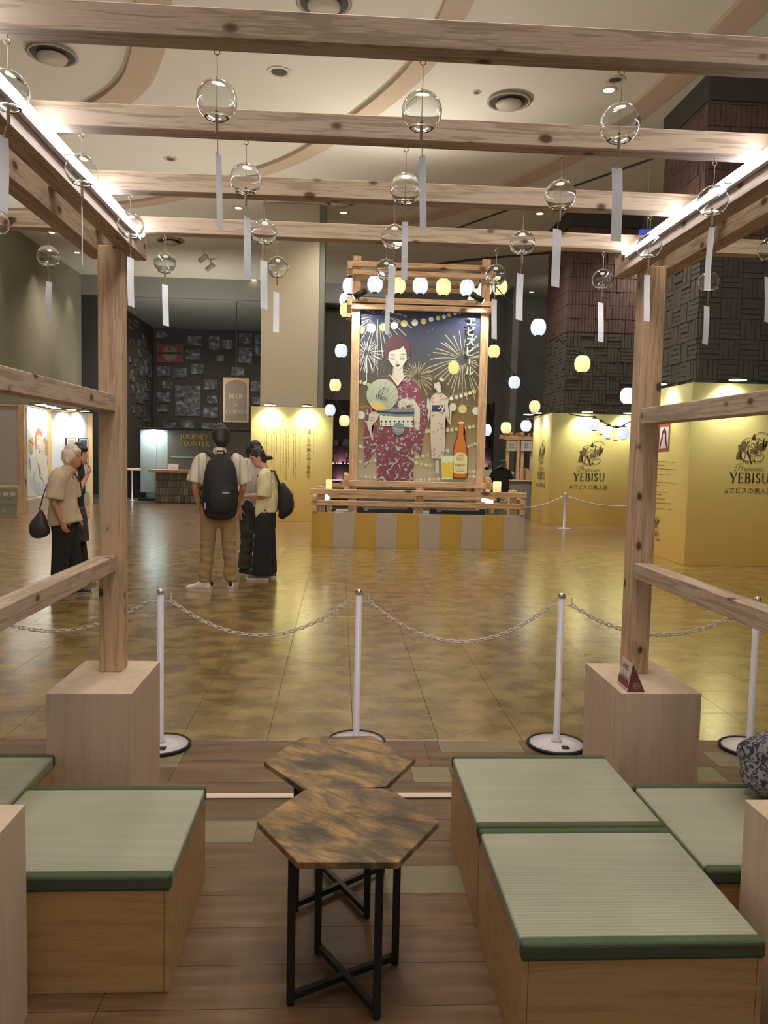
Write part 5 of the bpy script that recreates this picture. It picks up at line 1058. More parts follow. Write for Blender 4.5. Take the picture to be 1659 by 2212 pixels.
# glass screen behind the counter
gy = 23.3; a2, b2 = at(303, 927, gy), at(560, 930, gy)
t = thing('glass_screen', 'frosted glass screen with gold lettering behind the counter', 'screen', ((a2.x+b2.x)/2, gy, 0)); gz = at(303, 927, gy).z
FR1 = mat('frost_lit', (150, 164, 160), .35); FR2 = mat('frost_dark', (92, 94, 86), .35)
xs = [a2.x, at(339, 950, gy).x, at(363, 950, gy).x, at(431, 950, gy).x, at(495, 950, gy).x, b2.x]
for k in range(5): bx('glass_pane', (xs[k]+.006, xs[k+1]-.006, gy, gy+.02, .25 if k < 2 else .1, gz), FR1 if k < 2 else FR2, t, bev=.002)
bx('top_channel', (a2.x-.05, b2.x, gy-.03, gy+.05, gz+.001, gz+.06), mat('channel_black', (32, 30, 30), .5), t, bev=.004); bx('bottom_channel', (a2.x-.05, b2.x, gy-.03, gy+.05, .006, .09), mat('channel_black', (32, 30, 30), .5), t, bev=.004)
lamp('AREA', ((xs[0]+xs[2])/2, gy-.25, gz-.05), ((xs[0]+xs[2])/2, gy, .8), 14, (.85, .95, 1), .5)
GLD = mat('gold_letters', (222, 190, 112), .3, .6)
for w_, py, h_ in (('JOURNEY', 943.5, .145), ('COUNTER', 958.5, .145)): roman('lettering', w_, Vector((at(420, py, gy).x, gy-.01, at(420, py+5, gy).z)), R1, U1, h_, GLD, t, sp=.1)
bx('shelf_line', (xs[2]+.1, xs[4], gy-.02, gy-.001, 1.28, 1.31), FR1, t, bev=0)
for px, lab in ((374, 'small white notice card on the counter, left one'), (428, 'small white notice card on the counter behind the man')):
    p = at(px, 1010, cy-.2); tt = thing('notice_card', lab, 'card', (p.x, cy-.2, .94), 'notice cards on the counter'); M = Matrix.Translation((p.x, cy-.2, .942))@Matrix.Rotation(radians(-12), 4, 'X')
    bx('card', (-.14, .14, 0, .01, 0, .17), mat('card_bright', (226, 220, 222), .5), tt, bev=0, M=M); bx('printed_band', (-.10, .10, -.002, 0, .045, .065), mat('card_band', (150, 92, 100), .6), tt, bev=0, M=M)
    bx('back_strut', (-.03, .03, .02, .03, 0, .10), mat('card_bright', (226, 220, 222), .5), tt, bev=0, M=Matrix.Translation((p.x, cy-.16, .942)))
# lit bench and dark cabinet left of the screen
p0, p1 = at(262, 1012, 24.5), at(301, 1012, 24.5)
t = thing('low_cabinet', 'dark low cabinet with lit cream top left of the glass screen', 'cabinet', (p0.x, 24.5, 0)); bx('body', (p0.x-.6, p1.x+.1, 24.5, 25, .006, p0.z-.05), mat('cab_dark', (34, 30, 30), .6), t, bev=.01); bx('lit_top', (p0.x-.6, p1.x+.1, 24.45, 25, p0.z-.049, p0.z+.01), mat('cab_top', (206, 186, 150), .5, emit=.35), t, bev=.004)
t = thing('slim_stanchion', 'slim grey barrier post left of the glass screen', 'stanchion', (at(285, 1078, 23).x, 23, 0)); x = at(285, 1078, 23).x
bm = bm_new(); lathe(bm, (x, 23, .005), [(0, 0), (.13, 0), (.13, .015), (.02, .03), (.02, .9), (0, .92)], 16); link('post', bm, mat('steel_grey', (150, 150, 148), .35, .6), t, True)
# photo prints on the dark walls
PHC = []
def photo_mat(k):
    m = bpy.data.materials.new('photo_print_%d' % k); m.use_nodes = True; nt = m.node_tree; b = nt.nodes['Principled BSDF']; L = nt.links
    g = N(nt, 'ShaderNodeNewGeometry'); mp = N(nt, 'ShaderNodeMapping'); mp.inputs['Location'].default_value = (k*3.7, 0, k*1.9); mp.inputs['Scale'].default_value = (3, 3, 4); L.new(g.outputs['Position'], mp.inputs[0])
    n = N(nt, 'ShaderNodeTexNoise', Scale=1.5, Detail=3, Distortion=.5); L.new(mp.outputs[0], n.inputs['Vector'])
    r = ramp(nt, [(.35, (40, 39, 40)), (.52, (78, 78, 77)), (.66, (128, 128, 126))]); L.new(n.outputs['Fac'], r.inputs[0]); L.new(r.outputs[0], b.inputs['Base Color']); b.inputs['Roughness'].default_value = .5; return m
PH = [photo_mat(k) for k in range(5)]
PHOTOS = [(421, 736, 29, 22), (463, 741, 24, 30), (491, 744, 23, 20), (531, 731, 28, 22), (417, 766, 30, 22), (476, 774, 17, 13), (530, 768, 30, 34), (353, 801, 29, 22), (389, 806, 30, 21), (426, 797, 27, 22), (514, 803, 27, 20), (362, 831, 22, 16), (456, 831, 28, 22), (353, 858, 29, 21), (459, 863, 22, 17), (406, 866, 54, 66), (351, 882, 22, 16), (455, 891, 32, 24), (366, 918, 26, 12), (405, 916, 28, 16), (452, 920, 30, 14), (350, 722, 24, 18), (558, 746, 14, 46), (552, 835, 20, 22), (554, 866, 16, 16)]
def grid_labels(L, edges, word, where):
    out = {}; rows = {}
    for q in L: rows.setdefault(sum(q[word[0]] > e for e in edges), []).append(q)
    o_ = ['first', 'second', 'third', 'fourth', 'fifth', 'sixth', 'seventh', 'eighth', 'ninth']
    for r_, qs in rows.items():
        for i_, q in enumerate(sorted(qs, key=lambda v: v[1-word[0]])): out[(q[0], q[1])] = '%s%s photo print %s in the %s %s on the %s' % ('large ' if q[3] > 38 else '', o_[i_], word[1], o_[r_], word[2], where)
    return out
PLAB = grid_labels(PHOTOS, (755, 785, 820, 845, 875, 905), (1, 'from left', 'row'), 'dark rear wall')
for k, (px, py, w, h) in enumerate(PHOTOS):
    a_, b_ = at(px-w/2, py-h/2, 32.69), at(px+w/2, py+h/2, 32.69); 
    o = bx('photo_print', (a_.x, b_.x, 32.66, 32.699, b_.z, a_.z), PH[k % 5], None, bev=0); tag(o, PLAB[(px, py)], 'photo', 'photo prints on the dark rear wall')
rnd = random.Random(5)
SIDE = [(283, 702, 8, 18), (294, 699, 9, 16), (328, 715, 6, 22), (283, 737, 9, 12), (301, 742, 5, 14), (312, 736, 8, 26), (328, 750, 6, 22), (282, 777, 5, 12), (302, 764, 8, 14), (318, 785, 16, 54), (305, 800, 9, 26), (291, 783, 7, 16), (284, 812, 9, 26), (302, 850, 16, 42), (317, 833, 8, 22), (316, 857, 8, 14), (286, 842, 6, 16), (329, 837, 6, 32), (301, 890, 9, 22), (316, 895, 8, 30), (287, 885, 6, 14)]
SLAB = grid_labels(SIDE, (288.5, 297, 307, 322), (0, 'from top', 'column'), 'receding dark side wall')
for k, (px, py, w, h) in enumerate(SIDE):
    A_ = atx(px-w/2, py, -7.548); B_ = atx(px+w/2, py, -7.548); hh = h*((A_.y+B_.y)/2)/FOC; z = (A_.z+B_.z)/2
    if A_.y > 26.3 and B_.y < 32.6:
        o = bx('photo_print', (-7.549, -7.52, A_.y, B_.y, z-hh/2, z+hh/2), PH[k % 5], None, bev=0); tag(o, SLAB[(px, py)], 'photo', 'photo prints on the dark side wall')
a_, b_ = at(338, 742, 32.69), at(396, 784, 32.69)
t = thing('red_label_print', 'large red and grey beer label print on the dark wall', 'poster', ((a_.x+b_.x)/2, 32.68, b_.z)); bx('ground', (a_.x, b_.x, 32.66, 32.699, b_.z, a_.z), mat('label_red', (108, 56, 52), .6), t, bev=0)
s4 = Sheet(lambda x, y: at(x, y, 32.66), (0, -1, 0), t); s4.new(); s4.disc(367, 763, 16, 17, 24); s4.done('label_disc', mat('label_grey', (116, 106, 92), .6)); s4.new(); s4.line([(340, 763), (394, 763)], 5); s4.poly([(363, 756), (367, 750), (371, 756)]); s4.done('label_bar', mat('label_dark', (50, 40, 36), .6))
roman('lettering', 'YEBISU', at(367, 751, 32.63), R1, U1, .12, mat('label_dark', (50, 40, 36), .6), t)
a_, b_ = at(482, 816, 26.4), at(537, 913, 26.4)
t = thing('arched_sign', 'brown and gold sign reading beer is journey beside the yellow panel', 'sign', ((a_.x+b_.x)/2, 26, b_.z)); SG = mat('sign_goldframe', (112, 80, 34), .5); bx('frame', (a_.x, b_.x, 26.4, 26.46, b_.z, a_.z), SG, t, bev=.006); 
bx('hanger', ((a_.x+b_.x)/2-.01, (a_.x+b_.x)/2+.01, 26.42, 26.44, a_.z, 6.37), mat('channel_black', (32, 30, 30), .5), t, bev=0)
s5 = Sheet(lambda x, y: at(x, y, 26.4), (0, -1, 0), t); s5.new(); s5.poly([(486, 909), (486, 832), (491, 826), (500, 822), (510, 820.5), (520, 822), (529, 826), (533.5, 832), (533.5, 909)]); s5.done('arched_face', mat('sign_brown', (62, 50, 30), .6))
SL = mat('sign_lettering', (118, 102, 76), .6)
roman('lettering', 'BEER', at(509, 861, 26.39), R1, U1, .15, SL, t); text('lettering', 'is', at(509, 873, 26.39), R1, U1, .16, SL, t); roman('lettering', 'JOURNEY', at(510, 894, 26.39), R1, U1, .14, SL, t)

# ================================================================== SHOP SHELVES AT THE BACK
PINK = mat('shelf_strip_pink', (255, 150, 190), .5, emit=2.2); SHB = mat('shelf_black', (30, 27, 26), .7)
def shelf_unit(pxa, pxb, Y, lines, lab):
    a_, b_ = at(pxa, 1090, Y).x, at(pxb, 1090, Y).x; t = thing('shelf_unit', lab, 'shelf', ((a_+b_)/2, Y, 0)); bx('back_board', (a_, b_, Y+.4, Y+.43, 0, 3), mat('shelf_back', (62, 50, 48), .8), t, bev=0)
    for x in (a_, b_): bx('side_board', (x-.03, x+.03, Y, Y+.39, 0, 3), SHB, t, bev=0)
    Zs = []
    for k, py in enumerate(lines):
        z = at((pxa+pxb)/2, py, Y).z; Zs.append(z); bx('shelf_board', (a_+.031, b_-.031, Y, Y+.39, z-.05, z), SHB, t, bev=0)
        if k in (1, 2): bx('light_strip', (a_+.05, b_-.05, Y+.375, Y+.389, z+.001, z+.02), PINK, t, bev=0); lamp('AREA', ((a_+b_)/2, Y+.3, z+.05), ((a_+b_)/2, Y+.4, z+.4), 1.6, (1, .55, .7), .3)
    return a_, b_, Zs, t
a_, b_, Zs, t = shelf_unit(700, 772, 22.0, (963, 1002, 1039), 'dark shop shelf with pink strip light left of the tower')
def item(nm, d, m, lab, cat, g=None): return tag(bx(nm, d, m, None, bev=.004), lab, cat, g)
for k in range(5):
    x = at(739+3.0*k, 960, 21.9).x; M = Matrix.Translation((x, 22.12, Zs[0]+.005))@Matrix.Rotation(radians(14), 4, 'Y'); o = bx('book', (0, .03, 0, .14, 0, .2), mat('book_teal', (66, 112, 116), .6), None, bev=0, M=M); tag(o, 'thin teal book leaning on the top shelf, %s from left' % ('first', 'second', 'third', 'fourth', 'fifth')[k], 'book', 'teal books on the top shelf')
item('storage_box', (at(722, 960, 22).x, at(730, 960, 22).x, 22.1, 22.25, Zs[0]+.001, Zs[0]+.15), mat('box_tan', (120, 92, 60), .7), 'small tan box on the top shelf beside the teal books', 'box')
for px, w, h in ((722, 4, 20), (728, 3.5, 15)): x = at(px, 1000, 22).x; item('book', (x, x+w*.012, 22.1, 22.25, Zs[1]+.001, Zs[1]+h*.0125), mat('book_cream', (150, 140, 116), .7), 'cream book standing on the middle shelf, %s' % ('taller one' if h > 16 else 'shorter one'), 'book')
x = at(749, 1000, 22).x; t2 = thing('cake_stand', 'dark pedestal stand with a pink glass on the middle shelf', 'stand', (x, 22.15, Zs[1])); bm = bm_new(); lathe(bm, (x, 22.15, Zs[1]+.001), [(0, 0), (.05, 0), (.012, .03), (.012, .14), (.06, .15), (.06, .16), (0, .16)], 16); link('pedestal', bm, SHB, t2, True); bm = bm_new(); lathe(bm, (x, 22.15, Zs[1]+.162), [(0, 0), (.025, 0), (.03, .14), (0, .14)], 16); link('glass', bm, mat('pink_glass', (190, 130, 140), .3), t2, True)
x = at(741, 1000, 22).x; bm = bm_new(); lathe(bm, (x, 22.13, Zs[1]+.001), [(0, 0), (.02, 0), (.035, .04), (.02, .07), (0, .075)], 14); tag(link('vase', bm, SHB, None, True), 'tiny round dark vase on the middle shelf', 'vase')
for k in range(5): x = at(740+1.7*k, 1035, 22).x; item('book', (x, x+.018, 22.1, 22.24, Zs[2]+.001, Zs[2]+.2), mat('book_drab', (110, 98, 74), .7) if k % 2 else mat('book_cream', (150, 140, 116), .7), 'slim book on the lowest visible shelf, %s from left' % ('first', 'second', 'third', 'fourth', 'fifth')[k], 'book', 'slim books on the lowest shelf')
a_, b_, Zs, t = shelf_unit(1036, 1060, 22.0, (968, 1008, 1050), 'dark shop shelf with pink strip light right of the tower')
item('basket', (at(1043, 960, 22).x, at(1052, 960, 22).x, 22.1, 22.3, Zs[0]+.001, Zs[0]+.12), mat('box_tan', (120, 92, 60), .7), 'small brown basket on the shelf right of the tower', 'basket')
# clothes on a rail
for pc, Y, m_, lab, w_ in ((1051, 18.6, mat('tee_white', (196, 192, 182), .8), 'white T-shirt on a hanger right of the tower', .36), (1083, 17.9, mat('tee_black', (34, 33, 30), .9), 'black T-shirt on a hanger beside the wooden booth', .40)):
    zt_, zb_ = (at(pc, 1012, Y).z, at(pc, 1058, Y).z) if Y > 18.3 else (at(pc, 1010, Y).z, at(pc, 1062, Y).z); x = at(pc, 1030, Y).x
    t = thing('t_shirt', lab, 'shirt', (x, Y, zt_)); h = zt_-zb_; w = w_/2
    bm = bm_new(); prism(bm, [(x-.08, Y, zt_), (x-.03, Y, zt_-.03), (x+.03, Y, zt_-.03), (x+.08, Y, zt_), (x+w, Y, zt_-.06), (x+w+.1, Y, zt_-.26), (x+w+.02, Y, zt_-.28), (x+w-.02, Y, zt_-.2), (x+w-.01, Y, zb_), (x-w+.01, Y, zb_), (x-w+.02, Y, zt_-.2), (x-w-.02, Y, zt_-.28), (x-w-.1, Y, zt_-.26), (x-w, Y, zt_-.06)], (0, .05, 0)); bmesh.ops.triangulate(bm, faces=bm.faces); link('shirt_body', bm, m_, t)
    bm = bm_new(); tube(bm, [(x-w*.8, Y+.02, zt_-.05), (x, Y+.02, zt_+.06), (x+w*.8, Y+.02, zt_-.05)], .008, 6); tube(bm, [(x, Y+.02, zt_+.06), (x, Y+.02, zt_+.16)], .005, 6); link('hanger', bm, mat('steel_grey', (150, 150, 148), .35, .6), t)
    tt = thing('garment_stand', 'thin steel garment stand holding the %s T-shirt' % ('white' if Y > 18.3 else 'black'), 'stand', (x+.12, Y+.1, 0)); bm = bm_new(); tube(bm, [(x+.12, Y+.1, .02), (x+.12, Y+.1, zt_+.16)], .014, 8); tube(bm, [(x+.12, Y+.1, zt_+.16), (x-.04, Y+.03, zt_+.165)], .008, 6); lathe(bm, (x+.12, Y+.1, 0), [(0, 0), (.16, 0), (.16, .02), (0, .03)], 16); link('stand_pole', bm, mat('steel_grey', (150, 150, 148), .35, .6), tt)
# wooden sales booth
by = 19.6; t = thing('sales_booth', 'small timber sales booth with cloth banners beside the middle yellow panel', 'booth', (at(1120, 1090, by).x, by, 0))
def bp_(px, py): return at(px, py, by)
bz = bp_(1120, 1037).z; xl, xr = bp_(1094, 1060).x, bp_(1150, 1060).x; z2 = bp_(1120, 950).z
for px in (1096, 1119, 1128, 1148): x = bp_(px, 1000).x; bx('post', (x-.035, x+.035, by, by+.08, bz+.001, z2), FZ, t, bev=.004)
bx('beam', (xl-.1, xr+.1, by-.04, by+.04, z2+.001, z2+.09), FX, t, bev=.004); bx('beam', (xl-.15, xr+.1, by+.3, by+.38, z2+.02, z2+.12), FX, t, bev=.004)
for x in (xl+.05, (xl+xr)/2, xr): bx('joist', (x-.04, x+.04, by-.1, by+.5, z2+.121, z2+.18), FY, t, bev=.004)
for k, (pa, pb) in enumerate(((1095, 1114), (1125, 1147))):
    a_, b_ = bp_(pa, 952), bp_(pb, 975); bx('cloth_banner', (a_.x, b_.x, by-.06, by-.045, b_.z, a_.z), mat('banner_cloth', (172, 166, 158), .9), t, bev=0)
    cx_ = (a_.x+b_.x)/2; s6 = Sheet(lambda x, z: Vector((x, by-.061, z)), (0, -1, 0), t); s6.new(); zc_ = (a_.z+b_.z)/2
    for ux in (-.03, .03):
        for j in range(3): s6.line([(cx_+ux-.02, zc_+.05-.045*j), (cx_+ux+.02, zc_+.05-.045*j)], .012); s6.line([(cx_+ux, zc_+.06-.045*j), (cx_+ux, zc_+.03-.045*j)], .01)
    s6.done('banner_mark', mat('banner_ink', (70, 66, 66), .8))
bx('counter_front', (xl-.05, xr+.06, by-.1, by+.6, 0, bz-.03), mat('counter_grey', (128, 118, 106), .7), t, bev=.006); bx('counter_top', (xl-.08, xr+.08, by-.14, by+.62, bz-.029, bz), mat('counter_pale', (186, 172, 150), .6), t, bev=.004)
s6 = Sheet(lambda x, y: at(x, y, by-.1), (0, -1, 0), t); s6.new(); s6.poly([(1128.5, 1072), (1128.8, 1066), (1130, 1062), (1130.4, 1058), (1131.6, 1058), (1132, 1062), (1133.2, 1066), (1133.5, 1072)]); s6.done('bottle_print', mat('banner_ink', (70, 66, 66), .8))
for px, w, h, lab in ((1137, .22, .3, 'brown paper bag on the booth counter, tallest at the back'), (1129, .13, .22, 'small brown paper bag at the front of the booth counter'), (1144, .16, .27, 'brown paper bag at the right end of the booth counter')):
    x = bp_(px, 1000).x; yy = by+.05+.2*(px == 1137); o = item('paper_bag', (x-w/2, x+w/2, yy, yy+.12, bz+.001, bz+h), mat('kraft_paper', (176, 140, 106), .8), lab, 'bag')
bm = bm_new(); ball(bm, (bp_(1106, 1028).x, by+.25, bz+.11), (.16, .1, .11), 16, 12); tag(link('cloth_bundle', bm, fleck('bundle_cloth', (88, 84, 76), (160, 152, 138), 14), None, True), 'rumpled grey patterned cloth heap on the booth counter', 'cloth')
# small white chain stanchions beyond the stage
for px, Y in ((1102, 16.2), (1109, 17.2)):
    x = at(px, 1060, Y).x; t = thing('chain_stanchion', 'distant slim white stanchion behind the stage, %s' % ('left one' if px < 1105 else 'right one'), 'stanchion', (x, Y, 0)); bm = bm_new(); lathe(bm, (x, Y, 0), [(0, 0), (.14, 0), (.14, .02), (.02, .03), (.02, .78), (0, .8)], 16); link('post', bm, WH, t, True); bm = bm_new(); tube(bm, [(x-.05, Y, .72), (x+.05, Y, .72)], .008, 6); link('hook_arm', bm, WH, t)
rope((at(1085, 1060, 15.8).x, 15.9, .6), (at(1102, 1060, 16.2).x, 16.2, .72), .06, 'short white rope at the back right of the stage', .012)
# blue-lit exit sign above the right strip
p = at(1398, 508, 14); t = thing('hanging_sign', 'small blue and white sign hanging near the right lamp strip', 'sign', p); bx('sign_body', (p.x-.13, p.x+.13, 14, 14.06, p.z-.1, p.z+.1), mat('sign_blue', (70, 80, 190), .4, emit=.6), t, bev=.01); bx('rod', (p.x-.005, p.x+.005, 14.02, 14.03, p.z+.1, 7), CEIL, t, bev=0)
# ================================================================== PEOPLE
def limb(bm, pts, side=(1, 0, 0), n=14, blunt=(False, False)):
    """tapered organic chain; pts are (x, y, z, rx, ry)"""
    Q = [tuple(p)+((p[3],) if len(p) == 4 else ()) for p in pts]; D = []
    for i in range(len(Q)-1):
        a = Q[max(i-1, 0)]; b = Q[i]; c = Q[i+1]; d = Q[min(i+2, len(Q)-1)]
        for k in range(4):
            t = k/4; D.append(tuple(.5*((2*b[j])+(c[j]-a[j])*t+(2*a[j]-5*b[j]+4*c[j]-d[j])*t*t+(-a[j]+3*b[j]-3*c[j]+d[j])*t**3) for j in range(5)))
    D.append(Q[-1])
    def endcap(p, q, bl):
        v = Vector(p[:3])-Vector(q[:3]); v.normalize(); r = min(p[3], p[4]); out = []
        for f, g in ((.5, .87), (.85, .53), (.97, .25)) if not bl else ((.04, .97), (.06, .6), (.065, .2)): out.append(tuple(Vector(p[:3])+v*r*f)+(p[3]*g, p[4]*g))
        return out
    D = endcap(D[0], D[1], blunt[0])[::-1]+D+endcap(D[-1], D[-2], blunt[1])
    tube(bm, [d[:3] for d in D], [(max(.002, d[3]), max(.002, d[4])) for d in D], n, True, side)
def solid(name, bm, m, parent, vox=.012, it=2, disp=0):
    bmesh.ops.recalc_face_normals(bm, faces=bm.faces)
    me = bpy.data.meshes.new('t'); bm.to_mesh(me); bm.free(); o = bpy.data.objects.new('t', me); COL.objects.link(o)
    r = o.modifiers.new('r', 'REMESH'); r.mode = 'VOXEL'; r.voxel_size = vox; r.use_smooth_shade = True
    s = o.modifiers.new('s', 'SMOOTH'); s.iterations = it; s.factor = .5
    me2 = bpy.data.meshes.new_from_object(o.evaluated_get(bpy.context.evaluated_depsgraph_get()))
    bpy.data.objects.remove(o); bpy.data.meshes.remove(me)
    me2.name = name; me2.materials.clear(); me2.materials.append(m)
    for p in me2.polygons: p.use_smooth = True
    ob = bpy.data.objects.new(name, me2); COL.objects.link(ob); ob.parent = parent; return ob
def hand(bm, w, d, nrm, s=1, curl=.5, mir=1):
    """palm, four unequal bent fingers and a thumb leaving the side of the palm"""
    w = Vector(w); d = Vector(d).normalized(); nrm = Vector(nrm).normalized(); sd = d.cross(nrm).normalized()*mir
    P = lambda a, b, c: tuple(w+d*a*s+sd*b*s+nrm*c*s)
    limb(bm, [P(-.02, 0, 0)+(.024*s, .02*s), P(.03, 0, 0)+(.036*s, .015*s), P(.08, 0, .002)+(.040*s, .014*s)], side=tuple(sd))
    for b, l in ((.030, .062), (.011, .074), (-.009, .070), (-.028, .054)):
        limb(bm, [P(.07, b, 0)+(.0095*s,), P(.085+l*.35, b*1.05, curl*.012)+(.0088*s,), P(.085+l*.75, b*1.05, curl*.04)+(.008*s,), P(.085+l*(1-.25*curl), b, curl*.06)+(.007*s,)], side=tuple(sd), n=8)
    limb(bm, [P(.015, .028, .0)+(.013*s,), P(.045, .056, .012)+(.0105*s,), P(.075, .066, .024)+(.009*s,)], side=tuple(nrm), n=8)
def bar(L, a, b): return [L[a], L[b]]
SKIN = mat('skin_tan', (178, 126, 98), .55); SKIN2 = mat('skin_light', (192, 142, 116), .55)
def shoe(bm, x, y, a, s=1, l=.27):
    d = Vector((sin(a), cos(a), 0)); sd = tuple(Vector((cos(a), -sin(a), 0))); p = lambda t, z: tuple(Vector((x, y, 0))+d*t*s+Vector((0, 0, z*s)))
    limb(bm, [p(-.055, .045)+(.038*s, .036*s), p(.02, .055)+(.042*s, .05*s), p(.09, .042)+(.044*s, .034*s), p(.16, .032)+(.040*s, .024*s)], side=sd)
    limb(bm, [p(-.02, .06)+(.038*s, .05*s), p(-.02, .095)+(.040*s, .05*s)], side=sd, blunt=(False, True))
def sole(bm, x, y, a, s=1):
    d = Vector((sin(a), cos(a), 0)); q = Vector((cos(a), -sin(a), 0)); c0 = Vector((x, y, 0)); pts = []
    for t, w in ((-.085, .022), (-.09, -.022), (-.06, -.038), (.02, -.036), (.09, -.046), (.15, -.04), (.185, -.015), (.185, .015), (.15, .04), (.09, .046), (.02, .036), (-.06, .038)): pts.append(c0+d*t*s+q*w*s)
    prism(bm, [p+Vector((0, 0, .001)) for p in pts], (0, 0, .024*s))
def face(root, hc, s, skin_m, hf=(0, 1, 0)):
    """eyes, brows and mouth on the front of the head; hc is the head centre, hf its facing"""
    f = Vector(hf).normalized(); r = f.cross(Vector((0, 0, 1))).normalized(); u = r.cross(f); c = Vector(hc)
    for sg in (-1, 1):
        bm = bm_new(); vs = ball(bm, (0, 0, 0), (.014*s, .007*s, .006*s), 10, 8); M = Matrix.Translation(c+r*sg*.031*s+f*.083*s+u*.002*s)@Matrix((( r.x, f.x, u.x, 0), (r.y, f.y, u.y, 0), (r.z, f.z, u.z, 0), (0, 0, 0, 1))); bmesh.ops.transform(bm, matrix=M, verts=bm.verts); o = link('eye', bm, mat('eye_dark', (46, 36, 32), .3), None, True); o.parent = root
        bm = bm_new(); tube(bm, [c+r*sg*.016*s+f*.092*s+u*.022*s, c+r*sg*.032*s+f*.090*s+u*.027*s, c+r*sg*.050*s+f*.078*s+u*.020*s], .0035*s, 6); o = link('eyebrow', bm, mat('brow', (62, 48, 40), .8), None, True); o.parent = root
    bm = bm_new(); tube(bm, [c-r*.022*s+f*.083*s-u*.052*s, c+f*.091*s-u*.050*s, c+r*.022*s+f*.083*s-u*.052*s], [(.003*s, .003*s), (.006*s, .005*s), (.003*s, .003*s)], 8); o = link('mouth', bm, mat('lips', (150, 84, 76), .5), None, True); o.parent = root
def body(root, J, s, skin, head, hf, fem=False, vox=.0085, hands=(True, True), curl=(.5, .5), hn=((0, 1, 0), (0, 1, 0))):
    bm = bm_new(); k = s
    limb(bm, [(0, 0, .88*k, .14*k, .10*k), (0, -.005, 1.06*k, .115*k, .085*k), (0, -.005, 1.24*k, .145*k, .1*k), J['chest']+(.15*k, .09*k), J['neck0']+(.055*k, .055*k), J['neck1']+(.05*k, .052*k)])
    f = Vector(hf).normalized(); r = f.cross(Vector((0, 0, 1))).normalized(); u = r.cross(f); c = Vector(head)
    P = lambda a, b, d: tuple(c+r*a*k+f*b*k+u*d*k)
    limb(bm, [P(0, .015, -.085)+(.045*k, .058*k), P(0, .02, -.06)+(.058*k, .075*k), P(0, .008, 0)+(.074*k, .09*k), P(0, -.005, .05)+(.074*k, .092*k), P(0, -.008, .075)+(.06*k, .072*k)], side=tuple(r), n=18)
    limb(bm, [P(0, .088, .005)+(.008*k,), P(0, .104, -.022)+(.011*k,)], n=8); limb(bm, [P(0, .07, -.09)+(.02*k,), P(0, .06, -.085)+(.022*k,)], n=8)
    for sg in (-1, 1): limb(bm, [P(sg*.076, -.012, -.022)+(.006*k, .012*k), P(sg*.080, -.014, .012)+(.008*k, .016*k)], side=tuple(r), n=8)
    for i, a in enumerate(('L', 'R')):
        S_, E_, W_ = J['sh'+a], J['el'+a], J['wr'+a]
        limb(bm, [S_+(.052*k,), E_+(.036*k,), tuple(Vector(E_).lerp(Vector(W_), .4))+(.036*k,), W_+(.024*k,)])
        if hands[i]: hand(bm, W_, Vector(W_)-Vector(E_), hn[i], .95*s, curl[i], -1 if a == 'L' else 1)
        H_, K_, A_ = J['hi'+a], J['kn'+a], J['an'+a]
        limb(bm, [H_+(.075*k,), tuple(Vector(H_).lerp(Vector(K_), .5))+(.068*k,), K_+(.048*k,), tuple(Vector(K_).lerp(Vector(A_), .35))+(.05*k,), A_+(.033*k,)])
    return solid('body', bm, skin, root, vox, 2)
def place(root, x, y, rz): root.location = (x, y, 0); root.rotation_euler = (0, 0, rz)
def stripes(name, base, cols, per):
    m = bpy.data.materials.new(name); m.use_nodes = True; nt = m.node_tree; b = nt.nodes['Principled BSDF']; L = nt.links
    tc = N(nt, 'ShaderNodeTexCoord'); sp = N(nt, 'ShaderNodeSeparateXYZ'); L.new(tc.outputs['Object'], sp.inputs[0])
    w = N(nt, 'ShaderNodeMath', operation='MULTIPLY'); L.new(sp.outputs['X'], w.inputs[0]); w.inputs[1].default_value = 1/per
    fr = N(nt, 'ShaderNodeMath', operation='FRACT'); L.new(w.outputs[0], fr.inputs[0])
    r = ramp(nt, [(0, base), (.42, base), (.44, cols[0]), (.50, cols[0]), (.52, base), (.56, base), (.58, cols[1]), (.62, cols[1]), (.64, base)]); r.color_ramp.interpolation = 'CONSTANT'
    L.new(fr.outputs[0], r.inputs[0]); L.new(r.outputs[0], b.inputs['Base Color']); b.inputs['Roughness'].default_value = .85; return m
def joints(k, **o):
    J = dict(chest=(0, -.005, 1.38*k), neck0=(0, .0, 1.47*k), neck1=(0, .012, 1.56*k), shL=(-.185*k, 0, 1.40*k), shR=(.185*k, 0, 1.40*k), elL=(-.24*k, -.03, 1.13*k), elR=(.24*k, -.03, 1.13*k), wrL=(-.235*k, .04, .90*k), wrR=(.235*k, .04, .90*k),
             hiL=(-.09*k, 0, .88*k), hiR=(.09*k, 0, .88*k), knL=(-.10*k, .03, .48*k), knR=(.10*k, .03, .48*k), anL=(-.11*k, 0, .09*k), anR=(.11*k, 0, .09*k)); J.update(o); return J

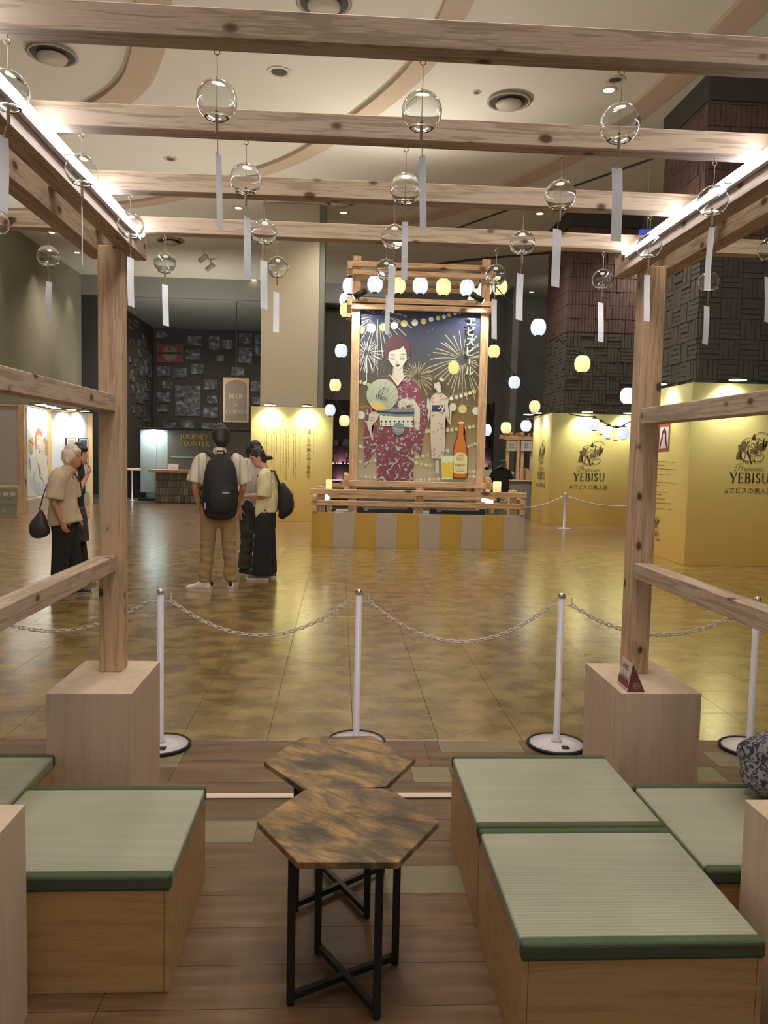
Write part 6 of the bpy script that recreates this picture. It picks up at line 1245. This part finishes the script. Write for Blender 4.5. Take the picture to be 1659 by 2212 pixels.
# --- man with the backpack, seen from behind
k = 1.0
R = thing('person', 'man in cream striped shirt and khaki trousers wearing a big black backpack, seen from behind', 'person', (0, 0, 0))
J = joints(k, elL=(-.25, -.04, 1.14), wrL=(-.22, .03, .93), elR=(.25, .02, 1.14), wrR=(.22, .16, 1.0), hiL=(-.10, 0, .88), knL=(-.125, .03, .48), anL=(-.15, -.01, .09), knR=(.105, .03, .48), anR=(.125, .02, .09))
hc = (.005, .02, 1.65); body(R, J, k, SKIN, hc, (-.35, 1, -.02), hn=((1, 0, 0), (-1, 0, 0))); face(R, hc, 1, SKIN, (-.35, 1, -.02))
SHIRT = stripes('striped_shirt', (198, 184, 162), ((124, 118, 128), (150, 124, 106)), .085)
bm = bm_new(); limb(bm, [(0, 0, .84, .175, .125), (0, -.005, 1.0, .17, .125), (0, -.008, 1.2, .185, .13), (0, -.01, 1.36, .19, .12), (0, 0, 1.44, .135, .085), (0, .0, 1.49, .072, .072)], blunt=(True, True))
for a in ('L', 'R'):
    S_, E_ = Vector(J['sh'+a]), Vector(J['el'+a]); sg = -1 if a == 'L' else 1
    limb(bm, [tuple(S_-Vector((sg*.05, 0, -.0)))+(.085,), tuple(S_+Vector((0, 0, -.02)))+(.088,), tuple(S_.lerp(E_, .5)+Vector((sg*.01, 0, 0)))+(.086,), tuple(S_.lerp(E_, .92)+Vector((sg*.015, 0, 0)))+(.090,)], blunt=(False, True))
solid('shirt', bm, SHIRT, R, .012, 2)
bm = bm_new(); limb(bm, [(0, -.01, 1.475, .076, .072), (0, .0, 1.505, .070, .068), (0, .004, 1.525, .066, .066)], blunt=(True, True)); solid('collar', bm, SHIRT, R, .008, 1)
KH = mat('khaki_cloth', (158, 130, 92), .9, noise=.08, nscale=12)
bm = bm_new(); limb(bm, [(0, -.005, .96, .155, .115), (0, -.012, .88, .165, .125), (0, -.01, .80, .15, .115)], blunt=(True, False))
for a, sg in (('L', -1), ('R', 1)):
    H_, K_, A_ = Vector(J['hi'+a]), Vector(J['kn'+a]), Vector(J['an'+a])
    limb(bm, [tuple(H_)+(.092, .11), tuple(H_.lerp(K_, .4))+(.090, .098), tuple(K_)+(.078, .082), tuple(K_.lerp(A_, .25))+(.074, .078), tuple(K_.lerp(A_, .5)+Vector((.008, 0, 0)))+(.070, .074), tuple(K_.lerp(A_, .72)-Vector((.006, 0, 0)))+(.071, .075), tuple(K_.lerp(A_, .86)+Vector((.004, 0, 0)))+(.066, .072), tuple(A_+Vector((0, 0, .01)))+(.068, .07)], blunt=(False, True))
o = solid('trousers', bm, KH, R, .012, 1)
for v in o.data.vertices:
    z = v.co.z
    if z < .55: v.co.y += .004*sin(z*75+v.co.x*14); v.co.x += .003*sin(z*58+1)
HAIR = mat('hair_black', (40, 34, 30), .55, noise=.2, nscale=60, stretch=(1, 1, .2))
def hair(root, hc, hf, k, kind, m):
    f = Vector(hf).normalized(); r = f.cross(Vector((0, 0, 1))).normalized(); u = r.cross(f); c = Vector(hc); P = lambda a, b, d: tuple(c+r*a*k+f*b*k+u*d*k); bm = bm_new()
    if kind == 'short':
        limb(bm, [P(0, -.045, -.078)+(.066*k, .040*k), P(0, -.045, -.045)+(.086*k, .062*k), P(0, -.026, .01)+(.098*k, .086*k), P(0, -.012, .05)+(.094*k, .096*k), P(0, -.006, .066)+(.080*k, .084*k)], side=tuple(r), n=20)
        limb(bm, [P(-.045, .055, .075)+(.026*k,), P(0, .068, .075)+(.028*k,), P(.045, .055, .075)+(.026*k,)], side=tuple(u))
    elif kind == 'bob':
        limb(bm, [P(0, -.03, -.12)+(.092*k, .075*k), P(0, -.03, -.07)+(.102*k, .092*k), P(0, -.018, .0)+(.098*k, .096*k), P(0, -.010, .055)+(.090*k, .098*k), P(0, -.006, .085)+(.072*k, .082*k)], side=tuple(r), n=22)
        limb(bm, [P(-.06, .05, .07)+(.034*k,), P(0, .082, .06)+(.028*k,), P(.06, .05, .07)+(.034*k,)], side=tuple(u))
    elif kind == 'bun':
        limb(bm, [P(0, -.045, -.05)+(.055*k, .05*k), P(0, -.024, .01)+(.082*k, .085*k), P(0, -.010, .055)+(.082*k, .094*k), P(0, -.006, .078)+(.068*k, .080*k)], side=tuple(r), n=20)
        limb(bm, [P(-.045, .05, .07)+(.024*k,), P(0, .066, .07)+(.024*k,), P(.045, .05, .07)+(.024*k,)], side=tuple(u))
        limb(bm, [P(0, -.085, -.03)+(.024*k,), P(0, -.13, -.05)+(.04*k, .03*k), P(0, -.165, -.07)+(.02*k, .014*k)], side=tuple(r))
    elif kind == 'white':
        limb(bm, [P(0, -.05, -.075)+(.06*k, .045*k), P(0, -.045, -.03)+(.086*k, .078*k), P(0, -.025, .02)+(.094*k, .098*k), P(0, -.012, .06)+(.090*k, .098*k), P(0, -.008, .085)+(.072*k, .082*k)], side=tuple(r), n=22)
        limb(bm, [P(-.045, .05, .065)+(.032*k,), P(0, .062, .07)+(.032*k,), P(.045, .05, .065)+(.032*k,)], side=tuple(u)); 
        for sg in (-1, 1): limb(bm, [P(sg*.075, -.03, .02)+(.016*k,), P(sg*.082, -.028, -.05)+(.018*k,)], n=8)
    o = solid('hair', bm, m, root, .007, 1); return o
hair(R, hc, (-.35, 1, -.02), 1.0, 'short', HAIR)
BP = mat('backpack_black', (30, 29, 29), .75, bump=.15, bscale=200)
bm = bm_new(); limb(bm, [(.02, -.225, .86, .170, .085), (.02, -.245, .98, .185, .11), (.02, -.24, 1.12, .182, .11), (.02, -.225, 1.27, .165, .095), (.02, -.20, 1.38, .135, .065), (.02, -.19, 1.43, .09, .045)], n=24); limb(bm, [(.03, -.335, .90, .11, .035), (.03, -.345, 1.0, .125, .04), (.03, -.33, 1.12, .115, .03)], n=18); PACK = solid('backpack', bm, BP, R, .011, 2)
for sg in (-1, 1):
    bm = bm_new(); tube(bm, [(.02+sg*.04, -.19, 1.42), (sg*.095, -.115, 1.475), (sg*.12, -.02, 1.495), (sg*.13, .08, 1.46), (sg*.13, .135, 1.33)], [(.034, .012)]*5, 10, True, (1, 0, 0)); o = link('strap', bm, BP, None, True); o.parent = PACK
    bm = bm_new(); tube(bm, [(sg*.17, -.2, 1.0), (sg*.205, -.1, 1.05), (sg*.19, .0, 1.10), (sg*.13, .14, 1.25)], [(.013, .004)]*4, 8, True, (0, 0, 1)); o = link('strap', bm, BP, None, True); o.parent = PACK
bm = bm_new(); tube(bm, [(-.02, -.2, 1.46), (-.01, -.2, 1.50), (.05, -.2, 1.50), (.06, -.2, 1.46)], .01, 8); o = link('grab_handle', bm, BP, None, True); o.parent = PACK
bm = bm_new(); box(bm, .045, .115, -.378, -.374, 1.065, 1.085); o = link('badge', bm, mat('badge_grey', (150, 146, 138), .5), None); o.parent = PACK
bm = bm_new(); box(bm, -.135, -.12, -.335, -.331, .90, .97); o = link('zip_tag', bm, mat('badge_grey', (150, 146, 138), .5), None); o.parent = PACK
SW_ = mat('sneaker_white', (206, 190, 172), .6); SB_ = mat('sneaker_black', (40, 36, 36), .6)
for a, (x, y, an) in (('L', (-.16, -.03, -1.25)), ('R', (.135, .02, .12))):
    bm = bm_new(); shoe(bm, x, y, an, 1.06); SHO = solid('shoe', bm, SW_, R, .008, 1); bm = bm_new(); sole(bm, x, y, an, 1.08); o = link('shoe_sole', bm, mat('sole_offwhite', (196, 176, 156), .6), None); o.parent = SHO
    d = Vector((sin(an), cos(an), 0)); c0 = Vector((x, y, .075))-d*.095; bm = bm_new(); ball(bm, c0+Vector((0, 0, .012)), (.024, .014, .03) if a == 'R' else (.014, .024, .03), 10, 8); o = link('heel_patch', bm, SB_, None, True); o.parent = SHO
place(R, -1.27, 8.5, radians(6))

# --- woman in the yellow cardigan
k = .885
R = thing('person', 'woman in pale yellow cardigan and wide black trousers looking down, hair in a low bun', 'person', (0, 0, 0))
J = joints(k, chest=(0, .0, 1.37*k), neck0=(0, .01, 1.46*k), neck1=(0, .05, 1.54*k), elL=(-.20*k, .0, 1.13*k), wrL=(-.07*k, .24, 1.10*k), elR=(.20*k, .0, 1.13*k), wrR=(.07*k, .24, 1.10*k), knL=(-.09*k, .015, .5*k), knR=(.09*k, -.01, .5*k), anL=(-.09*k, .03, .09*k), anR=(.09*k, -.02, .09*k))
hc = (0, .085, 1.615*k); hf = (0, 1, -.42); body(R, J, k, SKIN2, hc, hf, hands=(True, True), curl=(1, 1), hn=((0, -.3, 1), (0, -.3, 1))); face(R, hc, k, SKIN2, hf); hair(R, hc, hf, k, 'bun', HAIR)
bm = bm_new(); limb(bm, [(0, .01, .95*k, .135*k, .105*k), (0, .01, 1.1*k, .13*k, .105*k), (0, .02, 1.25*k, .15*k, .12*k), (0, .01, 1.36*k, .15*k, .10*k), (0, .01, 1.43*k, .08*k, .07*k)], blunt=(True, True)); solid('top', bm, mat('top_lavender', (168, 156, 158), .85), R, .010, 2)
CARD = mat('cardigan_yellow', (208, 194, 150), .9, noise=.05, nscale=20)
bm = bm_new(); limb(bm, [(0, -.055, .90*k, .165*k, .09*k), (0, -.055, 1.0*k, .168*k, .115*k), (0, -.045, 1.15*k, .165*k, .12*k), (0, -.03, 1.32*k, .18*k, .115*k), (0, -.02, 1.43*k, .13*k, .08*k), (0, -.01, 1.47*k, .07*k, .06*k)], blunt=(True, True), n=20)
for a, sg in (('L', -1), ('R', 1)):
    S_, E_ = Vector(J['sh'+a]), Vector(J['el'+a]); limb(bm, [tuple(S_-Vector((sg*.05, .01, 0)))+(.075,), tuple(S_-Vector((0, 0, .02)))+(.078,), tuple(S_.lerp(E_, .6))+(.088,), tuple(S_.lerp(E_, 1.05)+Vector((0, .01, 0)))+(.085,)], blunt=(False, True))
    limb(bm, [(sg*.10*k, .02, 1.1*k, .05, .07), (sg*.11*k, .05, .92*k, .04, .07), (sg*.11*k, .03, .80*k, .02, .045), (sg*.11*k, .02, .72*k, .008, .015)])
o = solid('cardigan', bm, CARD, R, .011, 1)
for v in o.data.vertices: v.co.y += .006*sin(v.co.z*26+v.co.x*50); v.co.x += .004*sin(v.co.z*34+v.co.y*30)
BLT = mat('trouser_black', (36, 33, 30), .9, noise=.1, nscale=14)
bm = bm_new(); limb(bm, [(0, 0, .97*k, .135*k, .105*k), (0, -.01, .86*k, .165*k, .13*k), (0, -.01, .7*k, .16*k, .13*k)], blunt=(True, False))
for sg, yo in ((-1, .03), (1, -.02)): limb(bm, [(sg*.085*k, 0, .84*k, .095*k, .12*k), (sg*.09*k, yo*.5, .5*k, .09*k, .125*k), (sg*.09*k, yo, .2*k, .092*k, .13*k), (sg*.09*k, yo, .075*k, .095*k, .135*k)], blunt=(False, True), n=20)
solid('trousers', bm, BLT, R, .012, 1)
bm = bm_new(); limb(bm, [(0, -.20, .86*k, .12, .05), (0, -.235, .95*k, .135, .095), (0, -.23, 1.1*k, .125, .09), (0, -.19, 1.24*k, .09, .05)], n=20); PACK = solid('backpack', bm, BP, R, .010, 2)
for sg in (-1, 1): bm = bm_new(); tube(bm, [(sg*.07, -.17, 1.24*k), (sg*.09, -.10, 1.44*k), (sg*.095, -.02, 1.475*k), (sg*.10, .085, 1.38*k), (sg*.12, .09, 1.2*k)], [(.02, .007)]*5, 8, True, (1, 0, 0)); o = link('strap', bm, BP, None, True); o.parent = PACK
GS = mat('sneaker_grey', (84, 76, 76), .7)
for x, y in ((-.09*k, .03), (.09*k, -.05)):
    bm = bm_new(); shoe(bm, x, y, 0, .92); SHO = solid('shoe', bm, GS, R, .008, 1); bm = bm_new(); sole(bm, x, y, 0, .96); o = link('shoe_sole', bm, mat('sole_pinkish', (204, 182, 168), .6), None); o.parent = SHO
    bm = bm_new()
    for q in range(3): tube(bm, [(x-.018, y+.045+.018*q, .087-.010*q), (x+.018, y+.045+.018*q, .087-.010*q)], .003, 6)
    o = link('laces', bm, mat('lace_white', (210, 206, 200), .8), None); o.parent = SHO
place(R, -.86, 9.36, radians(90))
p = Vector((-.86-.36, 9.36, 1.02)); t = thing('leaflet', 'small printed leaflet held by the woman in the yellow cardigan', 'leaflet', p); M = Matrix.Translation(p)@Matrix.Rotation(radians(20), 4, 'Y')
bx('sheet', (-.003, .003, -.055, .055, .0, .15), mat('leaflet_violet', (96, 78, 100), .5), t, bev=0, M=M); bx('header', (-.004, .004, -.055, .055, .151, .158), mat('leaflet_gold', (120, 100, 52), .5), t, bev=0, M=M)

# --- third visitor between the two, in white shirt and dark jeans
k = .97
R = thing('person', 'dark haired person in white shirt and ripped dark jeans, half hidden between the other two', 'person', (0, 0, 0))
J = joints(k, elR=(.23*k, .02, 1.12*k), wrR=(.235*k, .03, .84*k), neck1=(0, .04, 1.53*k), anL=(-.17, .02, .09*k), anR=(.15, .05, .09*k), knL=(-.14, .06, .48*k), knR=(.13, .07, .48*k), elL=(-.22*k, .02, 1.12*k), wrL=(-.12*k, .22, 1.05*k))
hc = (.02, .07, 1.60*k-.05); hf = (.25, 1, -.4); body(R, J, k, SKIN2, hc, hf, hn=((0, 0, 1), (-1, 0, 0))); face(R, hc, k, SKIN2, hf); hair(R, hc, hf, k, 'short', HAIR)
WS = mat('shirt_white', (206, 200, 196), .85)
bm = bm_new(); limb(bm, [(0, 0, .86*k, .165*k, .12*k), (0, 0, 1.05*k, .16*k, .12*k), (0, 0, 1.25*k, .175*k, .125*k), (0, 0, 1.38*k, .17*k, .11*k), (0, .01, 1.46*k, .08*k, .075*k)], blunt=(True, True))
for a in ('L', 'R'):
    S_, E_, W_ = Vector(J['sh'+a]), Vector(J['el'+a]), Vector(J['wr'+a]); limb(bm, [tuple(S_*.9+Vector((0, 0, .14*k)))+(.07,), tuple(S_)+(.078,), tuple(E_)+(.075,), tuple(E_.lerp(W_, .6))+(.07,), tuple(E_.lerp(W_, .86))+(.045,)], blunt=(False, True))
solid('shirt', bm, WS, R, .011, 1)
DJ = mat('jeans_dark', (58, 58, 58), .9, noise=.3, nscale=9)
bm = bm_new(); limb(bm, [(0, 0, .93*k, .14*k, .11*k), (0, -.01, .84*k, .16*k, .125*k), (0, -.01, .76*k, .14*k, .115*k)], blunt=(True, False))
for a in ('L', 'R'): H_, K_, A_ = Vector(J['hi'+a]), Vector(J['kn'+a]), Vector(J['an'+a]); limb(bm, [tuple(H_)+(.09, .105), tuple(K_)+(.08, .085), tuple(K_.lerp(A_, .5))+(.08, .08), tuple(K_.lerp(A_, .8))+(.086, .086), tuple(A_)+(.084, .084)], blunt=(False, True))
o = solid('jeans', bm, DJ, R, .012, 1)
for v in o.data.vertices:
    if v.co.z < .6: v.co.y += .005*sin(v.co.z*60+v.co.x*12)
for x, y in ((-.17, .02), (.15, .05)): bm = bm_new(); shoe(bm, x, y, .1, 1.0); SHO = solid('shoe', bm, SB_, R, .008, 1); bm = bm_new(); sole(bm, x, y, .1, 1.03); o = link('shoe_sole', bm, mat('sole_offwhite', (196, 176, 156), .6), None); o.parent = SHO
place(R, -1.08, 9.75, radians(-125))
q = R.location

# --- white haired woman
k = .875
R = thing('person', 'white haired woman in beige short sleeved shirt and black trousers with a dark shoulder bag', 'person', (0, 0, 0))
J = joints(k, chest=(0, .01, 1.37*k), neck0=(0, .03, 1.45*k), neck1=(0, .06, 1.52*k), elR=(.235*k, -.04, 1.12*k), wrR=(.24*k, .035, .88*k), elL=(-.22*k, .0, 1.12*k), wrL=(-.22*k, .07, .90*k), knL=(-.09*k, .036, .5*k), knR=(.09*k, -.024, .5*k), anL=(-.1*k, .06, .09*k), anR=(.1*k, -.045, .09*k))
hc = (0, .075, 1.605*k); hf = (.12, 1, .06); body(R, J, k, SKIN, hc, hf, hn=((0, 0, 1), (-1, .1, 0)), curl=(.6, .8)); face(R, hc, k, SKIN, hf); hair(R, hc, hf, k*1.03, 'white', mat('hair_white', (206, 186, 166), .7, noise=.1, nscale=50))
BE = mat('shirt_beige', (186, 164, 138), .9, noise=.05, nscale=16)
bm = bm_new(); limb(bm, [(0, .0, .84*k, .195*k, .19*k), (0, -.015, .95*k, .185*k, .175*k), (0, -.02, 1.1*k, .175*k, .155*k), (0, -.02, 1.25*k, .185*k, .145*k), (0, -.01, 1.37*k, .185*k, .12*k), (0, .015, 1.44*k, .12*k, .085*k), (0, .05, 1.49*k, .072*k, .068*k)], blunt=(True, True), n=22)
for a, sg in (('L', -1), ('R', 1)): S_, E_ = Vector(J['sh'+a]), Vector(J['el'+a]); limb(bm, [tuple(S_-Vector((sg*.05, 0, -.0)))+(.085,), tuple(S_+Vector((0, -.01, -.03)))+(.088,), tuple(S_.lerp(E_, .6)+Vector((sg*.01, 0, 0)))+(.084,), tuple(S_.lerp(E_, .95)+Vector((sg*.012, .005, 0)))+(.088,)], blunt=(False, True))
o = solid('shirt', bm, BE, R, .012, 1)
for v in o.data.vertices: v.co.y += .005*sin(v.co.z*20+v.co.x*34)
bm = bm_new(); limb(bm, [(0, .035, 1.455*k, .08*k, .078*k), (0, .06, 1.50*k, .073*k, .07*k)], blunt=(True, True)); solid('collar', bm, BE, R, .008, 1)
bm = bm_new(); limb(bm, [(0, 0, .95*k, .135*k, .11*k), (0, -.02, .84*k, .16*k, .135*k), (0, -.02, .74*k, .15*k, .13*k)], blunt=(True, False))
for a, yo in (('L', .06), ('R', -.04)): sg = -1 if a == 'L' else 1; limb(bm, [(sg*.085*k, 0, .84*k, .095*k, .12*k), (sg*.09*k, yo*.6, .5*k, .085*k, .10*k), (sg*.095*k, yo, .2*k, .082*k, .095*k), (sg*.1*k, yo, .08*k, .082*k, .092*k)], blunt=(False, True), n=18)
solid('trousers', bm, BLT, R, .012, 1)
for x, y in ((-.1*k, .06), (.1*k, -.05)): bm = bm_new(); shoe(bm, x, y, 0, .9); SHO = solid('shoe', bm, mat('shoe_darkgrey', (52, 48, 48), .7), R, .008, 1); bm = bm_new(); sole(bm, x, y, 0, .95); o = link('shoe_sole', bm, mat('sole_grey', (140, 132, 126), .6), None); o.parent = SHO
BG = mat('bag_leather', (62, 52, 50), .5)
bm = bm_new(); limb(bm, [(.06, -.22, .98*k, .02, .02), (.06, -.225, .9*k, .05, .06), (.06, -.24, .80*k, .065, .10), (.06, -.23, .73*k, .055, .10)], n=18); o = solid('shoulder_bag', bm, BG, R, .010, 1)
bm = bm_new(); tube(bm, [(.06, -.235, 1.0*k), (.09, -.175, 1.2*k), (.11, -.115, 1.36*k), (.11, -.02, 1.455*k), (.04, .08, 1.47*k), (-.06, .135, 1.3*k)], .006, 8); o = link('bag_strap', bm, BG, None, True); o.parent = R
place(R, -2.76, 8.15, radians(-90))

# --- woman with the dark bob, mostly behind the post
k = .885
R = thing('person', 'woman with dark bob, black top and flower patterned skirt, partly behind the left post', 'person', (0, 0, 0))
J = joints(k, elR=(.22*k, .06, 1.13*k), wrR=(.08*k, .15, 1.36*k), elL=(-.22*k, .0, 1.12*k), wrL=(-.17*k, .08, .92*k), knL=(-.09*k, .03, .48*k), knR=(.09*k, -.02, .48*k), anL=(-.09*k, .04, .09*k), anR=(.09*k, -.03, .09*k))
hc = (0, .055, 1.61*k); hf = (.25, 1, .05); body(R, J, k, SKIN2, hc, hf, hn=((0, 0, 1), (0, -1, .2)), curl=(.6, .8)); face(R, hc, k, SKIN2, hf); hair(R, hc, hf, k, 'bob', HAIR)
BT = mat('top_black', (34, 32, 32), .85)
bm = bm_new(); limb(bm, [(0, 0, .9*k, .16*k, .125*k), (0, -.01, 1.1*k, .155*k, .125*k), (0, -.01, 1.25*k, .17*k, .135*k), (0, 0, 1.37*k, .17*k, .11*k), (0, .01, 1.45*k, .075*k, .07*k)], blunt=(True, True))
for a, sg in (('L', -1), ('R', 1)): S_, E_ = Vector(J['sh'+a]), Vector(J['el'+a]); limb(bm, [tuple(S_-Vector((sg*.05, 0, 0)))+(.078,), tuple(S_)+(.08,), tuple(S_.lerp(E_, 1.0))+(.078,)], blunt=(False, True))
solid('top', bm, BT, R, .011, 1)
bm = bm_new(); limb(bm, [(0, 0, .98*k, .15*k, .12*k), (0, 0, .85*k, .18*k, .15*k), (0, 0, .68*k, .19*k, .165*k), (0, 0, .56*k, .195*k, .17*k)], blunt=(True, True), n=20); solid('skirt', bm, fleck('skirt_print', (48, 42, 44), (124, 112, 116), 22, .62), R, .011, 1)
bm = bm_new()
for sg, yo in ((-1, .04), (1, -.03)): limb(bm, [(sg*.085*k, 0, .7*k, .08*k, .1*k), (sg*.09*k, yo, .3*k, .08*k, .1*k), (sg*.09*k, yo, .09*k, .075*k, .09*k)], blunt=(False, True))
solid('trousers', bm, BLT, R, .012, 1)
for x, y in ((-.09*k, .04), (.09*k, -.04)): bm = bm_new(); shoe(bm, x, y, 0, .9); SHO = solid('shoe', bm, SB_, R, .008, 1); bm = bm_new(); sole(bm, x, y, 0, .95); o = link('shoe_sole', bm, mat('sole_grey', (140, 132, 126), .6), None); o.parent = SHO
place(R, -2.86, 8.72, radians(-84))
